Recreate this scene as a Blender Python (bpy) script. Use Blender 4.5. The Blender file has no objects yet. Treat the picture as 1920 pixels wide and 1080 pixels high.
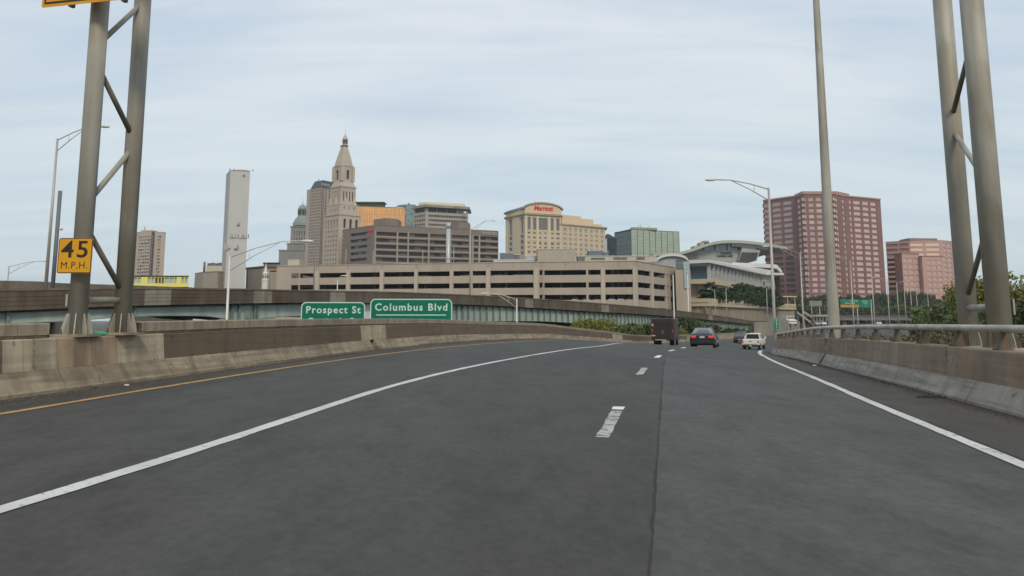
import bpy, bmesh, math, random
from mathutils import Vector, Matrix
random.seed(7)
R = math.radians
scn = bpy.context.scene
COL = scn.collection

# ------------------------------------------------------------------ camera, sky, sun, exposure
EYE = 1.25
FPX = 1600.0                      # focal length in pixels of a 1920 px wide picture
TILT = math.atan(238.0 / FPX)     # looking slightly up
cd = bpy.data.cameras.new('camera')
cam = bpy.data.objects.new('camera', cd)
COL.objects.link(cam)
cam.location = (0, 0, EYE)
cam.rotation_euler = (R(90) + TILT, 0, 0)
cd.sensor_width = 36
cd.lens = FPX / 1920 * 36
cd.shift_y = -180 / 1920
cd.clip_start = 0.1
cd.clip_end = 20000
scn.camera = cam

SUN_EL, SUN_AZ = R(40), R(166)    # azimuth measured clockwise from +Y: behind and to the right
w = bpy.data.worlds.new('World')
scn.world = w
w.use_nodes = True
nt = w.node_tree
nt.nodes.clear()
def N(nt, t, **k):
    n = nt.nodes.new(t)
    for a, b in k.items():
        setattr(n, a, b)
    return n
out = N(nt, 'ShaderNodeOutputWorld')
sky = N(nt, 'ShaderNodeTexSky', sky_type='NISHITA')
sky.sun_disc = False
sky.sun_elevation = SUN_EL
sky.sun_rotation = SUN_AZ
sky.air_density = 1.0
sky.dust_density = 1.5
bg1 = N(nt, 'ShaderNodeBackground')
bg1.inputs[1].default_value = 0.10
nt.links.new(sky.outputs[0], bg1.inputs[0])
tc = N(nt, 'ShaderNodeTexCoord')
sep = N(nt, 'ShaderNodeSeparateXYZ')
nt.links.new(tc.outputs['Generated'], sep.inputs[0])
zp = N(nt, 'ShaderNodeMath', operation='MAXIMUM'); zp.inputs[1].default_value = 0.0
nt.links.new(sep.outputs[2], zp.inputs[0])
za = N(nt, 'ShaderNodeMath', operation='ADD'); za.inputs[1].default_value = 0.16
nt.links.new(zp.outputs[0], za.inputs[0])
def div(o):
    d = N(nt, 'ShaderNodeMath', operation='DIVIDE')
    nt.links.new(o, d.inputs[0]); nt.links.new(za.outputs[0], d.inputs[1])
    return d.outputs[0]
cmb = N(nt, 'ShaderNodeCombineXYZ')
nt.links.new(div(sep.outputs[0]), cmb.inputs[0]); nt.links.new(div(sep.outputs[1]), cmb.inputs[1])
def skynoise(scale, det, rot, dist=0.6, rough=0.5):
    mp = N(nt, 'ShaderNodeMapping')
    mp.inputs['Scale'].default_value = scale
    mp.inputs['Rotation'].default_value = (0, 0, rot)
    nt.links.new(cmb.outputs[0], mp.inputs[0])
    n = N(nt, 'ShaderNodeTexNoise')
    n.inputs['Scale'].default_value = 1.0
    n.inputs['Detail'].default_value = det
    n.inputs['Roughness'].default_value = rough
    n.inputs['Distortion'].default_value = dist
    nt.links.new(mp.outputs[0], n.inputs[0])
    return n.outputs[0]
def ramp(nt, src, stops):
    r = N(nt, 'ShaderNodeValToRGB')
    cr = r.color_ramp
    cr.elements[0].position = stops[0][0]; cr.elements[0].color = tuple(stops[0][1]) + (1,)
    cr.elements[1].position = stops[-1][0]; cr.elements[1].color = tuple(stops[-1][1]) + (1,)
    for p, c in stops[1:-1]:
        e = cr.elements.new(p); e.color = tuple(c) + (1,)
    nt.links.new(src, r.inputs[0])
    return r.outputs[0]
def mixc(nt, fac, a, b, mode='MIX'):
    m = N(nt, 'ShaderNodeMix', data_type='RGBA', blend_type=mode)
    if isinstance(fac, float): m.inputs[0].default_value = fac
    else: nt.links.new(fac, m.inputs[0])
    for s, i in ((a, 6), (b, 7)):
        if isinstance(s, tuple): m.inputs[i].default_value = s + (1,) if len(s) == 3 else s
        else: nt.links.new(s, m.inputs[i])
    return m.outputs[2]
big = ramp(nt, skynoise((0.55, 1.35, 1), 3, 0.35, 0.8), [(0.33, (0, 0, 0)), (0.56, (1, 1, 1))])
fine = ramp(nt, skynoise((1.2, 4.5, 1), 7, 0.25, 0.9, 0.6), [(0.32, (0, 0, 0)), (0.72, (1, 1, 1))])
cov = mixc(nt, 0.38, big, fine)
cloud = mixc(nt, cov, (0.465, 0.58, 0.715), (0.76, 0.805, 0.84))
# thin haze towards the horizon all the way round
hz = ramp(nt, sep.outputs[2], [(0.0, (1, 1, 1)), (0.10, (0.75, 0.75, 0.75)), (0.34, (0, 0, 0))])
cloud = mixc(nt, hz, cloud, mixc(nt, 0.35, (0.585, 0.71, 0.745), cloud))
bg2 = N(nt, 'ShaderNodeBackground')
nt.links.new(cloud, bg2.inputs[0])
bg2.inputs[1].default_value = 1.08
ms = N(nt, 'ShaderNodeMixShader')
ms.inputs[0].default_value = 0.94      # an almost complete veil of thin cloud over the clear sky
nt.links.new(bg1.outputs[0], ms.inputs[1]); nt.links.new(bg2.outputs[0], ms.inputs[2])
nt.links.new(ms.outputs[0], out.inputs[0])

ld = bpy.data.lights.new('sun', 'SUN')
ld.energy = 2.1
ld.angle = R(14)
ld.color = (1.0, 0.86, 0.67)
sun = bpy.data.objects.new('sun', ld)
COL.objects.link(sun)
sd = Vector((math.sin(SUN_AZ) * math.cos(SUN_EL), math.cos(SUN_AZ) * math.cos(SUN_EL), math.sin(SUN_EL)))
sun.rotation_euler = (-sd).to_track_quat('-Z', 'Y').to_euler()
sun.location = (0, 0, 60)
scn.view_settings.view_transform = 'Standard'
scn.view_settings.look = 'None'
scn.view_settings.exposure = 0.0
scn.view_settings.gamma = 1.0
scn.view_settings.use_curve_mapping = False

# ------------------------------------------------------------------ survey: sight lines of the photograph to places
ST, CT = math.sin(TILT), math.cos(TILT)
def at(px, py, Y):
    a, b = px - 960.0, -(py - 360.0)
    dY = -b * ST + FPX * CT
    dZ = b * CT + FPX * ST
    s = Y / dY
    return Vector((a * s, Y, EYE + dZ * s))

def interp(tab, x):
    if x <= tab[0][0]:
        (a, p), (b, q) = tab[0], tab[1]
        return p + (q - p) * (x - a) / (b - a)
    if x >= tab[-1][0]:
        (a, p), (b, q) = tab[-2], tab[-1]
        return p + (q - p) * (x - a) / (b - a)
    for i in range(len(tab) - 1):
        if x <= tab[i + 1][0]:
            break
    (x1, y1), (x2, y2) = tab[i], tab[i + 1]
    def sl(j):
        if j <= 0: return (tab[1][1] - tab[0][1]) / (tab[1][0] - tab[0][0])
        if j >= len(tab) - 1: return (tab[-1][1] - tab[-2][1]) / (tab[-1][0] - tab[-2][0])
        a = (tab[j][1] - tab[j-1][1]) / (tab[j][0] - tab[j-1][0])
        b = (tab[j+1][1] - tab[j][1]) / (tab[j+1][0] - tab[j][0])
        return (a + b) / 2
    h = x2 - x1; t = (x - x1) / h
    m1, m2 = sl(i) * h, sl(i + 1) * h
    return (2*t**3 - 3*t*t + 1)*y1 + (t**3 - 2*t*t + t)*m1 + (-2*t**3 + 3*t*t)*y2 + (t**3 - t*t)*m2

XLT = [(-12, -10.5), (0, -8.6), (11.4, -6.8), (20.7, -5.35), (28.3, -4.15), (37, -2.75), (46, -1.1), (58, 2.3), (70, 5.6), (87, 10.8),
       (97, 14.0), (107, 17.8), (118, 22.5), (130, 28.0), (160, 44.0), (200, 66.0), (300, 116.0), (500, 200.0), (800, 325.0)]
ZLT = [(-12, .13), (0, .15), (11.4, .18), (20.7, .24), (29, .26), (37, .23), (46, .12), (58, -.06), (70, -.46), (87, -1.08), (97, -1.5),
       (107, -1.75), (118, -1.9), (130, -2.05), (160, -2.15), (200, -2.0), (250, -1.5), (300, -1.2), (500, -.9), (800, -.5)]
CST = [(-12, .011), (0, .012), (11, .0135), (28, .03), (40, .045), (58, .055), (95, .055), (130, .045), (200, .02), (300, .0), (800, 0)]
XRT = [(-12, 2.6), (0, 4.7), (10.9, 6.47), (14, 7.02), (18.6, 7.85), (27.7, 9.6), (38, 12.0), (50, 14.95), (58, 17.6), (68, 21.5), (80, 27.0),
       (95, 35.0), (115, 48.0), (140, 67.0), (170, 88.0), (200, 106.0), (300, 156.0), (500, 240.0), (800, 365.0)]
def XL(Y): return interp(XLT, Y)
def XR(Y): return interp(XRT, Y)
def zr(X, Y): return interp(ZLT, Y) - interp(CST, Y) * (X - XL(Y))
def onroad(px, py):
    lo, hi = 1.5, 400.0
    prev = None; Y = 2.0
    while Y < hi:
        p = at(px, py, Y)
        g = p.z - zr(p.x, Y)
        if g <= 0:
            Y0 = prev
            for _ in range(30):
                m = (Y0 + Y) / 2
                q = at(px, py, m)
                if q.z - zr(q.x, m) <= 0: Y = m
                else: Y0 = m
            return at(px, py, Y)
        prev = Y; Y *= 1.02
    return at(px, py, 60)
def path_Y(fx, px):
    """distance along a roadside line where it is seen in column px"""
    lo, hi = 4.0, 200.0
    f = lambda Y: fx(Y) / Y - (px - 960) / 1617.0
    s = f(lo)
    Y = lo
    while Y < hi:
        if f(Y) * s <= 0: return Y
        Y += 0.05
    return hi

# ------------------------------------------------------------------ materials
MATS = {}
def mat(name, col, rough=0.85, var=0.14, vs=1.2, bump=0.0, bs=30.0, streak=0.0, metal=0.0, stain=None, stain_amt=0.0, spec=0.3, aniso=(1, 1, 1), scuff=0.0):
    if name in MATS: return MATS[name]
    m = bpy.data.materials.new(name); m.use_nodes = True
    t = m.node_tree; p = t.nodes['Principled BSDF']
    p.inputs['Roughness'].default_value = rough
    p.inputs['Metallic'].default_value = metal
    p.inputs['Specular IOR Level'].default_value = spec
    tc = N(t, 'ShaderNodeTexCoord')
    def noise(scale, det=5, stretch=(1, 1, 1), dist=0.0):
        mp = N(t, 'ShaderNodeMapping'); mp.inputs['Scale'].default_value = stretch
        t.links.new(tc.outputs['Object'], mp.inputs[0])
        n = N(t, 'ShaderNodeTexNoise'); n.inputs['Scale'].default_value = scale; n.inputs['Detail'].default_value = det
        n.inputs['Distortion'].default_value = dist
        t.links.new(mp.outputs[0], n.inputs[0]); return n.outputs[0]
    lo = tuple(max(0, c * (1 - var)) for c in col); hi = tuple(min(1, c * (1 + var)) for c in col)
    c = ramp(t, noise(vs, 6, aniso), [(0.3, lo), (0.7, hi)])
    if streak:
        s = ramp(t, noise(vs * 2.5, 4, (1, 1, 0.07), 0.3), [(0.35, (1 - streak,) * 3), (0.6, (1, 1, 1))])
        c = mixc(t, 1.0, c, s, 'MULTIPLY')
    if stain:
        s = ramp(t, noise(vs * 0.7, 8, (1, 1, 0.5), 0.6), [(0.48, (0, 0, 0)), (0.62, (1, 1, 1))])
        mm = N(t, 'ShaderNodeMath', operation='MULTIPLY'); mm.inputs[1].default_value = stain_amt
        t.links.new(s, mm.inputs[0])
        c = mixc(t, mm.outputs[0], c, stain)
    if scuff:
        s = ramp(t, noise(1.0, 7, (0.9, 0.22, 9), 0.4), [(0.44, (1 - scuff,) * 3), (0.56, (1, 1, 1))])
        c = mixc(t, 1.0, c, s, 'MULTIPLY')
        s = ramp(t, noise(6, 8, (1, 1, 1), 0.2), [(0.30, (0.62, 0.6, 0.57)), (0.37, (1, 1, 1))])
        c = mixc(t, 1.0, c, s, 'MULTIPLY')
        s = ramp(t, noise(5, 8, (1, .4, 1), 0.2), [(0.66, (1, 1, 1)), (0.72, (1.35, 1.33, 1.3))])
        c = mixc(t, 1.0, c, s, 'MULTIPLY')
    t.links.new(c, p.inputs['Base Color'])
    if bump:
        b = N(t, 'ShaderNodeBump'); b.inputs['Strength'].default_value = bump; b.inputs['Distance'].default_value = 0.02
        t.links.new(noise(bs, 6), b.inputs['Height']); t.links.new(b.outputs[0], p.inputs['Normal'])
    MATS[name] = m
    return m

def asphalt(name, col, warm):
    m = bpy.data.materials.new(name); m.use_nodes = True
    t = m.node_tree; p = t.nodes['Principled BSDF']
    p.inputs['Roughness'].default_value = 0.82
    p.inputs['Specular IOR Level'].default_value = 0.35
    tc = N(t, 'ShaderNodeTexCoord')
    def noise(scale, det, stretch=(1, 1, 1), dist=0.0, ro=0.5):
        mp = N(t, 'ShaderNodeMapping'); mp.inputs['Scale'].default_value = stretch
        mp.inputs['Rotation'].default_value = (0, 0, R(9))
        t.links.new(tc.outputs['Object'], mp.inputs[0])
        n = N(t, 'ShaderNodeTexNoise'); n.inputs['Scale'].default_value = scale; n.inputs['Detail'].default_value = det
        n.inputs['Distortion'].default_value = dist; n.inputs['Roughness'].default_value = ro
        t.links.new(mp.outputs[0], n.inputs[0]); return n.outputs[0]
    k = lambda f: tuple(c * f for c in col)
    c = ramp(t, noise(0.55, 4, (1, 0.06, 1), 0.3), [(0.3, k(0.80)), (0.5, k(1.0)), (0.7, k(1.18))])
    c = mixc(t, ramp(t, noise(0.35, 5, (1, 0.5, 1), 0.5), [(0.42, (0, 0, 0)), (0.68, (.75, .75, .75))]), c, warm)
    c = mixc(t, 1.0, c, ramp(t, noise(2.2, 7, (1, 0.35, 1), 0.4, 0.68), [(0.36, (0.78, 0.78, 0.77)), (0.5, (1, 1, 1)), (0.68, (1.16, 1.16, 1.15))]), 'MULTIPLY')
    c = mixc(t, 1.0, c, ramp(t, noise(12, 4, (1, 0.6, 1), 0, 0.7), [(0.38, (0.86, 0.86, 0.86)), (0.62, (1.1, 1.1, 1.1))]), 'MULTIPLY')
    g = ramp(t, noise(55, 3, (1, 1, 1), 0, 0.8), [(0.3, (0.74, 0.74, 0.74)), (0.5, (1, 1, 1)), (0.72, (1.0, 1.0, 1.0)), (0.80, (1, 1, 1))])
    c = mixc(t, 1.0, c, g, 'MULTIPLY')
    sp = ramp(t, noise(16, 6, (1, 1, 1), 0, 0.75), [(0.66, (0, 0, 0)), (0.74, (.55, .55, .55))])
    c = mixc(t, sp, c, k(1.55))
    sp2 = ramp(t, noise(7, 6, (1, 0.5, 1), 0, 0.7), [(0.24, (.6, .6, .6)), (0.33, (0, 0, 0))])
    c = mixc(t, sp2, c, k(0.55))
    t.links.new(c, p.inputs['Base Color'])
    b = N(t, 'ShaderNodeBump'); b.inputs['Strength'].default_value = 0.35; b.inputs['Distance'].default_value = 0.01
    t.links.new(noise(90, 4, (1, 1, 1), 0, 0.7), b.inputs['Height']); t.links.new(b.outputs[0], p.inputs['Normal'])
    return m

def worn_paint(name, col, base, wear):
    m = bpy.data.materials.new(name); m.use_nodes = True
    t = m.node_tree; p = t.nodes['Principled BSDF']
    p.inputs['Roughness'].default_value = 0.7
    tc = N(t, 'ShaderNodeTexCoord')
    n = N(t, 'ShaderNodeTexNoise'); n.inputs['Scale'].default_value = 9; n.inputs['Detail'].default_value = 9; n.inputs['Roughness'].default_value = 0.72
    t.links.new(tc.outputs['Object'], n.inputs[0])
    f = ramp(t, n.outputs[0], [(wear, (1, 1, 1)), (wear + 0.07, (0, 0, 0))])
    n2 = N(t, 'ShaderNodeTexNoise'); n2.inputs['Scale'].default_value = 1.4; n2.inputs['Detail'].default_value = 4
    t.links.new(tc.outputs['Object'], n2.inputs[0])
    cc = ramp(t, n2.outputs[0], [(0.3, tuple(x * 0.8 for x in col)), (0.7, col)])
    t.links.new(mixc(t, f, cc, base), p.inputs['Base Color'])
    return m

def glass(name, col, rough=0.08, metal=0.0, spec=0.8, var=0.1, vs=0.3):
    return mat(name, col, rough=rough, metal=metal, spec=spec, var=var, vs=vs)

# ------------------------------------------------------------------ object helpers
WLOC = {}
def settags(o, label=None, cat=None, group=None, kind=None):
    if label: o['label'] = label
    if cat: o['category'] = cat
    if group: o['group'] = group
    if kind: o['kind'] = kind
def thing(name, label, cat, loc, group=None):
    o = bpy.data.objects.new(name, None); COL.objects.link(o)
    o.empty_display_size = 0.3
    o.location = loc; WLOC[o.name] = Vector(loc)
    settags(o, label, cat, group)
    return o
class MB:
    def __init__(s): s.v = []; s.f = []; s.m = []; s.smooth = []
    def add(s, vs, fs, mi=0, sm=False):
        o = len(s.v); s.v += [Vector(q) for q in vs]
        for f in fs: s.f.append([i + o for i in f]); s.m.append(mi); s.smooth.append(sm)
        return s
    def quad(s, a, b, c, d, mi=0): return s.add([a, b, c, d], [(0, 1, 2, 3)], mi)
    def box(s, x0, x1, y0, y1, z0, z1, mi=0):
        vs = [(x, y, z) for z in (z0, z1) for y in (y0, y1) for x in (x0, x1)]
        return s.add(vs, [(0, 2, 3, 1), (4, 5, 7, 6), (0, 1, 5, 4), (2, 6, 7, 3), (0, 4, 6, 2), (1, 3, 7, 5)], mi)
    def obox(s, c, ux, hx, hy, z0, z1, mi=0):
        """box centred on c (x,y), ux unit direction of its long side, half sizes hx, hy"""
        ux = Vector((ux[0], ux[1])).normalized(); uy = Vector((-ux.y, ux.x)); c = Vector((c[0], c[1]))
        vs = []
        for z in (z0, z1):
            for sy in (-1, 1):
                for sx in (-1, 1):
                    p = c + ux * hx * sx + uy * hy * sy
                    vs.append((p.x, p.y, z))
        return s.add(vs, [(0, 2, 3, 1), (4, 5, 7, 6), (0, 1, 5, 4), (2, 6, 7, 3), (0, 4, 6, 2), (1, 3, 7, 5)], mi)
    def prism(s, poly, z0, z1, mi=0, cap=True):
        n = len(poly)
        vs = [(p[0], p[1], z0) for p in poly] + [(p[0], p[1], z1) for p in poly]
        fs = [(i, (i + 1) % n, n + (i + 1) % n, n + i) for i in range(n)]
        if cap: fs += [tuple(range(n - 1, -1, -1)), tuple(range(n, 2 * n))]
        return s.add(vs, fs, mi)
    def frustum(s, poly0, z0, poly1, z1, mi=0):
        n = len(poly0)
        vs = [(p[0], p[1], z0) for p in poly0] + [(p[0], p[1], z1) for p in poly1]
        fs = [(i, (i + 1) % n, n + (i + 1) % n, n + i) for i in range(n)]
        fs += [tuple(range(n - 1, -1, -1)), tuple(range(n, 2 * n))]
        return s.add(vs, fs, mi)
    def tube(s, pts, rs, n=10, mi=0, cap=True, sm=True):
        pts = [Vector(p) for p in pts]
        if not isinstance(rs, (list, tuple)): rs = [rs] * len(pts)
        vs = []
        for i, p in enumerate(pts):
            d = (pts[min(i + 1, len(pts) - 1)] - pts[max(i - 1, 0)]).normalized()
            a = d.cross(Vector((0, 0, 1)))
            if a.length < 0.02: a = d.cross(Vector((0, 1, 0)))
            a.normalize(); b = d.cross(a)
            for k in range(n):
                t = 2 * math.pi * k / n
                vs.append(p + a * math.cos(t) * rs[i] + b * math.sin(t) * rs[i])
        fs = []
        for i in range(len(pts) - 1):
            for k in range(n):
                fs.append((i*n + k, i*n + (k+1) % n, (i+1)*n + (k+1) % n, (i+1)*n + k))
        s.add(vs, fs, mi, sm)
        if cap:
            o = len(s.v) - len(vs)
            s.f.append([o + k for k in range(n)][::-1]); s.m.append(mi); s.smooth.append(False)
            s.f.append([o + (len(pts)-1)*n + k for k in range(n)]); s.m.append(mi); s.smooth.append(False)
        return s
    def lathe(s, c, prof, n=24, mi=0, sm=True):
        vs = []
        for r, z in prof:
            for k in range(n):
                t = 2 * math.pi * k / n
                vs.append((c[0] + r * math.cos(t), c[1] + r * math.sin(t), z))
        fs = []
        for i in range(len(prof) - 1):
            for k in range(n):
                fs.append((i*n + k, i*n + (k+1) % n, (i+1)*n + (k+1) % n, (i+1)*n + k))
        s.add(vs, fs, mi, sm)
        o = len(s.v) - len(vs)
        s.f.append([o + (len(prof)-1)*n + k for k in range(n)]); s.m.append(mi); s.smooth.append(False)
        return s
    def build(s, name, mats, parent=None, origin=None, fix=True):
        if not isinstance(mats, (list, tuple)): mats = [mats]
        if parent is not None: org = WLOC[parent.name]; loc = Vector((0, 0, 0)); wl = org
        else:
            org = Vector(origin) if origin is not None else Vector((0, 0, 0)); loc = org; wl = org
        me = bpy.data.meshes.new(name)
        me.from_pydata([tuple(v - org) for v in s.v], [], s.f)
        for m in mats: me.materials.append(m)
        me.polygons.foreach_set('material_index', s.m)
        me.polygons.foreach_set('use_smooth', s.smooth)
        if fix:
            bm = bmesh.new(); bm.from_mesh(me)
            bmesh.ops.recalc_face_normals(bm, faces=bm.faces)
            bm.to_mesh(me); bm.free()
        me.update()
        o = bpy.data.objects.new(name, me); COL.objects.link(o)
        o.location = loc
        if parent is not None: o.parent = parent
        WLOC[o.name] = Vector(wl)
        return o
def structure(o): o['kind'] = 'structure'; return o
UNIT = {}
def unit_box(matl):
    if matl.name in UNIT: return UNIT[matl.name]
    me = bpy.data.meshes.new('pane_' + matl.name)
    vs = [(x, y, z) for z in (0, 1) for y in (0, 1) for x in (0, 1)]
    me.from_pydata(vs, [], [(0, 2, 3, 1), (4, 5, 7, 6), (0, 1, 5, 4), (2, 6, 7, 3), (0, 4, 6, 2), (1, 3, 7, 5)])
    me.materials.append(matl); UNIT[matl.name] = me
    return me
def piece(name, matl, parent, loc, ang, size):
    """a shared unit box stretched to size (x along the wall, y into it, z up)"""
    o = bpy.data.objects.new(name, unit_box(matl)); COL.objects.link(o)
    o.parent = parent
    o.location = Vector(loc) - WLOC[parent.name]
    o.rotation_euler = (0, 0, ang)
    o.scale = size
    return o
def wallface(mb, A, B, z0, z1, rects, depth=0.35, mi=0, mr=None):
    """wall from A to B (left to right seen from outside) with recessed openings rects = (u0,u1,za,zb)"""
    A = Vector((A[0], A[1], 0)); B = Vector((B[0], B[1], 0))
    L = (B - A).length; d = (B - A) / L; nin = Vector((-d.y, d.x, 0))
    if mr is None: mr = mi
    us = sorted(set([0.0, L] + [max(0, min(L, r[0])) for r in rects] + [max(0, min(L, r[1])) for r in rects]))
    zs = sorted(set([z0, z1] + [max(z0, min(z1, r[2])) for r in rects] + [max(z0, min(z1, r[3])) for r in rects]))
    idx = {}
    def P(u, z): return A + d * u + Vector((0, 0, z))
    for i in range(len(us) - 1):
        for j in range(len(zs) - 1):
            uc, zc = (us[i] + us[i+1]) / 2, (zs[j] + zs[j+1]) / 2
            if us[i+1] - us[i] < 1e-5 or zs[j+1] - zs[j] < 1e-5: continue
            if any(r[0] < uc < r[1] and r[2] < zc < r[3] for r in rects): continue
            mb.quad(P(us[i], zs[j]), P(us[i+1], zs[j]), P(us[i+1], zs[j+1]), P(us[i], zs[j+1]), mi)
    for (u0, u1, a, b) in rects:
        q = nin * depth
        mb.quad(P(u0, a), P(u1, a), P(u1, a) + q, P(u0, a) + q, mr)
        mb.quad(P(u0, b) + q, P(u1, b) + q, P(u1, b), P(u0, b), mr)
        mb.quad(P(u0, a), P(u0, a) + q, P(u0, b) + q, P(u0, b), mr)
        mb.quad(P(u1, a) + q, P(u1, a), P(u1, b), P(u1, b) + q, mr)
    return A, d, nin, L
def panes(parent, A, B, rects, depth, mats, name='window', th=0.08, rnd=None):
    A = Vector((A[0], A[1], 0)); B = Vector((B[0], B[1], 0))
    d = (B - A).normalized(); nin = Vector((-d.y, d.x, 0)); ang = math.atan2(d.y, d.x)
    for i, (u0, u1, a, b) in enumerate(rects):
        m = mats[i % len(mats)] if rnd is None else rnd.choice(mats)
        p = A + d * u0 + nin * depth; p.z = a
        piece(name, m, parent, p, ang, (u1 - u0, th, b - a))
def grid(u0, u1, nc, fu, za, zb, nr, fz):
    """nc x nr openings; fu, fz = share of the cell they take"""
    cu = (u1 - u0) / nc; cz = (zb - za) / nr; r = []
    for j in range(nr):
        for i in range(nc):
            a = u0 + cu * (i + (1 - fu) / 2); z = za + cz * (j + (1 - fz) / 2)
            r.append((a, a + cu * fu, z, z + cz * fz))
    return r
def u_on(px, py, A, B):
    """where along the wall A-B the sight line of column px meets it"""
    q = at(px, py, 1.0); k = q.x
    ax, ay, bx, by = A[0], A[1], B[0], B[1]
    den = (bx - ax) - k * (by - ay)
    t = (k * ay - ax) / den
    return t * math.hypot(bx - ax, by - ay)
def zat(py, Y): return at(960, py, Y).z
def corner(px, py, Y): p = at(px, py, Y); return (p.x, p.y)
def text_mesh(name, s, size, matl, parent, loc, ang, align='CENTER', bold=0.0, shear=0.0, space=1.0, ext=0.01, wscale=1.0):
    cu = bpy.data.curves.new(name, 'FONT'); cu.body = s; cu.size = size; cu.align_x = align; cu.align_y = 'CENTER'
    cu.offset = bold; cu.shear = shear; cu.space_character = space; cu.extrude = ext; cu.resolution_u = 3
    to = bpy.data.objects.new('lettering_tmp', cu); COL.objects.link(to)
    dg = bpy.context.evaluated_depsgraph_get()
    me = bpy.data.meshes.new_from_object(to.evaluated_get(dg)); me.name = name
    bpy.data.objects.remove(to); bpy.data.curves.remove(cu)
    me.materials.clear(); me.materials.append(matl)
    M = Matrix.Rotation(ang, 4, 'Z') @ Matrix.Rotation(R(90), 4, 'X') @ Matrix.Diagonal((wscale, 1, 1, 1))
    me.transform(M)
    o = bpy.data.objects.new(name, me); COL.objects.link(o)
    if parent is not None:
        o.parent = parent; o.location = Vector(loc) - WLOC[parent.name]
        WLOC[o.name] = Vector(loc)
    else: o.location = loc
    return o
GROUND = -6.5

# ------------------------------------------------------------------ ground, road, markings
M_ROAD = asphalt('asphalt', (0.054, 0.0555, 0.0525), (0.056, 0.0535, 0.048))
M_ROAD2 = asphalt('asphalt_right_lane', (0.073, 0.076, 0.073), (0.072, 0.073, 0.069))
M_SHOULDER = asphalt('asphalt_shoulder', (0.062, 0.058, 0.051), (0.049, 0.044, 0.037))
M_CRACK = mat('joint_tar', (0.032, 0.031, 0.029), rough=0.9)
M_WHITE = worn_paint('white_road_paint', (0.56, 0.57, 0.555), (0.14, 0.14, 0.14), 0.36)
M_WHITE_W = worn_paint('worn_white_road_paint', (0.46, 0.46, 0.44), (0.12, 0.12, 0.12), 0.44)
M_WHITE_N = worn_paint('fresh_white_road_paint', (0.72, 0.73, 0.72), (0.3, 0.3, 0.3), 0.28)
M_YELLOW = worn_paint('yellow_road_paint', (0.44, 0.27, 0.085), (0.10, 0.08, 0.06), 0.38)
M_GROUND = mat('rough_ground', (0.085, 0.08, 0.055), var=0.35, vs=0.05, rough=1)
M_CONC = mat('barrier_concrete', (0.43, 0.365, 0.265), var=0.16, vs=1.5, bump=0.35, bs=14, streak=0.32, stain=(0.28, 0.22, 0.155), stain_amt=0.45, scuff=0.14)
M_CONC_D = mat('barrier_concrete_rusty', (0.34, 0.255, 0.175), var=0.2, vs=1.7, bump=0.35, bs=14, streak=0.4, stain=(0.19, 0.12, 0.075), stain_amt=0.5)
M_BROWN = mat('brown_barrier_paint', (0.140, 0.105, 0.072), var=0.12, vs=0.9, bump=0.25, bs=14, streak=0.14, stain=(0.17, 0.13, 0.09), stain_amt=0.3, scuff=0.12)
M_BASE = mat('barrier_foot_concrete', (0.285, 0.24, 0.17), var=0.2, vs=2.2, bump=0.5, bs=11, streak=0.15, stain=(0.17, 0.135, 0.095), stain_amt=0.7, scuff=0.3)
M_BASE_G = mat('grey_barrier_foot', (0.34, 0.31, 0.265), var=0.14, vs=1.8, bump=0.3, bs=14, streak=0.14, stain=(0.25, 0.225, 0.19), stain_amt=0.6, scuff=0.28)
M_TAN = mat('tan_wall_paint', (0.285, 0.215, 0.15), var=0.12, vs=1.1, bump=0.25, bs=12, streak=0.2, stain=(0.19, 0.15, 0.11), stain_amt=0.45, scuff=0.14)
M_TAN2 = mat('pale_tan_wall_paint', (0.31, 0.245, 0.18), var=0.12, vs=1.1, bump=0.25, bs=12, streak=0.22, stain=(0.19, 0.155, 0.12), stain_amt=0.45, scuff=0.14)
M_COPE = mat('coping_concrete', (0.31, 0.265, 0.195), var=0.15, vs=2.0, bump=0.3, bs=12, streak=0.3, stain=(0.22, 0.18, 0.13), stain_amt=0.4)
M_GALV = mat('weathered_galvanised_steel', (0.365, 0.355, 0.31), rough=0.62, var=0.2, vs=1.6, metal=0.15, streak=0.22, stain=(0.25, 0.215, 0.155), stain_amt=0.6, aniso=(1, 1, 0.4))
M_GALV_D = mat('dark_brace_steel', (0.17, 0.155, 0.12), rough=0.7, var=0.25, vs=2.5, metal=0.1)
M_RUST = mat('rusty_brown_steel', (0.115, 0.095, 0.075), rough=0.85, var=0.35, vs=5, stain=(0.13, 0.09, 0.06), stain_amt=0.5)
M_RAIL = mat('rail_aluminium', (0.44, 0.405, 0.34), rough=0.5, var=0.12, vs=2.5, metal=0.25, stain=(0.2, 0.18, 0.15), stain_amt=0.4)
M_POLE = mat('lamp_pole_metal', (0.38, 0.36, 0.32), rough=0.5, var=0.1, vs=1.0, metal=0.3)
M_POLE_L = mat('pale_lamp_pole_metal', (0.56, 0.55, 0.51), rough=0.5, var=0.08, vs=1.0, metal=0.15)
M_POLE_D = mat('dark_pole_metal', (0.15, 0.16, 0.17), rough=0.6, var=0.1, metal=0.2)
M_GREEN = mat('sign_green', (0.001, 0.145, 0.090), rough=0.35, var=0.08, vs=0.8)
M_SIGNW = mat('sign_white', (0.50, 0.66, 0.58), rough=0.4, var=0.04)
M_YSIGN = mat('sign_yellow', (0.60, 0.30, 0.012), rough=0.45, var=0.08, vs=2)
M_BLACK = mat('sign_black', (0.03, 0.02, 0.018), rough=0.5, var=0.05)
M_GIRD = mat('pale_green_girder_paint', (0.34, 0.41, 0.37), rough=0.6, var=0.12, vs=0.5, streak=0.22, stain=(0.24, 0.27, 0.23), stain_amt=0.4)
M_RIB = mat('girder_stiffener_paint', (0.17, 0.23, 0.21), rough=0.6, var=0.15, vs=0.5, streak=0.25)
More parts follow.
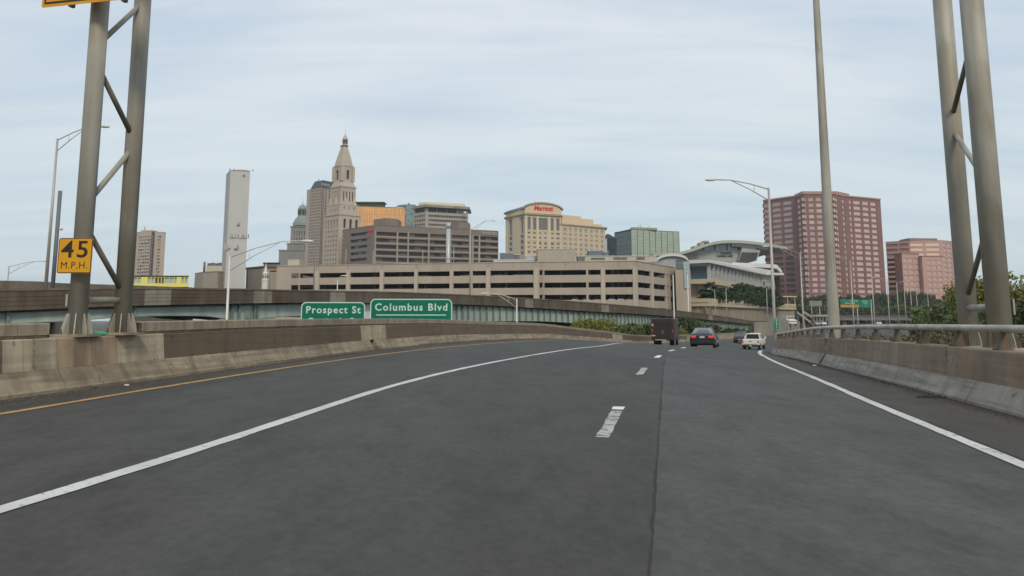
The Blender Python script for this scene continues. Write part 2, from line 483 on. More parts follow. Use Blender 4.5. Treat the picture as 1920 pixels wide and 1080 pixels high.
M_VBROWN = mat('brown_parapet_concrete', (0.11, 0.087, 0.066), rough=0.9, var=0.2, vs=0.6, streak=0.3, stain=(0.15, 0.125, 0.10), stain_amt=0.35, bump=0.2, bs=6)
M_VLIGHT = mat('bare_parapet_concrete', (0.24, 0.22, 0.18), rough=0.9, var=0.2, vs=0.8, streak=0.25)
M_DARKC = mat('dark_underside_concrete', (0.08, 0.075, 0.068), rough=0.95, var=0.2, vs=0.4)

# wide ground, large enough to reach the horizon, one sheet
mb = MB()
rings = [0, 30, 80, 200, 500, 1200, 2200, 3500]
n = 48
vs = [(0, 0, GROUND)]
for r in rings[1:]:
    for k in range(n):
        t = 2 * math.pi * k / n
        vs.append((r * math.cos(t), 100 + r * math.sin(t), GROUND))
fs = [(0, 1 + k, 1 + (k + 1) % n) for k in range(n)]
for i in range(len(rings) - 2):
    for k in range(n):
        a = 1 + i * n
        fs.append((a + k, a + n + k, a + n + (k + 1) % n, a + (k + 1) % n))
mb.add(vs, fs)
structure(mb.build('ground', M_GROUND))

YS = [-12 + i for i in range(0, 72)] + [60 + 2 * i for i in range(0, 36)] + [132 + 6 * i for i in range(0, 12)] + [210, 225, 250, 275, 300, 340, 400, 450, 500, 600, 700, 800]
def strip(name, fa, fb, ys, m, dz=0.0, nx=1, close=False):
    mb = MB(); vs = []; fs = []
    for Y in ys:
        a, b = fa(Y), fb(Y)
        for i in range(nx + 1):
            X = a + (b - a) * i / nx
            vs.append((X, Y, zr(X, Y) + dz))
    for j in range(len(ys) - 1):
        for i in range(nx):
            q = j * (nx + 1) + i
            fs.append((q, q + 1, q + nx + 2, q + nx + 1))
    mb.add(vs, fs)
    return mb.build(name, m, fix=True)
structure(strip('road', lambda Y: XL(Y) - 0.3, lambda Y: XR(Y) + 0.3, YS, M_ROAD, 0, 14))

# painted lines, traced on the road in metres
def track(pxs, extra_near=None, extra_far=None):
    pts = [onroad(*p) for p in pxs]
    tab = [(p.y, p.x) for p in pts]
    if extra_near: tab = extra_near + tab
    if extra_far: tab = tab + extra_far
    tab.sort()
    return tab
T_yellow = track([(0, 777), (300, 727), (629, 676.5), (772, 658)])
T_yellow += [(Y, XL(Y) + 1.35) for Y in (38, 48, 60, 75, 90, 110, 135, 170)]
T_left = track([(0, 957), (300, 865), (750, 720), (1042, 659), (1128, 648.5)])
T_right = track([(1920, 873), (1755, 805), (1597, 739), (1440, 672), (1412, 656)])
T_right += [(Y, XR(Y) - 1.6) for Y in (72, 90, 110, 140, 180)]
T_right = sorted(set([t for t in T_right]))
T_seam = track([(1218, 1080), (1233, 850), (1243, 700), (1247, 672)])
T_dash = track([(1130, 820), (1160, 765), (1204, 696), (1235, 668), (1260, 657), (1284, 651.5)])
def line(name, tab, y0, y1, wd, m, dz=0.006, step=1.0):
    ys = []
    Y = y0
    while Y < y1 - 1e-6:
        ys.append(Y); Y += step if Y < 60 else 3
    ys.append(y1)
    rj = random.Random(len(name) * 7)
    mb = MB(); vs = []; fs = []
    for i, Y in enumerate(ys):
        X = interp(tab, Y); e = 0.1
        dx = (interp(tab, Y + e) - interp(tab, Y - e)) / (2 * e)
        nrm = Vector((1, -dx)).normalized()
        for s in (-1, 1):
            ww = wd / 2 * (1 + rj.uniform(-.13, .13))
            x, y = X + nrm.x * ww * s, Y + nrm.y * ww * s
            vs.append((x, y, zr(x, y) + dz))
    fs = [(2*i, 2*i+1, 2*i+3, 2*i+2) for i in range(len(ys) - 1)]
    mb.add(vs, fs)
    return structure(mb.build(name, m))
def far_end(tab): return tab[-1][0]
line('yellow_edge_line', T_yellow, -8, 150, 0.12, M_YELLOW, step=0.5)
line('white_lane_line', T_left, 2, far_end(T_left) + 16, 0.15, M_WHITE, step=0.5)
line('white_edge_line', T_right, 3, 38, 0.14, M_WHITE, step=0.5)
line('white_edge_line', T_right, 38.4, 170, 0.2, M_WHITE)
dy = lambda px, py: onroad(px, py).y
y0 = dy(1130, 821)
structure(line('lane_dash', T_dash, y0, dy(1160, 771), 0.14, M_WHITE_W, step=0.3))
structure(line('lane_dash', T_dash, dy(1160, 768.5), dy(1160, 763), 0.155, M_WHITE_N, step=0.3))
structure(line('lane_dash', T_dash, dy(1200, 703), dy(1210, 690), 0.15, M_WHITE_W, step=0.4))
for (a, b) in (((1233, 671), (1238, 666.5)), ((1258, 658.5), (1263, 656)), ((1280, 653), (1286, 651.4))):
    line('lane_dash', T_dash, dy(*a), dy(*b), 0.17, M_WHITE_N, step=0.8)
line('lane_dash', [(70, 26 * .8), (110, 29.5)], 88, 92.5, 0.3, M_WHITE, step=1)
# the newer strip of asphalt that fills the right-hand lane, with its open seam
structure(strip('road_resurfaced_lane', lambda Y: interp(T_seam, Y) + 0.006, lambda Y: interp(T_right, Y) - 0.12, [-10 + 0.5 * i for i in range(0, 78)], M_ROAD2, 0.003, 6))
rs = random.Random(8)
ys_ = -8.0
sv = []; sf = []
while ys_ < 27.4:                      # the seam is open in some lengths and closed in others
    ln = rs.uniform(.5, 2.2); wd_ = rs.choice((.003, .006, .010, .016)); n_ = max(2, int(ln / .18)); o_ = len(sv)
    for i in range(n_ + 1):
        y_ = ys_ + ln * i / n_; x_ = interp(T_seam, y_) + rs.uniform(-.006, .006)
        for s_ in (-1, 1): sv.append((x_ + s_ * wd_ * rs.uniform(.5, 1.3), y_, zr(x_, y_) + .0048))
    sf += [(o_ + 2*i, o_ + 2*i + 1, o_ + 2*i + 3, o_ + 2*i + 2) for i in range(n_)]
    ys_ += ln + rs.choice((0, 0, .15, .5))
structure(MB().add(sv, sf).build('road_seam', M_CRACK))
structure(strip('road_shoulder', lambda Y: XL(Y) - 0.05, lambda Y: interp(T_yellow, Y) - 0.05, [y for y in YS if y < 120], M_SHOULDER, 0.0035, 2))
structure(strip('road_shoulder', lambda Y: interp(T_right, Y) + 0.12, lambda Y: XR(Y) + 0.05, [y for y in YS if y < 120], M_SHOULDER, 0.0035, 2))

# grit and dirt in the gutters, strewn thicker to imitate contact shade
M_GRIT_SHADE = mat('gutter_grit_contact_shade', (0.085, 0.072, 0.055), rough=1, var=0.5, vs=14)
def grit(name, fx, side, ys, cnt, seed):
    rr = random.Random(seed); mb = MB()
    for _ in range(cnt):
        Y = ys[0] + (ys[1] - ys[0]) * rr.random() ** 1.6
        X = fx(Y) + side * (0.03 + abs(rr.gauss(0, .14)))
        s = rr.uniform(.006, .022); z = zr(X, Y) + 0.004
        a = rr.random() * 6.3
        q = [(X + s * math.cos(a + k * 2.1), Y + s * math.sin(a + k * 2.1), z) for k in range(3)]
        mb.add(q + [(X, Y, z + s * .8)], [(0, 1, 3), (1, 2, 3), (2, 0, 3)])
    o = mb.build(name, M_GRIT_SHADE); settags(o, 'loose dark grit and dirt, doubling as contact shade, along the foot of the ' + ('left' if side > 0 else 'right') + ' barrier', 'grit', kind='stuff')
# a cross joint where the resurfaced length ends
mb = MB(); vs = []
jj = random.Random(5)
for i in range(31):
    X0 = XL(28.2) + .3 + (XR(28.2) - XL(28.2) - .6) * i / 30; Yj = 28.0 + (X0 - XL(28)) * -.13 + jj.uniform(-.03, .03)
    for s_ in (-.035, .035): vs.append((X0, Yj + s_, zr(X0, Yj + s_) + .0085))
mb.add(vs, [(2*i, 2*i+1, 2*i+3, 2*i+2) for i in range(30)]); structure(mb.build('road_joint', M_CRACK))
def scrap(name, cat, label, px, py, m, L_, W_, H_, seed):
    rr = random.Random(seed); p = onroad(px, py); mb = MB()
    for k in range(6):
        t0 = -L_/2 + L_ * k / 6; q = p + Vector((t0, rr.uniform(-W_, W_) * .3, 0)); w_ = W_ * rr.uniform(.5, 1)
        n_ = 6; ring = [(q.x + w_ * math.cos(a) * rr.uniform(.7, 1.2), q.y + w_ * math.sin(a) * rr.uniform(.7, 1.2)) for a in [i * math.pi / 3 for i in range(n_)]]
        vs = [(x, y, zr(x, y) + .005) for x, y in ring] + [(q.x, q.y, zr(q.x, q.y) + H_ * rr.uniform(.5, 1))]
        mb.add(vs, [(i, (i+1) % n_, n_) for i in range(n_)])
    settags(mb.build(name, m, origin=tuple(p)), label, cat)
scrap('tyre_scrap', 'debris', 'dark strip of shredded tyre rubber lying in the right gutter', 1752, 746.5, mat('old_rubber', (.02, .018, .016)), .5, .09, .05, 3)
scrap('tyre_scrap', 'debris', 'dark scrap of rubber at the foot of the left barrier below the gantry', 166, 727.5, mat('old_rubber', (.02, .018, .016)), .4, .06, .04, 4)
scrap('litter', 'litter', 'small white scrap of litter between yellow line and left barrier', 238, 723, mat('white_litter', (.6, .6, .58)), .05, .03, .03, 5)
scrap('litter', 'litter', 'small white scrap of litter in the right shoulder near the barrier gap', 1528, 686, mat('white_litter', (.6, .6, .58)), .07, .04, .04, 6)
grit('grit', XL, 1, (6, 45), 3500, 1)
grit('grit', XR, -1, (7, 40), 3500, 2)

# ------------------------------------------------------------------ concrete barriers
def cross(fx, Y, off, h, side):
    """a point off metres outside the road edge, h above the road edge"""
    e = 0.25
    dx = (fx(Y + e) - fx(Y - e)) / (2 * e)
    nrm = Vector((1, -dx)).normalized() * side
    X = fx(Y)
    return Vector((X + nrm.x * off, Y + nrm.y * off, zr(X, Y) + h))
def extrude(mb, fx, side, y0, y1, prof, step=1.0, mi=0, jag=None):
    n = max(1, int(math.ceil((y1 - y0) / step))); P = len(prof); vs = []
    for i in range(n + 1):
        Y = y0 + (y1 - y0) * i / n
        for (o, h) in prof: vs.append(cross(fx, Y, o, h, side))
    fs = []
    for i in range(n):
        for k in range(P):
            fs.append((i*P + k, i*P + (k+1) % P, (i+1)*P + (k+1) % P, (i+1)*P + k))
    fs.append(tuple(range(P - 1, -1, -1))); fs.append(tuple(n*P + k for k in range(P)))
    mb.add(vs, fs, mi)
FOOT = [(0.0, -0.15), (0.0, 0.05), (0.03, 0.08), (0.19, 0.33), (0.6, 0.33), (0.6, -0.15)]
WALL = [(0.193, 0.332), (0.235, 0.765), (0.25, 0.78), (0.60, 0.78), (0.60, 0.332)]
BEAM = [(0.33, 0.785), (0.33, 0.82), (0.29, 0.83), (0.29, 0.985), (0.305, 1.0), (0.56, 1.0), (0.57, 0.985), (0.57, 0.785)]
FASC = [(0.60, -0.6), (0.60, 0.6), (0.72, 0.6), (0.72, -1.4), (0.0, -1.4), (0.0, -0.6)]
lb = thing('concrete_barrier', 'long stained concrete barrier with sloped foot and raised coping curving along the left edge', 'barrier', (XL(20), 20, 0))
ypx = lambda px: path_Y(XL, px)
wj = [(-6, 3.0, M_BROWN), (3.0, 7.0, M_CONC), (7.0, 9.4, M_CONC)]
cuts = [(-220, M_CONC), (-60, M_BROWN), (32, M_CONC), (72, M_CONC), (133, M_CONC_D), (198, M_CONC_D), (245, M_CONC), (302, M_CONC), (329, M_BROWN), (455, M_BROWN), (560, M_BROWN), (690, M_CONC), (703, M_CONC), (735, M_BROWN), (860, M_BROWN), (1000, M_BROWN), (1152, M_CONC), (1160, M_CONC), (1170, M_BROWN), (1232, M_BROWN), (1290, M_COPE), (1330, M_COPE), (1425, M_COPE)]
bounds = [(ypx(p), m) for p, m in cuts]
segs = [(-8, 2, M_CONC), (2, bounds[0][0], M_BROWN)] + [(bounds[i][0], bounds[i+1][0], bounds[i][1]) for i in range(len(bounds) - 1)]
for i, (a, b, m) in enumerate(segs):
    if b - a < 0.05: continue
    g = 0.008 if m in (M_CONC, M_CONC_D) else 0.002
    if b - a > 1: g = 0.01
    mb = MB(); extrude(mb, XL, -1, a + g, b - g, WALL, 1.0)
    mb.build('wall_panel', m, lb)
fj = [-8, -4, 1, 6.0, 9.0, 11.2, ypx(133), ypx(200) , ypx(330), ypx(450), ypx(560), ypx(704), ypx(712) + .05, ypx(830), ypx(960), ypx(1040), ypx(1161), 100, 112, 125, 140, 158]
for i in range(len(fj) - 1):
    g0 = 0.012
    a, b = fj[i], fj[i+1]
    if abs(a - ypx(704)) < 0.01: continue       # an open expansion joint
    mb = MB(); extrude(mb, XL, -1, a + g0, b - g0, FOOT, 1.0)
    mb.build('foot_block', M_BASE, lb)
bj = [-8, -2, 4, 8.0, 10.0, ypx(70), ypx(128)]
for i in range(len(bj) - 1):
    mb = MB(); extrude(mb, XL, -1, bj[i] + .008, bj[i+1] - .008, BEAM, 1.0); mb.build('coping_beam', M_COPE, lb)
bj = [15.12, ypx(283), ypx(305), ypx(450), ypx(560), ypx(567), ypx(640), ypx(700), ypx(830), ypx(950), ypx(1060), ypx(1161), 104, 120, 138, 158]
for i in range(len(bj) - 1):
    mb = MB(); extrude(mb, XL, -1, bj[i] + .008, bj[i+1] - .008, BEAM, 1.0)
    mb.build('coping_beam', M_BROWN if i == 0 else M_COPE, lb)
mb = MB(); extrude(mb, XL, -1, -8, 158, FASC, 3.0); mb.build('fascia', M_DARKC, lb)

rb = thing('concrete_barrier', 'tan painted concrete barrier with grey sloped foot and tubular top rail on the right edge', 'barrier', (XR(20), 20, 0))
rpx = lambda px: path_Y(XR, px)
WALLR = [(0.183, 0.332), (0.225, 0.79), (0.24, 0.805), (0.62, 0.805), (0.62, 0.332)]
FOOTR = [(0.0, -0.15), (0.0, 0.04), (0.02, 0.06), (0.18, 0.33), (0.62, 0.33), (0.62, -0.15)]
rc = [(-8, M_TAN), (4.0, M_TAN2), (8.8, M_TAN), (rpx(1885), M_TAN), (rpx(1760), M_TAN2), (rpx(1745), M_TAN), (rpx(1660), M_TAN2), (rpx(1602), M_TAN), (rpx(1534), M_TAN2), (rpx(1530), M_TAN), (rpx(1505), M_TAN2), (rpx(1470), M_TAN), (46, M_TAN2), (56, M_TAN), (70, M_BROWN), (88, M_BROWN), (110, M_TAN), (140, M_TAN)]
for i in range(len(rc) - 1):
    a, b = rc[i][0], rc[i+1][0]
    g = 0.006
    if abs(a - rpx(1534)) < .01: continue
    mb = MB(); extrude(mb, XR, 1, a + g, b - g, WALLR, 1.0); mb.build('wall_panel', rc[i][1], rb)
fjr = [-8, 0, 6, 10, rpx(1800), rpx(1680), rpx(1600), rpx(1534), rpx(1530), rpx(1490), 44, 52, 64, 80, 100, 120, 140]
for i in range(len(fjr) - 1):
    if abs(fjr[i] - rpx(1534)) < .01: continue
    mb = MB(); extrude(mb, XR, 1, fjr[i] + .01, fjr[i+1] - .01, FOOTR, 1.0); mb.build('foot_block', M_BASE_G, rb)
mb = MB(); extrude(mb, XR, 1, -8, 140, FASC, 3.0); mb.build('fascia', M_DARKC, rb)
Y = 8.9
posts = []
while Y < 62:
    posts.append(Y); Y += 1.95 if Y < 30 else 2.1
for Y in posts:
    mb = MB()
    for (o0, o1, hw, h0, h1) in ((0.30, 0.52, 0.075, 0.805, 0.83),):
        pr = [(o0, h0), (o0, h1), (o1, h1), (o1, h0)]
        extrude(mb, XR, 1, Y - hw * 1.5, Y + hw * 1.5, pr)
    pr = [(0.34, 0.83), (0.38, 1.06), (0.46, 1.06), (0.50, 0.83)]
    extrude(mb, XR, 1, Y - 0.06, Y + 0.06, pr)
    mb.build('rail_post', M_RUST, rb)
ys = [7.6 + 0.8 * i for i in range(70)]
mb = MB()
mb.tube([cross(XR, y, 0.42, 1.115, 1) for y in ys], 0.058, n=12)
mb.build('top_rail', M_RAIL, rb)
for y in (16.9, 27.5, 40):
    mb = MB(); mb.tube([cross(XR, y, 0.42, 1.115, 1), cross(XR, y + .22, 0.42, 1.115, 1)], 0.065, n=12); mb.build('rail_sleeve', M_GALV, rb)

# bridge deck body below the road
mb = MB()
ys = [y for y in YS if y < 130]
for i in range(len(ys) - 1):
    a, b = ys[i], ys[i+1]
    def c4(Y): return [(XL(Y) - .5, Y, zr(XL(Y), Y) - .25), (XR(Y) + .5, Y, zr(XR(Y), Y) - .25), (XR(Y) - 1, Y, zr(XR(Y), Y) - 1.5), (XL(Y) + 1, Y, zr(XL(Y), Y) - 1.5)]
    p, q = c4(a), c4(b)
    for k in range(4):
        mb.quad(p[k], p[(k+1) % 4], q[(k+1) % 4], q[k])
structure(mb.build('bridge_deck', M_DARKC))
for Y in (10, 40, 72, 104):
    mb = MB(); c = ((XL(Y) + XR(Y)) / 2, Y)
    mb.obox(c, (1, -.15), (XR(Y) - XL(Y)) / 2 - 1.5, .7, -2.9, zr(c[0], Y) - 1.3)
    for s in (-.55, .55): mb.obox((c[0] + s * 7, Y), (1, -.15), .7, .6, GROUND, -2.9)
    structure(mb.build('bridge_pier', M_DARKC))
# earth bank that carries the highway beyond the bridge
mb = MB(); ys = [y for y in YS if y >= 128]
for i in range(len(ys) - 1):
    for fx, s in ((XL, -1), (XR, 1)):
        a, b = ys[i], ys[i+1]
        P = lambda Y, o, z: (fx(Y) + s * o, Y, z)
        mb.quad(P(a, .2, zr(fx(a), a) - .05), P(b, .2, zr(fx(b), b) - .05), P(b, 12, GROUND), P(a, 12, GROUND))
structure(mb.build('highway_embankment', mat('bank_grass', (0.07, 0.085, 0.035), var=.35, vs=.4, rough=1)))

# ------------------------------------------------------------------ overhead sign gantry
g = thing('sign_gantry', 'weathered grey tubular steel sign gantry with paired legs on both barriers', 'sign gantry', (0, 14, 0))
legs = []
def leg(px_top, py_top, px_bot, Y, r, zb):
    b = at(px_bot, 600, Y); t = at(px_top, py_top, Y)
    d = (t - b); d = d / d.z
    base = b + d * (zb - b.z); top = b + d * (9.0 - b.z)
    # the legs are plumb: use the mean position
    x = base.x
    base = Vector((x, Y, zb)); top = Vector((x + (top.x - x) * .12, Y, 9.2))
    mb = MB(); mb.tube([base, top], r, n=28); mb.build('leg', M_GALV, g)
    legs.append((base, top, r))
    return base
zl0 = zr(XL(13.6), 13.6) + .78
mb = MB(); extrude(mb, XR, 1, 12.9, 17.2, [(.63, -1.2), (.63, .76), (1.5, .76), (1.5, -1.2)]); mb.build('pedestal', M_TAN2, rb)
B1 = leg(181, 0, 145, 13.65, .142, zl0 + .03)
B2 = leg(258, 0, 229, 14.65, .142, zl0 + .04)
zr0 = zr(XR(13), 13) + .80
B3 = leg(1800, 0, 1872, 14.25, .188, zr0 - .02)
B4 = leg(1750, 0, 1814, 15.95, .170, zr0 - .04)
def legpt(i, py):
    b, t, r = legs[i]
    z = zat(py, b.y); k = (z - b.z) / (t.z - b.z)
    return b + (t - b) * k
def brace(i, pi, j, pj, r=.045, m=None):
    mb = MB(); mb.tube([legpt(i, pi), legpt(j, pj)], r, n=14); mb.build('brace', m or M_GALV, g)
brace(0, 85, 1, 5); brace(0, 118, 1, 262, m=M_GALV_D); brace(1, 276, 0, 384); brace(0, 420, 1, 553, m=M_GALV_D); brace(0, 563, 1, 563, .055)
brace(2, 60, 3, 222, m=M_GALV_D); brace(3, 243, 2, 345); brace(2, 405, 3, 562, m=M_GALV_D); brace(2, 577, 3, 577, .06)
for (i, zt) in ((0, 0), (1, 0), (2, 0), (3, 0)):
    b, t, r = legs[i]
    ux = Vector((math.cos(R(-9)), math.sin(R(-9)), 0)); uy = Vector((-ux.y, ux.x, 0))
    mb = MB(); mb.obox((b.x, b.y), ux, r + .10, r + .16, b.z - .03, b.z + .012); pl = mb.build('base_plate', M_COPE if i < 2 else M_GALV, g)
    for k in range(8):
        a = k * math.pi / 4 + .3
        d = Vector((math.cos(a), math.sin(a), 0)); q = Vector((-d.y, d.x, 0)) * .008
        p0 = b + d * (r - .005); z0 = b.z + .012
        A = [p0, b + d * (r + .095), b + d * (r + .085), b + d * (r + .02), p0]
        Z = [z0, z0, z0 + .10, z0 + .32, z0 + .32]
        vs = [Vector((v.x, v.y, z)) + q for v, z in zip(A, Z)] + [Vector((v.x, v.y, z)) - q for v, z in zip(A, Z)]
        mb = MB(); mb.add(vs, [(0, 1, 2, 3, 4), (9, 8, 7, 6, 5)] + [(i0, (i0 + 1) % 5, 5 + (i0 + 1) % 5, 5 + i0) for i0 in range(5)])
        mb.build('gusset', (M_GALV if i < 2 else (M_RUST if k % 3 else M_GALV)), g)
    for k in range(4):
        a = k * math.pi / 2 + .68
        c = b + Vector((math.cos(a), math.sin(a), 0)) * (r + .085)
        mb = MB(); mb.lathe((c.x, c.y), [(.022, b.z + .012), (.022, b.z + .05), (.012, b.z + .05), (.012, b.z + .09)], n=6, sm=False); mb.build('bolt', M_RUST, g)
for (i, j) in ((0, 2), (1, 3)):
    for z in (7.7, 9.1):
        p = legs[i][0].copy(); q = legs[j][0].copy(); p.z = q.z = z
        e = (p - q).normalized() * .6
        mb = MB(); mb.tube([p + e, q - e], .085, n=14); mb.build('chord', M_GALV, g)
    n_ = 9
    for k in range(n_):
        p = legs[i][0].copy(); q = legs[j][0].copy(); p.z = 7.7 if k % 2 else 9.1; q.z = p.z
        a = p + (q - p) * k / n_; b = p + (q - p) * (k + 1) / n_; b.z = 9.1 if k % 2 else 7.7
        mb = MB(); mb.tube([a, b], .04, n=10); mb.build('brace', M_GALV, g)
# small junction plates seen on the legs
b, t, r = legs[2]
mb = MB(); mb.box(b.x + r, b.x + r + .03, b.y - .1, b.y + .1, zat(590, b.y), zat(561, b.y)); mb.build('junction_plate', M_GALV, g)
b, t, r = legs[0]
mb = MB(); mb.box(b.x - r - .03, b.x - r, b.y - .08, b.y + .08, zat(574, b.y), zat(552, b.y)); mb.build('junction_plate', M_GALV, g)

def rounded(w, h, r, n=6):
    pts = []
    for cx, cy, a0 in ((w/2 - r, h/2 - r, 0), (-w/2 + r, h/2 - r, 90), (-w/2 + r, -h/2 + r, 180), (w/2 - r, -h/2 + r, 270)):
        for k in range(n + 1):
            a = R(a0 + 90 * k / n); pts.append((cx + r * math.cos(a), cy + r * math.sin(a)))
    return pts
def plate(mb, c, ux, w, h, r, t, off=0.0, mi=0):
    """upright rounded plate centred on c facing the viewer side of ux"""
    ux = Vector((ux[0], ux[1], 0)).normalized(); nf = Vector((ux.y, -ux.x, 0))
    pts = rounded(w, h, r); n = len(pts)
    f = [c + ux * p[0] + Vector((0, 0, p[1])) + nf * (off + t) for p in pts]
    b = [c + ux * p[0] + Vector((0, 0, p[1])) + nf * off for p in pts]
    mb.add(f + b, [tuple(range(n)), tuple(range(2*n - 1, n - 1, -1))] + [(i, n + i, n + (i+1) % n, (i+1) % n) for i in range(n)], mi)
    return nf
def bordered_sign(name, label, cat, c, ux, w, h, r, bw, mb_, mf, inset=0.0, t=0.006, origin=None):
    """panel with a printed border line: three flat layers"""
    th = thing(name, label, cat, origin or c)
    mb = MB(); nf = plate(mb, c, ux, w, h, r, t, 0, 0); mb.build('panel', mf if inset else mb_, th)
    if inset:
        mb = MB(); plate(mb, c, ux, w - 2*inset, h - 2*inset, max(.01, r - inset), .003, t); mb.build('border', mb_, th)
        k = inset + bw
    else: k = bw
    mb = MB(); plate(mb, c, ux, w - 2*k, h - 2*k, max(.01, r - k), .003, t + .003); mb.build('face', mf, th)
    return th, nf

# 45 M.P.H. plate on the left leg
ux = Vector((1, -.03, 0)).normalized(); ang = math.atan2(ux.y, ux.x)
tl, tr_, bl = at(109, 446, 13.35), at(174, 446, 13.35), at(108, 512.5, 13.35)
wd, hh = (tr_ - tl).length, tl.z - bl.z
c = at(141, 479.3, 13.36); c.y = 13.36
s45, nf = bordered_sign('speed_sign', 'yellow advisory speed plate reading 45 M.P.H. on the leftmost gantry leg', 'sign', c, ux, wd, hh, .035, .012, M_BLACK, M_YSIGN, inset=.004)
text_mesh('lettering', '45', .37, M_BLACK, s45, c + nf * .0135 + Vector((0, 0, .085)), ang, bold=.004, ext=.001, wscale=1.12, space=1.15)
text_mesh('lettering', 'M.P.H.', .15, M_BLACK, s45, c + nf * .0135 + Vector((0.0, 0, -.155)), ang, bold=0.0, ext=.001, wscale=.98, space=1.12)
# big yellow panel at the top of the gantry: only its lower edge is in view
p0 = at(79, 7.5, 13.45); p1 = at(284, 1.0, 12.95)
ux = Vector((p1.x - p0.x, p1.y - p0.y, 0)).normalized()
W_ = math.hypot(p1.x - p0.x, p1.y - p0.y); zb = (p0.z + p1.z) / 2 
c = Vector(((p0.x + p1.x) / 2, (p0.y + p1.y) / 2, zb + .55))
big, nf = bordered_sign('warning_sign', 'large orange-yellow panel with black border at the top of the left gantry legs', 'sign', c, ux, W_, 1.1, .03, .035, M_BLACK, M_YSIGN, inset=.05)
for x in (-.5, .5):
    mb = MB(); q = c + ux * x - nf * .05; mb.obox((q.x, q.y), ux, .03, .045, zb - .02, zb + 1.15); mb.build('bracket', M_GALV_D, big)

# green bottle between the left legs
q = cross(XL, (legs[0][0].y + legs[1][0].y) / 2 + .02, .40, .78, -1)
mb = MB(); mb.tube([q + Vector((-.11, 0, .035)), q + Vector((.04, 0, .035)), q + Vector((.08, 0, .035)), q + Vector((.12, 0, .035))], [.035, .035, .014, .012], n=12)
o = mb.build('bottle', mat('green_plastic', (0.02, .33, .2), rough=.2), origin=tuple(q)); settags(o, 'green plastic bottle lying on the barrier ledge between the left gantry legs', 'bottle')

# ------------------------------------------------------------------ viaduct on the left
VX = [(-300, 42), (0, 50), (245, 55), (430, 61), (560, 67), (740, 80), (900, 98), (1020, 109), (1135, 121), (1210, 133), (1280, 150), (1345, 168), (1413, 190)]
VT = [(-300, 540), (0, 541), (245, 538.5), (430, 540.5), (560, 543.5), (740, 547), (900, 553.5), (1020, 560.5), (1135, 569), (1210, 575.5), (1280, 583), (1345, 591.5), (1413, 602)]
VB = [(-300, 588), (0, 583), (245, 573.5), (430, 569.5), (560, 567.5), (740, 568.5), (900, 572), (1020, 578.5), (1135, 585.5), (1210, 589.5), (1280, 595.5), (1345, 601.5), (1413, 609)]
VG = [(-300, 612), (0, 607), (150, 600), (250, 593), (330, 591), (400, 592.5), (440, 598), (480, 600), (520, 594), (560, 592), (680, 594), (800, 600), (900, 602), (1020, 602), (1135, 608.5), (1210, 609.5), (1280, 612), (1345, 618.5), (1413, 626)]
def vp(px, tab, off=0.0):
    """plan point on the near face of the viaduct, off metres behind it, height from a sight line"""
    Y = interp(VX, px); p = at(px, interp(tab, px), Y)
    if off:
        q = at(px + 4, interp(tab, px + 4), interp(VX, px + 4)); r = at(px - 4, interp(tab, px - 4), interp(VX, px - 4))
        d = Vector((q.x - r.x, q.y - r.y, 0)).normalized(); n_ = Vector((-d.y, d.x, 0))
        p = p + n_ * off
    return p
via = thing('viaduct', 'curving elevated ramp with brown concrete parapet and pale green ribbed steel girder', 'viaduct', tuple(vp(600, VG)), None)
def vstrip(mb, x0, x1, f0, f1, o0, o1, step=20, mi=0, cap=True):
    """bar along the viaduct between heights f0 (bottom) and f1 (top) and offsets o0 (front) and o1 (back)"""
    n = max(1, int(math.ceil((x1 - x0) / step))); vs = []
    for i in range(n + 1):
        x = x0 + (x1 - x0) * i / n
        zb, zt = f0(x), f1(x)
        for o, z in ((o0, zb), (o0, zt), (o1, zt), (o1, zb)):
            p = vp(x, VT, o); vs.append((p.x, p.y, z))
    fs = []
    for i in range(n):
        for k in range(4): fs.append((4*i + k, 4*i + (k+1) % 4, 4*i + 4 + (k+1) % 4, 4*i + 4 + k))
    fs += [(3, 2, 1, 0), (4*n, 4*n+1, 4*n+2, 4*n+3)]
    mb.add(vs, fs, mi)
zt = lambda x: vp(x, VT).z
zb_ = lambda x: vp(x, VB).z
zg = lambda x: vp(x, VG).z
def mixz(k): return lambda x: zb_(x) + (zt(x) - zb_(x)) * k
# boards of the parapet: five courses with sunk joints, in lengths
lens = [-300, -120, 0, 120, 272, 322, 400, 476, 511, 600, 619, 648, 740, 860, 985, 1000, 1100, 1128, 1142, 1210, 1280, 1328, 1336, 1413]
lights = {(272, 322), (476, 511), (619, 648), (985, 1000), (1128, 1142), (1328, 1336)}
courses = [(0.0, .19), (.205, .40), (.415, .60), (.615, .88)]
for i in range(len(lens) - 1):
    a, b = lens[i], lens[i+1]
    lt = (a, b) in lights
    if a < 760:
        for (k0, k1) in courses:
            mb = MB(); vstrip(mb, a + .15, b - .15, mixz(k0), mixz(k1), 0, .3); mb.build('board', M_VLIGHT if lt else M_VBROWN, via)
    else:
        mb = MB(); vstrip(mb, a + .1, b - .1, mixz(0), mixz(.88), 0, .3); mb.build('parapet_panel', M_VLIGHT if lt else M_VBROWN, via)
mb = MB(); vstrip(mb, -300, 1413, mixz(0.02), mixz(.87), .04, .35); mb.build('parapet_core', M_DARKC, via)
M_CAPV = mat('parapet_cap_concrete', (0.155, 0.132, 0.105), var=.25, vs=.8, streak=.2, rough=.9)
for i in range(len(lens) - 1):
    mb = MB(); vstrip(mb, lens[i], lens[i+1], mixz(.89), mixz(1.0), -.05, .38); mb.build('coping', M_CAPV, via)
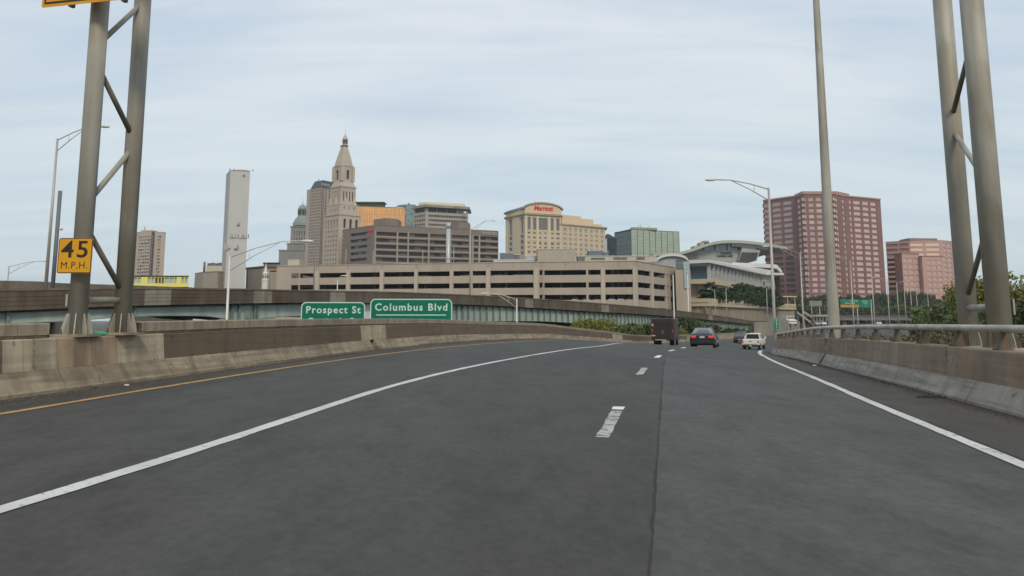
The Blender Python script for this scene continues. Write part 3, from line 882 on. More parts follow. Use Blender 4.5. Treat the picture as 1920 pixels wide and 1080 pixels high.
# deck and the parapet on its far side
VF = [(-300, 519), (0, 524.5), (245, 530.5), (430, 535), (560, 539.5), (740, 545.5), (900, 552.5), (1020, 560), (1135, 569), (1300, 586)]
def far_rise(x): return zat(interp(VF, x), vp(x, VT, 11.6).y)
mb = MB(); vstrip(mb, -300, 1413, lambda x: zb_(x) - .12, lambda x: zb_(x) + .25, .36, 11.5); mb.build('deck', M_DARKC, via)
mb = MB(); vstrip(mb, -300, 1300, lambda x: zb_(x) + .2, far_rise, 11.5, 11.8); mb.build('far_parapet', M_CAPV, via)
# girder web, flanges and stiffeners
mb = MB(); vstrip(mb, -300, 1405, zg, lambda x: zb_(x) - .04, .55, .6, step=8); mb.build('girder_web', M_GIRD, via)
mb = MB(); vstrip(mb, -300, 1405, lambda x: zg(x) - .05, lambda x: zg(x) - .002, .35, .8, step=8); mb.build('girder_flange', M_RIB, via)
for off in (4.2, 7.8):
    mb = MB(); vstrip(mb, -300, 1405, zg, lambda x: zb_(x) - .13, off, off + .05, step=10); mb.build('girder_web', M_RIB, via)
def rib(x, w=.055, o0=.34, m=None):
    mb = MB(); p = vp(x, VT, .55); q = vp(x + 1, VT, .55); d = (q - p); d.z = 0; d.normalize(); n_ = Vector((-d.y, d.x, 0))
    c = p + n_ * ((o0 - .55) / 2)
    mb.obox((c.x, c.y), d, w / 2, (.55 - o0) / 2 + .0, zg(x) + .001, zb_(x) - .05)
    mb.build('stiffener', m or M_RIB, via)
for x in (24, 262, 444, 458, 487, 492, 600, 655): rib(x, .16)
x = 700
p = vp(x, VT)
while x < 1403:
    q = vp(x, VT)
    if (q - p).length >= 1.32: rib(x, .10, .30); p = q
    x += .25
mb = MB(); q = vp(474, VT, .5); mb.obox((q.x, q.y), (1, .1), .28, .12, zg(474) + .1, zg(474) + .62); mb.build('junction_box', M_RIB, via)
for x, hw in ((140, .9), (470, 1.0), (745, .9), (940, .8), (1110, .8), (1260, .8)):
    mb = MB(); p = vp(x, VT, 4.5); q = vp(x + 3, VT, 4.5); d = (q - p); d.z = 0; d.normalize()
    mb.obox((p.x, p.y), (-d.y, d.x), 4.6, hw, zg(x) - 1.1, zg(x) - .1)
    for s in (-2.6, 2.6):
        n_ = Vector((-d.y, d.x, 0)); c = p + n_ * s; mb.obox((c.x, c.y), d, .6, .6, GROUND, zg(x) - 1.1)
    mb.build('pier', M_DARKC, via)
# abutment at its low end and the retaining wall behind the merge
M_ABUT = mat('abutment_concrete', (0.27, 0.25, 0.215), var=.12, vs=.4, streak=.25, stain=(.2, .17, .13), stain_amt=.4)
p = vp(1413, VT, 0)
ab = thing('abutment', 'pale concrete abutment block where the elevated ramp ends', 'abutment', (p.x + 1.5, p.y + 3, GROUND))
mb = MB(); mb.box(p.x - .1, p.x + 2.8, p.y - .3, p.y + 12, GROUND, vp(1413, VT).z - .12); mb.build('wall', M_ABUT, ab)
mb = MB(); mb.box(p.x - .2, p.x + 2.9, p.y - .4, p.y + 12.1, vp(1413, VT).z - .118, vp(1413, VT).z + .02); mb.build('cap', M_VBROWN, ab)
rw = thing('retaining_wall', 'stained concrete retaining wall between the ramp end and the highway', 'wall', (70, 215, GROUND))
A = corner(1420, 600, 200); B = corner(1498, 600, 262)
ztop = zat(603, 200)
n_ = 9
for k in range(n_):
    a = Vector(A).lerp(Vector(B), k / n_); b = Vector(A).lerp(Vector(B), (k + 1) / n_ - .004)
    d = (b - a).normalized(); c = (a + b) / 2
    mb = MB(); mb.obox(c, d, (b - a).length / 2, .25, GROUND, ztop - .02 * k); mb.build('panel', M_ABUT, rw)
# pale vaulted roof seen between ramp and barrier
M_PALE = mat('pale_roof_sheet', (0.46, 0.49, 0.52), rough=.5, var=.06, streak=.05)
va = thing('vaulted_shed', 'pale grey shed with shallow arched roof behind the green street signs', 'shed', tuple(at(710, 600, 74).xy) + (GROUND,))
mb = MB(); xl = at(522, 600, 74).x; xr = at(892, 605, 74).x; n_ = 28; prof = []
for k in range(n_ + 1):
    t = math.pi * k / n_; prof.append((xl + (xr - xl) * (1 - math.cos(t)) / 2, -1.2 + 3.05 * math.sin(t) ** .8))
vs = [(x, 71, z) for x, z in prof] + [(x, 77, z) for x, z in prof]
mb.add(vs, [(i, i+1, n_+2+i, n_+1+i) for i in range(n_)] + [tuple(range(n_, -1, -1)), tuple(range(n_+1, 2*n_+2))], 0, False); mb.build('roof', M_PALE, va)
mb = MB(); mb.box(xl + .4, xr - .4, 71.3, 76.7, GROUND, -1.25); mb.build('wall', M_DARKC, va)

# ------------------------------------------------------------------ green street-name guide signs
def guide(name, label, px0, px1, pyt, Y, hgt, rows, slant):
    a = at(px0, pyt, Y); b = at(px1, pyt - .3, Y + slant)
    ux = Vector((b.x - a.x, b.y - a.y, 0)); W = ux.length; ux.normalize()
    c = Vector(((a.x + b.x) / 2, (a.y + b.y) / 2, (a.z + b.z) / 2 - hgt / 2))
    th, nf = bordered_sign(name, label, 'sign', c, ux, W, hgt, .28, .055, M_SIGNW, M_GREEN)
    ang = math.atan2(ux.y, ux.x)
    for (s, dz, size, dx, ws, sp) in rows:
        text_mesh('lettering', s, size, M_SIGNW, th, c + nf * .014 + ux * dx + Vector((0, 0, hgt / 2 - dz)), ang, bold=.012, ext=.001, wscale=ws, space=sp)
    for k in (-.3, .3):
        mb = MB(); q = c + ux * W * k - nf * .09; mb.obox((q.x, q.y), ux, .06, .08, GROUND, c.z + hgt / 2 - .25); mb.build('post', M_POLE, th)
    return th, c, ux, nf, W
guide('street_sign', 'green street sign reading Prospect St, left of the two above the barrier', 565, 685, 566.5, 47, 2.0,
      [('Prospect St', .44, .53, 0, .98, 1.2), ('Capitol  St', 1.07, .53, -.02, .98, 1.2)], .5)
th, c, ux, nf, W = guide('street_sign', 'green street sign reading Columbus Blvd with a line under the name', 694.5, 848, 560.5, 46, 2.1,
      [('Columbus Blvd', .46, .53, 0, 1.0, 1.2)], .5)
mb = MB(); q = c + nf * .014 + Vector((0, 0, 1.05 - .86)); mb.obox((q.x, q.y), ux, W * .425, .001, q.z - .026, q.z + .026); mb.build('rule', M_SIGNW, th)

# ------------------------------------------------------------------ lamp posts
def lamp(label, base_px, top, Y, arm=None, r=.1, zbase=None, m=None, head=True, group='street lamps beside the highway', two=True, lean=True):
    """top=(px,py) of the pole, arm=(px,py) of the lamp head"""
    m = m or M_POLE
    t = at(top[0], top[1], Y)
    x = t.x
    zb = zbase if zbase is not None else GROUND
    th = thing('street_lamp', label, 'street lamp', (x, Y, zb), group)
    mb = MB(); mb.tube([(x, Y, zb), (x, Y, t.z)], [r, r * .55], n=12); mb.build('pole', m, th)
    if arm:
        e = at(arm[0], arm[1], Y); e.y = Y
        H = t.z
        a0 = Vector((x, Y, H - .12)); a1 = Vector((x, Y, H - .95))
        k = e + (a0 - e) * .28
        k.z = max(e.z - .02, k.z)
        mb = MB()
        mid = a0.lerp(k, .5); mid.z += .1 * abs(e.x - x) * .2
        mb.tube([a0, mid, k, e], r * .28, n=8); mb.build('arm', m, th)
        if two:
            mb = MB(); mid = a1.lerp(k, .5); mid.z += .02 * abs(e.x - x)
            mb.tube([a1, mid, k], r * .24, n=8)
            v0 = a0.lerp(k, .38); v1 = a1.lerp(k, .38); mb.tube([v0, v1], r * .15, n=6)
            mb.build('strut', m, th)
        if head:
            s = 1 if e.x > x else -1
            mb = MB(); P = []
            for (u, w_, h0, h1) in ((-.12, .05, -.03, .04), (.1, .12, -.07, .07), (.4, .15, -.09, .08), (.62, .12, -.07, .05), (.74, .05, -.03, .02)):
                c = e + Vector((s * u, 0, 0))
                P += [(c.x, c.y - w_, c.z + h0), (c.x, c.y - w_ * .8, c.z + h1), (c.x, c.y + w_ * .8, c.z + h1), (c.x, c.y + w_, c.z + h0)]
            fs = [(4*i + q, 4*i + (q+1) % 4, 4*i + 4 + (q+1) % 4, 4*i + 4 + q) for i in range(4) for q in range(4)] + [(3, 2, 1, 0), (16, 17, 18, 19)]
            mb.add(P, fs, 0, True); mb.build('luminaire', M_POLE_L, th)
    return th
zv = lambda px: zb_(px) + .25
lamp('tall grey lamp post on the ramp, just left of the yellow speed plate', 0, (108, 260), 62, (187, 237), .13, zv(60))
th = thing('camera_pole', 'dark plain pole with a small camera behind the yellow speed plate', 'pole', (at(113, 358, 60).x, 60, zv(60)))
x = at(113, 358, 60).x
mb = MB(); mb.tube([(x, 60, zv(60)), (x, 60, zat(358, 60))], .135, n=12); mb.build('pole', M_POLE_D, th)
mb = MB(); zc = zat(429, 60); mb.tube([(x, 60, zc), (x + .3, 60, zc)], .025, n=8); mb.lathe((x + .3, 60), [(.02, zc + .07), (.1, zc + .03), (.11, zc - .03), (.07, zc - .09), (.01, zc - .12)], n=12); mb.build('camera', M_POLE_L, th)
lamp('distant lamp post at the far left edge with a low sloping arm', 0, (17, 499), 105, (82, 490), .12, 0)
lamp('pale lamp post behind the left barrier, long arm reaching right past the white tower', 0, (431, 479), 52, (566, 452), .115, m=M_POLE_L)
lamp('short lamp post behind the barrier in front of the ramp, arm pointing left', 0, (969, 560), 88, (915, 550), .11, m=M_POLE_L)
lamp('lamp post in front of the parking garage with arm rising to the right', 0, (882, 430), 150, (922, 414), .13, zv(1000))
th = lamp('tall lamp post with long left arm carrying a green mile marker at the right barrier', 0, (1441, 352), 62, (1341, 337), .145)
lamp('lamp post behind the tall one, arm pointing left in front of the red tower', 0, (1500, 474), 105, (1440, 462), .13)
lamp('lamp post just right of the thick mast', 0, (1594, 488), 150, (1566, 480), .14)
lamp('second lamp post right of the thick mast', 0, (1634, 508), 190, (1658, 505), .14)
lamp('lamp post in the gap between red tower and pink building', 0, (1663, 524), 230, (1640, 520), .15)
for (px, py, Y, ax, s) in ((1681, 529, 255, 1699, 'first'), (1695, 538, 285, 1712, 'second'), (1707, 544, 315, 1722, 'third'), (1718, 547, 345, 1731, 'fourth'), (1739, 549, 380, 1751, 'fifth')):
    lamp('receding lamp post before the trees below the pink building, %s from the left' % s, 0, (px, py), Y, (ax, py - 2), .16, -2)
lamp('pale lamp post without visible arm rising above the brown truck', 0, (1262, 515), 128, None, .13, m=M_POLE_L)
lamp('lamp post beside the garage stair tower', 0, (1289, 515), 160, None, .15, m=M_POLE_L)
for px, py, lb_ in ((1340, 543, 'left'), (1361, 539, 'middle'), (1437, 540, 'right')):
    lamp('slim lamp post in front of the convention centre hedge, %s of three' % lb_, 0, (px, py), 215, (px + (-9 if px == 1340 else 9), py - 1), .11, zbase=-1)
lamp('small white curved lamp on the ramp in front of the garage', 0, (633, 526), 112, (641, 517), .1, zb_(760), m=M_POLE_L, two=False)
lamp('thin dark post at the left end of the parking garage', 0, (590, 486), 120, None, .13, zb_(760), m=M_POLE_D, head=False)
for px, pt, w_ in ((649, 467, 'beside'), (700, 470, 'on'), (793, 468, 'over'), (851, 462, 'past'), (898, 464, 'near')):
    lamp('thin pole on the garage roof at the brown office building, %s its %s' % (w_, {'beside': 'left edge', 'on': 'front corner', 'over': 'middle', 'past': 'white stack', 'near': 'right end'}[w_]), 0, (px, pt), 235, None, .12, 13.5, head=False, group='poles on the garage roof')
# mile marker on the tall lamp
c = at(1456, 607, 61.6); 
mm, nf = bordered_sign('mile_marker', 'narrow green mile marker plate on the tall lamp post', 'sign', c, (1, 0, 0), .34, .78, .03, .012, M_SIGNW, M_GREEN)
for k, s in enumerate('521'):
    text_mesh('lettering', s, .25, M_SIGNW, mm, c + nf * .014 + Vector((0, 0, .24 - .24 * k)), 0, bold=.006, ext=.001)
# thick high mast
x = at(1527, 0, 35).x
hm = thing('light_mast', 'very tall thick tapering grey mast right of centre, taller than the picture', 'light mast', (x, 35, GROUND))
xb = at(1567, 606, 35).x; xm = (x + xb) / 2
mb = MB(); mb.tube([(xm + .02, 35, GROUND), (xm, 35, 1.5), (xm, 35, 16), (xm, 35, 27)], [.3, .225, .125, .08], n=24); mb.build('pole', M_GALV, hm)
mb = MB(); mb.lathe((xm, 35), [(.1, 26.8), (.9, 26.9), (1.0, 27.1), (.2, 27.4)], n=16); mb.build('luminaire_ring', M_POLE_L, hm)

# ------------------------------------------------------------------ buildings
def bld(name, label, chain, z1, back, wallm, roofm, wins=None, cat='building', z0=GROUND, depth=.35, panemats=None, group=None, cornice=None, rnd=None, parapet=0.0, pname='window', revm=None):
    """chain: plan corners left to right as seen; back: metres the block runs behind; wins: {face: rects}"""
    cx = sum(p[0] for p in chain) / len(chain); cy = sum(p[1] for p in chain) / len(chain)
    th = thing(name, label, cat, (cx, cy + back / 2, z0), group)
    mb = MB(); wins = wins or {}
    vd = Vector((cx, cy)).normalized() * back
    a, b = Vector(chain[0][:2]), Vector(chain[-1][:2])
    bk = [b + vd, a + vd]
    poly = [Vector(p[:2]) for p in chain] + bk
    for i in range(len(chain) - 1):
        wallface(mb, chain[i], chain[i+1], z0, z1, wins.get(i, []), depth)
    wallface(mb, chain[-1], bk[0], z0, z1, []); wallface(mb, bk[0], bk[1], z0, z1, []); wallface(mb, bk[1], chain[0], z0, z1, [])
    mb.build('wall', wallm, th, fix=False)
    mb = MB(); mb.prism([(p.x, p.y) for p in poly], z1 - .4, z1 - .02); mb.build('roof', roofm, th)
    if panemats:
        for i, r in wins.items(): panes(th, chain[i], chain[i+1], r, depth, panemats, pname, rnd=rnd)
    if cornice:
        hgt, out_, m = cornice
        c = sum(poly, Vector((0, 0))) / len(poly)
        big_ = []
        for p in poly:
            d = (p - c); big_.append(p + d.normalized() * out_ * 1.3)
        mb = MB(); mb.prism([(p.x, p.y) for p in big_], z1 + .01, z1 + hgt); mb.build('cornice', m, th)
    return th, poly
def Lf(a, b): return math.hypot(b[0] - a[0], b[1] - a[1])
def zrow(pys, Y): return [zat(p, Y) for p in pys]

M_G = glass('dark_window_glass', (0.034, 0.031, 0.030), rough=.3, spec=.22)
M_G2 = glass('grey_window_glass', (0.07, 0.08, 0.09), rough=.15)
M_G3 = glass('pale_blinds_behind_glass', (0.30, 0.30, 0.28), rough=.35)
M_ROOF = mat('roof_membrane', (0.2, 0.19, 0.18), var=.15)
M_ROOFW = mat('white_roof', (0.52, 0.53, 0.52), var=.06)
rw_ = random.Random(3)

# --- parking garage
M_GAR = mat('garage_precast_concrete', (0.40, 0.345, 0.285), var=.05, vs=.15, streak=.10, bump=.1, bs=3)
M_GARC = mat('garage_column_concrete', (0.45, 0.395, 0.33), var=.05, vs=.2, streak=.08)
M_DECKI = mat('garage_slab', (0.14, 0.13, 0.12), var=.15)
gA = corner(519, 500, 236); gB = corner(1011, 490, 218); gC = corner(1019, 490, 219.5); gD = corner(1190, 490, 215); gE = corner(1266, 500, 243)
zg1 = zat(491, 218)
lv = [(zat(515.5, 218), zat(506.3, 218)), (zat(539.3, 218), zat(529.6, 218)), (zat(562.5, 218), zat(552.6, 218))]
sp_ = lv[0][0] - lv[1][0]
for k in (1, 2, 3): lv.append((lv[2][0] - sp_ * k, lv[2][1] - sp_ * k))
gar = thing('parking_garage', 'long cream precast concrete parking garage with dark open levels', 'parking garage', (20, 235, GROUND))
def bays(A, B, pxs, lv_, py=520):
    r = []
    for (a, b) in pxs:
        u0, u1 = u_on(a, py, A, B), u_on(b, py, A, B)
        for (z0, z1) in lv_: r.append((u0, u1, z0, z1))
    return r
fb = [(546, 560), (562, 588), (599, 649), (656.5, 712), (719.5, 776.5), (783.5, 843), (850, 882), (886, 911), (919.5, 1000)]
r1 = bays(gA, gB, fb, lv)
r2 = [(0.0 + .15, Lf(gB, gC) - .05, a, b) for a, b in lv]
r3 = bays(gC, gD, [(1020.5, 1099), (1103, 1126), (1134.8, 1186)], lv)
r4 = bays(gD, gE, [(1195, 1220.5), (1224.6, 1248), (1251, 1254), (1256.5, 1262.5)], lv)
mb = MB()
for (A, B, r) in ((gA, gB, r1), (gB, gC, r2), (gC, gD, r3), (gD, gE, r4)):
    wallface(mb, A, B, GROUND, zg1, r, .45)
gF = (gE[0] - 2, gE[1] + 50); gG = (gA[0] + 2, gA[1] + 50)
wallface(mb, gE, gF, GROUND, zg1, []); wallface(mb, gF, gG, GROUND, zg1, []); wallface(mb, gG, gA, GROUND, zg1, [])
mb.build('wall', M_GAR, gar, fix=False)
poly = [gA, gB, gC, gD, gE, gF, gG]
cxy = Vector((sum(p[0] for p in poly) / 7, sum(p[1] for p in poly) / 7))
inner = [tuple(Vector(p) + (cxy - Vector(p)).normalized() * .8) for p in poly]
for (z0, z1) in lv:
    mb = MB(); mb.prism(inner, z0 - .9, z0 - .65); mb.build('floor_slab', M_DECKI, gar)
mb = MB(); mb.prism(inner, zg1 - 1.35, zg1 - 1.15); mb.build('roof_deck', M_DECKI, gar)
for (A, B) in ((gA, gB), (gC, gD), (gD, gE)):
    A_ = Vector(A); B_ = Vector(B); d = (B_ - A_).normalized(); n_i = Vector((-d.y, d.x)); L_ = (B_ - A_).length
    for k in range(int(L_ / 7.5)):
        c = A_ + d * (3.5 + 7.5 * k) + n_i * 7.5
        mb = MB(); mb.obox(c, d, .35, .35, GROUND, zg1 - 1.4); mb.build('inner_column', M_GAR, gar)
# columns standing a little proud, one between every two bays, and flat joints in the spandrels
def column_at(A, B, pa, pb, proud=.22):
    u0, u1 = u_on(pa, 520, A, B), u_on(pb, 520, A, B)
    A_ = Vector(A); d = (Vector(B) - A_).normalized(); nf = Vector((d.y, -d.x))
    c = A_ + d * (u0 + u1) / 2 + nf * (proud / 2 - .05)
    mb = MB(); mb.obox(c, d, (u1 - u0) / 2, proud / 2 + .05, GROUND, lv[0][1] + .6)
    mb.build('column', M_GARC, gar)
for a, b in ((588.5, 598.5), (649.5, 656), (712.5, 719), (777, 783), (843.5, 849.5), (911.5, 919), (1001, 1009.5)): column_at(gA, gB, a, b)
for a, b in ((1127, 1134.3), (1186.8, 1189.8)): column_at(gC, gD, a, b)
for a, b in ((1190.3, 1194.5), (1221, 1224)): column_at(gD, gE, a, b)
def joints(A, B, pxs):
    A_ = Vector(A); d = (Vector(B) - A_).normalized(); nf = Vector((d.y, -d.x))
    for p in pxs:
        u = u_on(p, 500, A, B); c = A_ + d * u + nf * .012
        mb = MB(); mb.obox(c, d, .045, .01, lv[0][1] + .65, zg1 - .02); mb.build('panel_joint', M_DECKI, gar)
joints(gA, gB, (594, 653, 716, 780, 846, 915, 963)); joints(gC, gD, (1060, 1131, 1160)); joints(gD, gE, (1224, 1247))
mb = MB()
for (A, B) in ((gA, gB), (gB, gC), (gC, gD), (gD, gE)):
    A_ = Vector(A); B_ = Vector(B); d = (B_ - A_).normalized(); nf = Vector((d.y, -d.x)); c = (A_ + B_) / 2 + nf * -.05
    mb.obox(c, d, (B_ - A_).length / 2 + .05, .2, zg1 + .003, zg1 + .16)
mb.build('coping', M_GARC, gar)
# stair tower at its right end
sA = corner(1266.5, 500, 236); sB = corner(1294, 500, 234)
st, _ = bld('stair_tower', 'beige stair tower with glazed top at the right end of the garage', [sA, sB], zat(503, 236), 8, M_GARC, M_ROOF, cat='tower')
M_BG = glass('blue_grey_glass', (0.17, 0.23, 0.26), rough=.1, vs=1.5, var=.3)
sa = corner(1267, 500, 236.5); sb = corner(1281, 500, 235)
w0 = grid(0, Lf(sa, sb), 3, .86, zat(502.5, 236), zat(489, 236), 2, .86)
mb = MB(); wallface(mb, sa, sb, zat(503, 236) + .02, zat(487.5, 236), w0, .1); wallface(mb, sb, (sb[0], sb[1] + 6), zat(503, 236) + .02, zat(487.5, 236), []); mb.build('wall', M_POLE_D, st, fix=False)
panes(st, sa, sb, w0, .1, [M_BG])
pa = corner(1282, 500, 234.5); pb = corner(1293, 500, 234)
M_BG2 = glass('pale_blue_glass', (0.36, 0.46, 0.50), rough=.12, vs=1.0, var=.15)
w0 = grid(.05, Lf(pa, pb) - .05, 2, .9, zat(540, 235), zat(491, 235), 7, .92)
mb = MB(); wallface(mb, pa, pb, zat(541, 235), zat(490, 235), w0, .08); mb.build('wall', M_POLE, st, fix=False)
panes(st, pa, pb, w0, .08, [M_BG2])
# things on the garage roof
def roofbox(name, label, cat, px0, px1, pyt, pyb, Y, dpt, m, group=None, louv=None):
    a = at(px0, pyt, Y); b = at(px1, pyb, Y)
    th = thing(name, label, cat, ((a.x + b.x) / 2, Y + dpt / 2, b.z), group)
    mb = MB(); mb.box(a.x, b.x, Y, Y + dpt, b.z, a.z); mb.build('body', m, th)
    mb = MB(); mb.box(a.x - .12, b.x + .12, Y - .12, Y + dpt + .12, a.z + .003, a.z + .16); mb.build('roof', M_ROOFW, th)
    for (q0, q1, p0, p1) in (louv or []):
        c = at(q0, p0, Y); d = at(q1, p1, Y)
        for k in range(5):
            z = d.z + (c.z - d.z) * (k + .1) / 5
            mb = MB(); mb.box(c.x, d.x, Y - .07, Y - .003, z, z + (c.z - d.z) * .12); mb.build('louvre', M_POLE_D, th)
    return th
M_HV = mat('blue_grey_plant_metal', (0.16, 0.18, 0.21), var=.12, streak=.1)
M_CREAM = mat('cream_render', (0.47, 0.43, 0.34), var=.06, streak=.06)
M_STB = mat('stair_block_concrete', (0.375, 0.345, 0.285), var=.06, streak=.08)
zdeck = zg1 - 1.1
roofbox('rooftop_plant', 'blue-grey plant unit on the garage roof left of the concrete stair block', 'rooftop unit', 937, 962, 475, 489, 240, 6, M_HV)
roofbox('rooftop_plant', 'dark plant cabinet right beside the blue-grey unit on the garage roof', 'rooftop unit', 963, 974, 478, 489, 241, 5, M_POLE_D)
roofbox('rooftop_shed', 'low pale shed on the garage roof against the stair block', 'shed', 987, 1007, 481, 491, 236, 6, mat('pale_grey_metal', (.4, .43, .46), var=.06))
roofbox('stair_block', 'large beige stair block in the middle of the garage roof', 'stair block', 1008, 1078.5, 467.5, 492, 230, 12, M_STB)
roofbox('rooftop_hut', 'small grey hut with dark door right of the stair block', 'hut', 1083, 1095, 481, 492, 236, 4, M_HV, louv=[(1091, 1095, 484, 492)])
roofbox('rooftop_plant', 'blue-grey plant unit standing above the long cream penthouse', 'rooftop unit', 1104, 1131, 470.5, 481, 262, 6, M_HV)
roofbox('rooftop_plant', 'dark plant cabinet above the long cream penthouse', 'rooftop unit', 1132, 1141, 473, 481, 262, 5, M_POLE_D)
roofbox('penthouse', 'long cream penthouse with louvred vents on the garage roof', 'penthouse', 1097, 1231, 480.5, 492, 246, 10, M_CREAM, louv=[(1108, 1134, 483, 487), (1150, 1176, 482, 487), (1193, 1209, 481.5, 487)])
roofbox('penthouse', 'low white parapet box at the left of the garage roof', 'penthouse', 925, 1003, 487.5, 491, 233, 4, M_ROOFW)
# parked cars inside the garage
def small_car(label, px, py, Y, colm, ang, group='cars parked in the garage', sc=1.0, z=None, x=None):
    p = at(px, py, Y)
    if x is not None: p.x = x
    th = thing('parked_car', label, 'car', (p.x, Y, p.z if z is None else z), group)
    o = Vector(WLOC[th.name]); u = Vector((math.cos(ang), math.sin(ang), 0)); v = Vector((-u.y, u.x, 0))
    def loft(st_, m, nm):
        mb = MB(); vs = []
        for (x, w_, z0, z1, wt) in st_:
            for s, zz, ww in ((-1, z0, w_), (-1, z1, wt), (1, z1, wt), (1, z0, w_)):
                vs.append(o + u * x * sc + v * s * ww * sc + Vector((0, 0, zz * sc)))
        n_ = len(st_)
        mb.add(vs, [(4*i+k, 4*i+(k+1) % 4, 4*i+4+(k+1) % 4, 4*i+4+k) for i in range(n_-1) for k in range(4)] + [(3, 2, 1, 0), (4*n_-4, 4*n_-3, 4*n_-2, 4*n_-1)])
        mb.build(nm, m, th)
    loft([(-2.2, .8, .35, .8, .75), (-1.9, .88, .22, .95, .82), (-.2, .9, .2, .96, .85), (1.5, .88, .2, .92, .8), (2.2, .75, .3, .72, .68)], colm, 'body')
    loft([(-1.7, .8, .955, .96, .76), (-1.1, .8, .955, 1.38, .62), (.2, .8, .955, 1.42, .62), (1.0, .78, .95, .955, .74)], M_G, 'cabin_glass')
    loft([(-1.1, .63, 1.385, 1.43, .58), (.15, .63, 1.425, 1.47, .58)], colm, 'roof')
    for s in (-1, 1):
        for x in (-1.35, 1.35):
            c = o + u * x * sc + v * s * .8 * sc + Vector((0, 0, .32 * sc))
            mb = MB(); mb.tube([c - v * .1, c + v * .1], .32 * sc, n=12, sm=False); mb.build('wheel', M_BLACK, th)
M_CW = mat('white_car_paint', (0.66, 0.66, 0.65), rough=.3, var=.03, spec=.5)
M_CS = mat('silver_car_paint', (0.36, 0.38, 0.4), rough=.3, var=.03, metal=.3)
M_CR = mat('dark_red_car_paint', (0.22, 0.03, 0.03), rough=.3, var=.03)
spots = [(643, 0, M_CW, 'white car on the top covered level, leftmost bay of the garage'), (789, 0, M_CW, 'white car on the top covered level between the fourth and fifth garage columns'),
         (871, 0, M_CW, 'white car left of the lamp post on the top covered garage level'), (893, 0, M_CS, 'silver car right of the lamp post on the top covered garage level'),
         (936, 0, M_CW, 'white car in the wide bay before the garage corner'), (972, 0, M_CS, 'silver car in the wide bay before the garage corner'), (986, 0, M_CW, 'white car nearest the garage inner corner'),
         (1077, 2, M_CW, 'white car at the left on the lowest visible garage level'), (1098, 2, M_CW, 'second car on the lowest visible garage level'), (1118, 2, M_CS, 'silver car between columns on the lowest visible garage level'),
         (1145, 2, M_CW, 'white car right of the column on the lowest visible garage level'), (1162, 2, M_CW, 'white car in the middle of the right bay, lowest visible level'), (1180, 2, M_CS, 'silver car at the corner bay, lowest visible garage level'),
         (1236, 0, M_CW, 'white car on the receding side of the garage, top covered level'), (1238, 1, M_CS, 'silver car on the receding side of the garage, second covered level'), (1210, 2, M_CW, 'white car on the receding side of the garage, lowest visible level')]
for px, l, m, lb_ in spots:
    A, B = (gA, gB) if px < 1011 else ((gC, gD) if px < 1190 else (gD, gE))
    u = u_on(px, 510, A, B); d = (Vector(B) - Vector(A)).normalized(); q = Vector(A) + d * u + Vector((-d.y, d.x)) * 3.4
    zf = lv[l][0] - .64
    pr = at(px, 510, q.y)
    small_car(lb_, px, 510, q.y, m, math.atan2(d.y, d.x) + R(90) + rw_.uniform(-.1, .1) if l else math.atan2(d.y, d.x), z=zf, x=q.x)

# --- helper to lay windows out by picture rows on a face
def face_rects(A, B, cols, rows, Yr):
    """cols: px pairs, rows: py pairs measured at distance Yr"""
    r = []
    for (z0, z1) in [(zat(b, Yr), zat(a, Yr)) for a, b in rows]:
        for (a, b) in cols:
            r.append((u_on(a, 480, A, B), u_on(b, 480, A, B), z0, z1))
    return r

# --- far left: tan apartment tower
M_TANB = mat('tan_precast', (0.44, 0.36, 0.29), var=.05, vs=.08, streak=.06)
M_TAND = mat('dark_slot', (0.10, 0.08, 0.07))
ch = [corner(247, 440, 815), corner(284, 440, 800), corner(290, 440, 806), corner(311, 440, 812)]
rows = [(442 + 6.05 * k, 445.3 + 6.05 * k) for k in range(13)]
ws = {0: face_rects(ch[0], ch[1], [(258.5 + 4.2 * k, 262 + 4.2 * k) for k in range(6)], rows, 800),
      2: face_rects(ch[2], ch[3], [(294.5, 297), (297.6, 300)], rows, 808)}
t, _ = bld('apartment_tower', 'tan apartment tower with a dark central slot at the far left', ch, zat(433, 800), 18, M_TANB, M_ROOF, ws, depth=.6, panemats=[M_G, M_G3, M_G2, M_G3], rnd=rw_)
mb = MB(); a = corner(262, 440, 806); b = corner(285, 440, 806); mb.box(a[0], b[0], 808, 818, zat(433, 800), zat(430, 800)); mb.build('penthouse', M_TANB, t)
mb = MB(); a = corner(269, 440, 810); mb.tube([(a[0], 812, zat(430, 800)), (a[0], 812, zat(422, 800))], .5, n=8); mb.build('mast', M_POLE, t)
mb = MB(); a, b = Vector(ch[1]), Vector(ch[2]); d = (b - a).normalized(); c = (a + b) / 2 + Vector((d.y, -d.x)) * .2; mb.obox(c, d, (b - a).length / 2 - .3, .15, GROUND, zat(434.5, 800)); mb.build('slot', M_TAND, t)

# --- yellow building
M_BG2 = glass('pale_blue_glass', (0.36, 0.46, 0.50), rough=.12, vs=1.0, var=.15)
M_YEL = mat('yellow_panel', (0.72, 0.66, 0.16), var=.05, rough=.5)
ch = [corner(244, 520, 262), corner(354, 520, 262)]
cols = [(251, 257.5), (258.5, 264.5), (277, 283), (284, 289.5), (290.5, 296), (297, 302), (303, 307.5), (309, 317), (318, 326), (327, 331.5), (340, 345), (346.5, 352)]
ws = {0: [(u_on(a, 523, *ch), u_on(b, 523, *ch), zat(531.5, 262), zat(520, 262)) for a, b in cols]}
bld('low_building', 'low bright yellow framed building with many windows above the ramp parapet', ch, zat(516.8, 262), 12, M_YEL, M_ROOFW, ws, depth=.5, panemats=[M_G2, M_G3, M_BG2, M_BG2], rnd=rw_, z0=zat(538, 262))
t = bpy.data.objects[[o.name for o in COL.objects if o.get('label', '').startswith('low bright yellow')][0]]
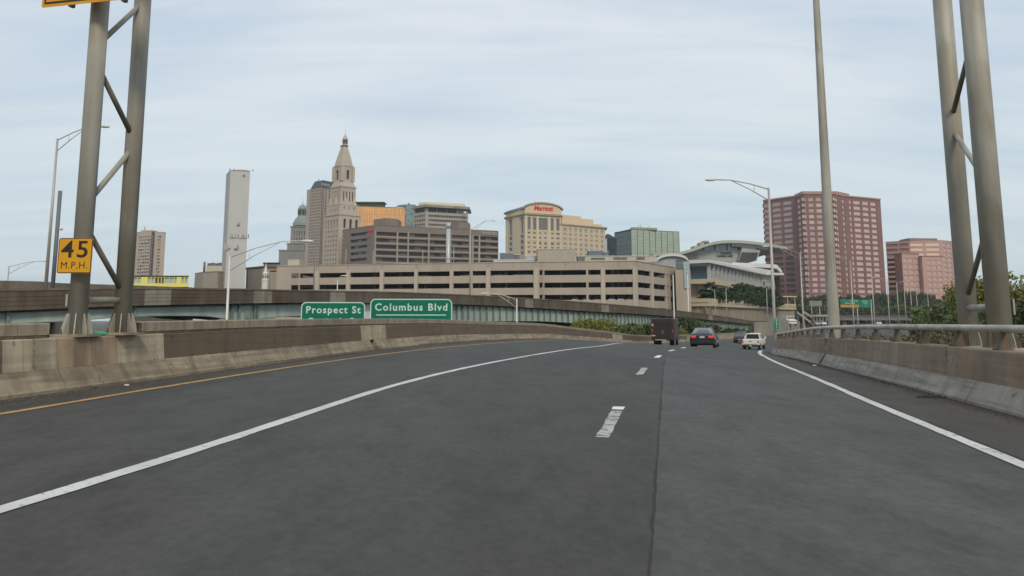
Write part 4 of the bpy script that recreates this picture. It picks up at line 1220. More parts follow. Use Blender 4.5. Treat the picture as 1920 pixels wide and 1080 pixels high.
mb = MB(); mb.box(ch[0][0] + .3, ch[1][0] - .3, 262.4, 274, GROUND, zat(538.1, 262)); mb.build('plinth', M_DARKC, t)

# --- low beige block and plant left of the white tower
M_BEI = mat('beige_block', (0.31, 0.275, 0.22), var=.06, streak=.05)
ch = [corner(366, 505, 336), corner(382, 505, 326), corner(410, 505, 322), corner(432, 505, 330)]
t, _ = bld('low_building', 'low beige block with cream upper storey left of the white tower', ch, zat(509, 324), 14, M_BEI, M_ROOF, {2: face_rects(ch[2], ch[3], [(411, 413)], [(511, 514), (520, 523), (529, 532)], 324)}, panemats=[M_RUST])
mb = MB(); a = corner(385, 500, 328); b = corner(424, 500, 328); mb.box(a[0], b[0], 329, 338, zat(509, 324), zat(498, 328)); mb.build('upper_storey', M_CREAM, t)
for k in range(9):
    x = a[0] + .3 + (b[0] - a[0] - .6) * k / 8
    mb = MB(); mb.box(x - .3, x + .32, 330, 331, zat(498, 328), zat(493 - (k % 3) * .6, 328)); mb.build('rooftop_vent', M_HV, t)
mb = MB(); q = corner(381.5, 500, 330); mb.tube([(q[0], 331, zat(509, 324)), (q[0], 331, zat(490, 328))], .45, n=10); mb.build('flue', M_POLE_D, t)

# --- white slab tower with antennas
M_WT = mat('white_tower_render', (0.46, 0.465, 0.455), var=.03, vs=.1, streak=.04)
ch = [corner(424.5, 322, 330), corner(432, 322, 320), corner(469, 322, 322)]
t, _ = bld('white_tower', 'tall plain white windowless tower carrying antennas', ch, zat(319.5, 321), 7, M_WT, M_ROOFW, {}, cat='tower')
mb = MB(); a = corner(435, 320, 323); b = corner(461, 320, 323); mb.lathe(((a[0] + b[0]) / 2, 326.5), [((b[0] - a[0]) / 2, zat(319.5, 321)), ((b[0] - a[0]) / 2, zat(316, 321)), ((b[0] - a[0]) / 2 + .1, zat(315.6, 321))], n=20); mb.build('rooftop_drum', M_CREAM, t)
fA, fB = Vector(ch[1]), Vector(ch[2]); d = (fB - fA).normalized(); nf = Vector((d.y, -d.x))
def ant(px, p0, p1, w_=.18, m=M_POLE, out_=.35):
    c = fA + d * u_on(px, 440, fA, fB) + nf * out_
    mb = MB(); mb.obox(c, d, w_, .12, zat(p1, 321), zat(p0, 321)); mb.build('antenna', m, t)
for i, px in enumerate((433, 436, 438.5, 441, 446.5, 451, 454, 457, 459.5, 462, 466)): ant(px, 438 + (i % 3) * .7, 446.5 - (i % 2), .2, [M_POLE, M_GALV, M_POLE_L][i % 3])
ant(447, 417, 423, .12, M_POLE_D); ant(446, 421, 423, .45, M_POLE_D); ant(447, 459, 468, .15, M_POLE_D); ant(443, 466, 468, .5, M_POLE_D); ant(431.5, 465, 467, .3, M_POLE_D); ant(452, 327.5, 331, .4, M_POLE_D, .1)
ant(423.5, 457, 469, .5, M_POLE, .1); ant(427, 458, 469, .3, M_POLE, .4)
for px in (425, 433, 468.5):
    c = fA + d * u_on(px, 440, fA, fB)
    mb = MB(); mb.obox(c, d, .16, .16, zat(320, 321), zat(317, 321)); mb.build('warning_light', M_POLE_D, t)

# --- low blocks and the small white cupola
M_LB = mat('taupe_block', (0.29, 0.255, 0.22), var=.06, streak=.06)
ch = [corner(462, 505, 345), corner(492, 505, 335), corner(525, 505, 338)]
t, _ = bld('low_building', 'low taupe block with thin dark upright slots right of the white tower', ch, zat(502.5, 338), 14, M_LB, M_ROOF, {0: face_rects(ch[0], ch[1], [(464, 466.5), (470, 471.6), (487.6, 488.6)], [(506, 540)], 338)}, panemats=[M_BLACK], cornice=(.6, .3, M_RUST))
ch = [corner(494, 500, 352), corner(524, 500, 352)]
bld('low_building', 'dark roofed attic block behind the white cupola', ch, zat(493.5, 352), 8, M_POLE_D, M_ROOF, {}, cornice=(.3, .3, M_RUST))
ch = [corner(507, 505, 328), corner(524, 505, 328)]
bld('low_building', 'taupe block with a reddish strip behind the white cupola', ch, zat(508, 328), 6, M_LB, mat('reddish_strip', (.33, .16, .13)), {}, cornice=(.9, .05, mat('reddish_strip', (.33, .16, .13))))
cp = corner(498.5, 500, 300)
t = thing('cupola', 'small white octagonal cupola with pointed spire', 'cupola', (cp[0], 300, 8))
z = lambda p: zat(p, 300)
M_WH = mat('white_painted_wood', (0.6, 0.59, 0.56), var=.04)
mb = MB(); mb.lathe((cp[0], 300), [(1.2, 5), (1.2, z(527)), (1.3, z(526.5)), (1.3, z(524)), (.95, z(523)), (.95, z(514)), (1.1, z(513.5)), (1.1, z(512)), (.6, z(510)), (.55, z(505)), (.35, z(502)), (.06, z(494))], n=8, sm=False); mb.build('body', M_WH, t)
for k in range(8):
    a_ = (k + .5) * math.pi / 4; 
    c = Vector((cp[0] + math.cos(a_) * .9, 300 + math.sin(a_) * .9)); mb = MB(); mb.obox(c, (-math.sin(a_), math.cos(a_)), .2, .04, z(522), z(516)); mb.build('louvre', M_G2, t)

ch = [corner(524, 490, 300), corner(534, 490, 296), corner(566, 490, 298)]
t, _ = bld('low_building', 'blank taupe concrete block with one dark window strip at the left end of the garage', ch, zat(499, 297), 14, mat('taupe_concrete', (.32, .285, .24), var=.05, streak=.06), M_ROOF,
      {1: [(u_on(545, 515, ch[1], ch[2]), u_on(566, 515, ch[1], ch[2]) - .1, zat(520, 297), zat(514, 297))]}, panemats=[M_G])
mb = MB(); a = corner(537, 490, 300); b = corner(559, 490, 300); mb.box(a[0], b[0], 302, 308, zat(499, 297), zat(486, 300)); mb.build('penthouse', M_CREAM, t)

# --- domed masonry tower, hazy grey
M_DOM = mat('grey_masonry', (0.225, 0.22, 0.21), var=.08, vs=.1, streak=.08)
M_COP = mat('grey_green_copper', (0.225, 0.25, 0.245), var=.08, streak=.1)
YD = 730
x0 = lambda p: corner(p, 450, YD)[0]
t = thing('domed_tower', 'stepped grey masonry tower with copper dome and cupola', 'tower', (x0(562), YD + 12, GROUND))
tiers = [(524, 606, 470, 0), (537, 590, 457, 3), (541, 584, 424.5, 6)]
zprev = GROUND
for i, (a, b, top, off) in enumerate(tiers):
    A, B = (x0(a), YD + off), (x0(b), YD + off)
    zt_ = zat(top, YD)
    wins = grid(2, Lf(A, B) - 2, 7, .35, max(zprev, zat(500, YD)) + 1, zt_ - 2, 3 if i < 2 else 2, .62) if i > 0 else []
    mb = MB(); wallface(mb, A, B, zprev if i else GROUND, zt_, wins, .4); wallface(mb, B, (B[0], YD + 34 - off), zprev, zt_, []); wallface(mb, (A[0], YD + 34 - off), A, zprev, zt_, [])
    mb.build('wall', M_DOM, t, fix=False)
    mb = MB(); mb.prism([(A[0] - .6, A[1] - .6), (B[0] + .6, B[1] - .6), (B[0] + .6, YD + 34 - off), (A[0] - .6, YD + 34 - off)], zt_ - .02, zt_ + .8); mb.build('cornice', M_COP if i == 2 else M_DOM, t)
    panes(t, A, B, wins, .4, [M_G2, M_G]); zprev = zt_
cyd = YD + 16; YD2 = YD; YD = cyd; cxd = corner(565.5, 450, cyd)[0]
px2m = YD / 1617
mb = MB(); mb.lathe((cxd, cyd), [(18 * px2m, zat(424, YD)), (17.5 * px2m, zat(418, YD)), (14 * px2m, zat(411, YD)), (9.5 * px2m, zat(406, YD))], n=8, sm=False); mb.build('lower_roof', M_COP, t)
mb = MB(); mb.lathe((cxd, cyd), [(8.5 * px2m, zat(406, YD)), (8.5 * px2m, zat(393, YD)), (9.3 * px2m, zat(392.5, YD)), (9.3 * px2m, zat(391.5, YD)), (8 * px2m, zat(391, YD)), (7.2 * px2m, zat(388, YD)), (4.5 * px2m, zat(385, YD)), (1.2 * px2m, zat(383.5, YD)), (.5 * px2m, zat(381, YD)), (.15 * px2m, zat(371, YD))], n=16); mb.build('dome', M_COP, t)
for k in range(8):
    a_ = k * math.pi / 4 + .39; c = Vector((cxd + math.cos(a_) * 8.45 * px2m, cyd + math.sin(a_) * 8.45 * px2m))
    mb = MB(); mb.obox(c, (-math.sin(a_), math.cos(a_)), 1.0, .25, zat(403.5, YD), zat(395, YD)); mb.build('window', M_G, t)

# --- slim office tower with dark mansard
M_OFF = mat('pinkish_grey_precast', (0.38, 0.325, 0.28), var=.05, vs=.08)
YO = 612
ch = [corner(575.5, 360, YO + 12), corner(603, 350, YO), corner(622, 352, YO + 10), corner(640, 352, YO + 22)]
rows = [(356.2 + 5.55 * k, 359.8 + 5.55 * k) for k in range(26)]
ws = {0: face_rects(ch[0], ch[1], [(577.8 + 2.95 * k, 579.6 + 2.95 * k) for k in range(9)], rows, YO + 5),
      1: face_rects(ch[1], ch[2], [(606.4, 609.0), (613.0, 616.2)], rows, YO + 5)}
t, poly = bld('office_tower', 'slim pinkish-grey office tower with dark sloping roof left of the stone spire', ch, zat(351.5, YO), 20, M_OFF, M_ROOF, ws, depth=.5, panemats=[M_G])
M_MANS = mat('dark_slate_roof', (0.045, 0.055, 0.075), rough=.5, var=.1)
za_, zb2 = zat(351.5, YO) + .02, zat(334.5, YO)
p0 = [corner(581.5, 350, YO + 12), corner(603, 350, YO + 3), corner(640, 350, YO + 22)]
p1 = [corner(590.5, 340, YO + 14), corner(606, 340, YO + 8), corner(640, 340, YO + 24)]
vd = Vector((0, 16))
P0 = [Vector(q) for q in p0] + [Vector(p0[2]) + vd, Vector(p0[0]) + vd]; P1 = [Vector(q) for q in p1] + [Vector(p1[2]) + vd * .7, Vector(p1[0]) + vd * .7]
mb = MB(); mb.frustum([tuple(q) for q in P0], za_, [tuple(q) for q in P1], zb2); mb.build('mansard_roof', M_MANS, t)
mb = MB(); a = corner(597, 330, YO + 14); mb.tube([(a[0], YO + 16, zb2), (a[0], YO + 16, zb2 + 2.2)], .3, n=6); mb.build('mast', M_POLE_D, t)
d_ = (Vector(p0[2]) - Vector(p0[1])).normalized()
q = corner(612, 346, YO + 4)
text_mesh('lettering', 'TRAVELERS', 1.9, M_CREAM, t, (q[0] - .2, YO + 2.2, zat(345.5, YO)), math.atan2(d_.y, d_.x), ext=.05, bold=.03)

# --- stone spire tower seen on its corner
M_ST = mat('pink_granite_masonry', (0.43, 0.37, 0.31), var=.05, vs=.12, streak=.06)
M_ST2 = mat('pyramid_roof_stone', (0.43, 0.385, 0.315), var=.06, vs=.15, streak=.08)
YT = 540; k_ = YT / 1617.0
cxt = corner(642.5, 380, YT)[0]
t = thing('spire_tower', 'tall pinkish stone office tower with arched windows, pyramid roof and lantern', 'tower', (cxt, YT + 10, GROUND))
cy_t = YT
TH = R(43)
def sq(half_px, cx_off=0.0):
    """corners left, front, right, back of a square seen nearly on its corner; half_px = half its visible width"""
    h = half_px * k_
    return [(cxt + cx_off * k_ - h, cy_t), (cxt + cx_off * k_ + .04 * h, cy_t - h), (cxt + cx_off * k_ + h, cy_t), (cxt + cx_off * k_ - .04 * h, cy_t + h)]
ZT = lambda p: zat(p, YT)
def tier(hp, pb, pt, wl=None, wr=None, arch=False, cor=(.9, .8), cx_off=0, dp=.6):
    L_, F_, R_, B_ = sq(hp, cx_off); z0, z1 = (ZT(pb) if pb else GROUND), ZT(pt)
    mb = MB()
    for (A, B, wn) in ((L_, F_, wl or []), (F_, R_, wr or [])):
        ll = Lf(A, B); rr = [(u0 * ll, u1 * ll, ZT(b), ZT(a)) for (u0, u1, a, b) in wn]
        wallface(mb, A, B, z0, z1, rr, dp); panes(t, A, B, rr, dp, [M_G])
        if arch:
            d = (Vector(B) - Vector(A)).normalized(); nf = Vector((d.y, -d.x))
            for (u0, u1, za, zb) in rr:
                if zb - za < 2.5: continue
                r_ = (u1 - u0) / 2; c = Vector(A) + d * (u0 + u1) / 2
                m2 = MB(); pts = [(c + d * r_ * math.cos(q * math.pi / 10), zb + r_ * math.sin(q * math.pi / 10)) for q in range(11)]
                vs = [(p.x + nf.x * .03, p.y + nf.y * .03, z) for p, z in pts]; m2.add(vs, [tuple(range(11))]); m2.build('arch_pane', M_G, t, fix=False)
    wallface(mb, R_, B_, z0, z1, []); wallface(mb, B_, L_, z0, z1, [])
    mb.build('wall', M_ST, t, fix=False)
    if cor:
        mb = MB(); mb.prism(sq(hp + cor[0] / k_ * .6, cx_off), z1 + .003, z1 + cor[1]); mb.build('cornice', M_ST, t)
def cols(u0, u1, n, f, a, b):
    c = (u1 - u0) / n
    return [(u0 + c * (i + (1 - f) / 2), u0 + c * (i + (1 + f) / 2), a, b) for i in range(n)]
low_l = []; low_r = []
for kk in range(11):
    yy = 434.5 + 8.6 * kk
    low_l += cols(.08, .92, 5, .42, yy, yy + 5.2); low_r += cols(.1, .9, 3, .42, yy, yy + 5.2)
low_l += cols(.05, .95, 5, .40, 416, 430); low_r += cols(.12, .95, 3, .42, 415.5, 430)
tier(35, None, 406.5, low_l, low_r, arch=True, cor=(1.0, .9))
tier(30, 406, 387, cols(.1, .9, 5, .35, 394, 402), cols(.1, .9, 3, .2, 390, 394), cor=(.4, .5), cx_off=0)
tier(24.5, 387, 353.5, cols(.12, .88, 5, .45, 360, 381), cols(.1, .9, 4, .42, 361, 379), cor=(.9, .8))
# sloping shoulder, belfry, pyramid, lantern
mb = MB(); mb.frustum(sq(23.5), ZT(353.5) + .8, sq(18.6), ZT(341.5)); mb.build('shoulder', M_ST, t)
tier(17.8, 341.5, 313.5, cols(.15, .62, 1, .55, 323, 338), cols(.36, .74, 1, .62, 322.5, 337), arch=True, cor=(.7, .9))
for s in (0, 1, 2):
    pts = sq(18.2)
    c = pts[s]; mb = MB(); mb.obox(c, (1, 1), .9, .9, ZT(341.5), ZT(313.5)); mb.build('corner_pier', M_ST2, t)
mb = MB(); mb.frustum(sq(17.5), ZT(313.5) + .9, sq(16.2), ZT(305.5)); mb.build('attic', M_ST2, t)
mb = MB(); mb.frustum(sq(16.4), ZT(305.5) + .02, sq(6.6), ZT(275.5)); mb.build('pyramid_roof', M_ST2, t)
mb = MB(); mb.prism(sq(7.6), ZT(275.5) + .01, ZT(272.8)); mb.build('balcony', M_RUST, t)
c = (cxt + 1.3 * k_, cy_t)
mb = MB(); mb.lathe(c, [(4.6 * k_, ZT(272.8)), (4.6 * k_, ZT(262.5)), (5.6 * k_, ZT(262.3)), (5.6 * k_, ZT(260.8)), (4.6 * k_, ZT(260.5)), (4.0 * k_, ZT(257)), (2.3 * k_, ZT(254.3)), (1.1 * k_, ZT(253.5)), (1.0 * k_, ZT(252)), (.35 * k_, ZT(250)), (.18 * k_, ZT(236))], n=16); mb.build('lantern', M_ST2, t)
for q in range(8):
    a_ = q * math.pi / 4 + .1; cc = Vector(c) + Vector((math.cos(a_), math.sin(a_))) * 4.55 * k_
    mb = MB(); mb.obox(cc, (-math.sin(a_), math.cos(a_)), .38, .12, ZT(270), ZT(263.8)); mb.build('window', M_G, t)
for sx in (-23, -9, 9, 22):
    cc = (cxt + sx * k_, cy_t - (25 - abs(sx)) * k_)
    mb = MB(); mb.lathe(cc, [(.9, ZT(387)), (.9, ZT(377)), (.5, ZT(374)), (.1, ZT(371.5))], n=8); mb.build('urn', M_ST2, t)

# --- gold glass slab
M_GOLD = mat('gold_mirror_glass', (0.84, 0.45, 0.17), rough=.3, metal=.2, var=.10, vs=.25, spec=.6)
M_GOLD2 = mat('gold_mirror_glass_deep', (0.74, 0.39, 0.14), rough=.3, metal=.2, var=.10, vs=.25, spec=.6)
M_BRZ = mat('bronze_mullion', (0.36, 0.21, 0.09), rough=.5)
YG = 690
ch = [corner(664, 390, YG - 6), corner(759.5, 390, YG + 6)]
L_ = Lf(*ch)
w0 = grid(.2, L_ - .2, 30, .80, zat(470, YG), zat(388.5, YG), 6, .97)
t, _ = bld('office_slab', 'gold mirror glass office slab with dark penthouse', ch, zat(387.5, YG), 22, M_BRZ, M_ROOF, {0: w0}, depth=.12, panemats=[M_GOLD, M_GOLD2, M_GOLD], pname='pane', rnd=rw_)
mb = MB(); a = corner(668, 380, YG + 4); b = corner(719, 380, YG + 6); mb.box(a[0], b[0], YG + 4, YG + 16, zat(387.5, YG), zat(379.3, YG)); mb.build('penthouse', mat('dark_bronze_screen', (.05, .05, .04), var=.2), t)
mb = MB(); mb.box(a[0] - 1, b[0] + 1.2, YG + 2.5, YG + 17, zat(379, YG), zat(377.4, YG)); mb.build('penthouse_roof', mat('olive_roof_edge', (.10, .12, .06)), t)

# --- teal glass block
M_TEAL = glass('teal_glass', (0.075, 0.14, 0.145), rough=.1, vs=.8, var=.25)
M_TEAL2 = glass('pale_teal_glass', (0.19, 0.27, 0.275), rough=.12, vs=.8, var=.15)
YK = 740
ch = [corner(757, 400, YK + 6), corner(763, 400, YK), corner(780, 400, YK + 3)]
ws = {1: grid(.2, Lf(ch[1], ch[2]) - .2, 3, .9, zat(450, YK), zat(385, YK), 17, .72), 0: grid(.1, Lf(ch[0], ch[1]) - .1, 1, .9, zat(450, YK), zat(390, YK), 10, .9)}
t, _ = bld('glass_tower', 'narrow teal glass tower between the gold slab and the grey bank', ch, zat(383, YK), 14, M_TEAL2, M_ROOF, ws, depth=.15, panemats=[M_TEAL, M_TEAL2, M_TEAL], pname='pane', rnd=rw_)
mb = MB(); a = corner(742, 385, YK + 10); b = corner(768, 385, YK + 2); mb.frustum([(a[0], YK + 8), (b[0], YK + 1), (b[0], YK + 12)], zat(385.5, YK), [(a[0] + 3, YK + 8), (b[0], YK + 2), (b[0], YK + 11)], zat(382, YK)); mb.build('roof_wing', M_POLE_D, t)
mb = MB(); mb.tube([(b[0] - 1, YK + 4, zat(383, YK)), (b[0] - 1, YK + 4, zat(379.5, YK))], .7, n=8); mb.build('rooftop_unit', M_POLE_D, t)

# --- grey concrete bank with wide cream roof slab
M_GB = mat('grey_bank_concrete', (0.36, 0.33, 0.285), var=.05, vs=.1, streak=.06)
M_GBD = mat('mauve_grey_spandrel', (0.20, 0.18, 0.175), var=.06)
YB = 600
ch = [corner(776.5, 390, YB + 10), corner(798, 390, YB), corner(878, 390, YB + 14)]
def bk_rows(A, B, n_, f, split):
    r = []
    for (a, b) in [(390 - 1.5, 397)] + [(402 + 8.3 * k, 406.2 + 8.3 * k) for k in range(8)]:
        cells = grid(.5 if split else 1.0, Lf(A, B) - (.8 if split else 1.6), n_ if a > 398 else max(1, n_ // 6), f if a > 398 else .96, zat(b, YB), zat(a, YB), 1, 1.0)
        r += cells
    return r
ws = {0: bk_rows(ch[0], ch[1], 6, .8, 1), 1: [(max(u0, 2.2), u1, a, b) for (u0, u1, a, b) in bk_rows(ch[1], ch[2], 24, .82, 1) if u1 > 2.6]}
r_ = []
for (u0, u1, a, b) in ws[1]:
    if u1 < Lf(ch[1], ch[2]) - .6: r_.append((u0, u1, a, b))
ws[1] = r_
t, _ = bld('bank_building', 'grey concrete office block with rows of narrow windows and a wide cream flat roof', ch, zat(386.5, YB), 26, M_GB, M_ROOF, ws, depth=.6, panemats=[M_G, M_G, M_G2], rnd=rw_)
c1 = corner(774, 388, YB + 10); c2 = corner(799, 388, YB - 3); c3 = corner(880.5, 388, YB + 12)
mb = MB(); mb.prism([c1, c2, c3, (c3[0], c3[1] + 26), (c1[0], c1[1] + 26)], zat(388.5, YB), zat(383.8, YB)); mb.build('roof_slab', mat('stained_roof_fascia', (.26, .235, .19), var=.25, vs=.2), t)
c1 = corner(785, 382, YB + 6); c2 = corner(801, 382, YB + 2); c3 = corner(871, 382, YB + 12)
mb = MB(); mb.prism([c1, c2, c3, (c3[0], c3[1] + 14), (c1[0], c1[1] + 20)], zat(383.7, YB), zat(378, YB)); mb.build('penthouse', mat('cream_penthouse', (.60, .56, .43), var=.06), t)
mb = MB(); q = corner(872, 397, YB + 10); mb.lathe((q[0], q[1] - 1.2), [(.01, zat(393.6, YB) ), (1.0, zat(394.5, YB)), (1.25, zat(396.5, YB)), (1.0, zat(398.5, YB)), (.01, zat(399.5, YB))], n=12); mb.build('satellite_dish', M_WH, t)

# --- brown office building with the red umbrella
M_BR = mat('brown_precast', (0.20, 0.165, 0.142), var=.05, vs=.08, streak=.05)
M_BRL = mat('light_brown_frame', (0.31, 0.27, 0.235), var=.05, vs=.08)
M_BRG = mat('brown_grey_window_screen', (0.115, 0.095, 0.082), rough=.4, var=.15, vs=.6)
YP = 470
ch = [corner(643.5, 430, YP + 24), corner(702, 425, YP), corner(934.5, 435, YP + 32)]
rws = [(434.1 + 12.05 * k, 441.2 + 12.05 * k) for k in range(8)]
Lp = Lf(ch[1], ch[2])
cp_ = [(705, 743), (746.4, 763.5), (766.5, 802), (805.5, 835.8), (838, 845), (847, 879), (888, 897), (900.5, 934)]
r_ = []
for (a, b) in rws:
    zz0, zz1 = zat(b, YP), zat(a, YP)
    for (p, q) in cp_:
        u0, u1 = u_on(p, 470, ch[1], ch[2]), u_on(q, 470, ch[1], ch[2])
        r_.append((u0, min(u1, Lp - .3), zz0, zz1))
rl = [(u_on(656.5, 470, ch[0], ch[1]), u_on(688, 470, ch[0], ch[1]), zat(b - .5, YP + 8), zat(a + 1.2, YP + 8)) for a, b in rws]
t, _ = bld('office_building', 'broad brown concrete office building with dark window bands and a red umbrella emblem', ch, zat(421.8, YP), 40, M_BR, M_ROOF, {0: rl, 1: r_}, depth=1.1)
def sub_panes(A, B, rects, w_, mats):
    out_ = []
    for (u0, u1, a, b) in rects:
        n_ = max(1, round((u1 - u0) / w_)); s = (u1 - u0) / n_
        for i in range(n_): out_.append((u0 + s * i + .04, u0 + s * (i + 1) - .04, a + .02, b - .02))
    panes(t, A, B, out_, 1.1, mats, rnd=rw_)
left = [q for q in r_ if q[1] < Lp * .44]; right = [q for q in r_ if q[1] >= Lp * .44]
sub_panes(ch[1], ch[2], left, 3.7, [M_G, M_G, M_G, M_BRG]); sub_panes(ch[1], ch[2], right, 3.7, [M_BRG, M_BRG, M_G]); sub_panes(ch[0], ch[1], rl, 3.4, [M_G2, M_G, mat('blue_grey_shade_glass', (.06, .065, .075))])
# light frame: posts and ledges standing proud of the wall
A_, B_ = Vector(ch[1]), Vector(ch[2]); d = (B_ - A_).normalized(); nf = Vector((d.y, -d.x))
for (p, q) in ((702.2, 704.6), (743.4, 746), (763.8, 766.2), (802.4, 805.1), (836.1, 837.8), (879.4, 881.0), (885, 887.6), (897.4, 900.1)):
    u0, u1 = u_on(p, 470, A_, B_), u_on(q, 470, A_, B_); c = A_ + d * (u0 + u1) / 2 + nf * .14
    mb = MB(); mb.obox(c, d, (u1 - u0) / 2, .15, GROUND, zat(432.5, YP)); mb.build('column', M_BRL, t)
for k, (a, b) in enumerate(rws):
    z1_ = zat(a + 12.05 - .3, YP); z0_ = z1_; z1_ = zat(b + .3, YP)
    c = (A_ + B_) / 2 + nf * .08
    mb = MB(); mb.obox(c, d, Lp / 2 - .05, .09, z0_ + .5, z1_ - .25); mb.build('ledge', M_BRL, t)
def rbx(p0, p1, pt, pb, off, dpt, m=M_BR):
    a = corner(p0, pt, YP + off); b = corner(p1, pt, YP + off + 4); mb = MB()
    mb.prism([a, b, (b[0], b[1] + dpt), (a[0], a[1] + dpt)], zat(pb, YP + off) - 1.5, zat(pt, YP + off)); mb.build('penthouse', m, t)
a, b, c_ = corner(700.5, 410, YP + 16), corner(724, 410, YP + 8), corner(747, 410, YP + 14)
mb = MB(); mb.prism([a, b, c_, (c_[0], c_[1] + 14), (a[0], a[1] + 14)], zat(421.8, YP) - .3, zat(408.6, YP + 8)); mb.build('penthouse', M_BR, t)
a, b, c_ = corner(839, 418, YP + 34), corner(859, 418, YP + 26), corner(880, 418, YP + 32)
mb = MB(); mb.prism([a, b, c_, (c_[0], c_[1] + 14), (a[0], a[1] + 14)], zat(421.8, YP) - .3, zat(415.5, YP + 26)); mb.build('penthouse', M_BR, t)
# red umbrella emblem on the left face
M_RED = mat('red_sign_face', (0.50, 0.035, 0.05), rough=.4, var=.05)
A2, B2 = Vector(ch[0]), Vector(ch[1]); d2 = (B2 - A2).normalized(); nf2 = Vector((d2.y, -d2.x))
def on2(px, py, o_=.2): 
    u = u_on(px, 435, A2, B2); p = A2 + d2.to_2d() * u + nf2.to_2d() * o_; return Vector((p.x, p.y, zat(py, p.y)))
cc = on2(694.6, 434.5)
d2 = d2.to_3d(); nf2 = nf2.to_3d()
prof = []
for k in range(15):
    a_ = math.pi * k / 14; prof.append((2.05 * math.cos(a_), 2.1 * math.sin(a_)))
scal = []
for j in range(4):
    xa, xb_ = -2.05 + 1.025 * j, -2.05 + 1.025 * (j + 1)
    for k in range(1, 6): scal.append((xa + (xb_ - xa) * k / 6, .32 * math.sin(math.pi * k / 6)))
    if j < 3: scal.append((xb_, 0))
pts = prof + scal
fr = [cc + d2 * x * 1.35 + Vector((0, 0, z_)) + nf2 * .25 for x, z_ in pts]; bk_ = [cc + d2 * x * 1.35 + Vector((0, 0, z_)) for x, z_ in pts]; n_ = len(pts)
em = MB(); em.add(fr + bk_, [tuple(range(n_)), tuple(range(2*n_ - 1, n_ - 1, -1))] + [(i, (i+1) % n_, n_ + (i+1) % n_, n_ + i) for i in range(n_)])
hd = [cc + Vector((0, 0, .2)) + nf2 * .12, cc + Vector((0, 0, -2.6)) + nf2 * .12] + [cc + nf2 * .12 + d2 * (-.55 + .55 * math.cos(a_)) + Vector((0, 0, -2.6 - .55 * math.sin(a_))) for a_ in (0.6, 1.2, 1.57, 2.2, 2.9)]
em.tube(hd, .2, n=8); em.build('umbrella_emblem', M_RED, t)
q = A_ + d * (u_on(900, 437, A_, B_) + u_on(932.5, 437, A_, B_)) / 2 + nf * .35
text_mesh('lettering', 'TRAVELERS', 2.35, mat('pale_letters', (.42, .38, .33)), t, (q.x, q.y, zat(437.6, YP + 28)), math.atan2(d.y, d.x), ext=.12, bold=.03, wscale=.82)

# --- white steel stack in front of it
q = corner(840.8, 440, 300)
t = thing('chimney_stack', 'pale grey steel chimney stack in front of the brown office building', 'chimney', (q[0], 300, 5))
M_STK = mat('pale_steel_stack', (0.40, 0.43, 0.45), rough=.4, metal=.2, var=.06, aniso=(1, 1, .2))
mb = MB(); mb.tube([(q[0], 300, 5), (q[0], 300, zat(419, 300))], .74, n=20); mb.build('shaft', M_STK, t)
mb = MB(); mb.tube([(q[0], 300, zat(428, 300)), (q[0], 300, zat(418, 300))], .86, n=20); mb.build('cap', M_STK, t)
mb = MB(); mb.tube([(q[0], 300, zat(486, 300)), (q[0], 300, zat(483.5, 300))], .86, n=20); mb.build('collar', M_STK, t)

# --- hotel
M_HO = mat('buff_hotel_render', (0.51, 0.43, 0.32), var=.05, vs=.1, streak=.05)
M_HO2 = mat('light_hotel_trim', (0.58, 0.495, 0.37), var=.04)
M_HOT = mat('grey_brown_eave', (0.33, 0.29, 0.22), var=.1)
M_HG = glass('hotel_glass', (0.13, 0.145, 0.145), rough=.15, var=.2, vs=.4)
M_HG2 = glass('hotel_glass_pale', (0.30, 0.29, 0.25), rough=.25, var=.1)
YH = 420
ch = [corner(948, 410, YH + 17), corner(984, 410, YH), corner(1052, 410, YH + 8), corner(1134.5, 425, YH + 26)]
zc = zat(402.3, YH)
rows4 = [(434.5, 437.6), (443, 446), (453, 457.5), (461.5, 464.8), (470, 474)]
cl = [(989.5, 994), (1000, 1004.5), (1011, 1015), (1021, 1025), (1033, 1038.5), (1043.5, 1049)]
front = face_rects(ch[1], ch[2], cl, rows4, YH) + face_rects(ch[1], ch[2], [(989.5, 995), (999.5, 1005.5), (1033, 1038.5), (1043.5, 1049)], [(407, 430)], YH) + face_rects(ch[1], ch[2], [(1010.5, 1027)], [(407.5, 429.5)], YH)
left = face_rects(ch[0], ch[1], [(955, 959.5), (976.5, 981.5)], [(406.5, 437)], YH) + face_rects(ch[0], ch[1], [(955, 959.5), (976.5, 981.5)], [(440, 446), (450, 457), (461, 467), (471, 477)], YH)
t = thing('hotel', 'buff hotel tower with arched roof gable and red lettering above a lower wing', 'hotel', (30, YH + 20, GROUND))
mb = MB()
wallface(mb, ch[0], ch[1], GROUND, zc, left, .5); wallface(mb, ch[1], ch[2], GROUND, zc, front, .5)
vd = Vector(((ch[1][0]) / YH, 1)) * 30
bk0 = (ch[0][0] + 3, ch[0][1] + 26); bk1 = (ch[2][0] + 2, ch[2][1] + 30)
wallface(mb, ch[2], bk1, GROUND, zc, []); wallface(mb, bk1, bk0, GROUND, zc, []); wallface(mb, bk0, ch[0], GROUND, zc, [])
mb.build('wall', M_HO, t, fix=False)
panes(t, ch[0], ch[1], left, .5, [M_HG]); panes(t, ch[1], ch[2], front[:30], .5, [M_HG, M_HG2, M_HG2], rnd=rw_); panes(t, ch[1], ch[2], front[30:], .5, [M_HG])
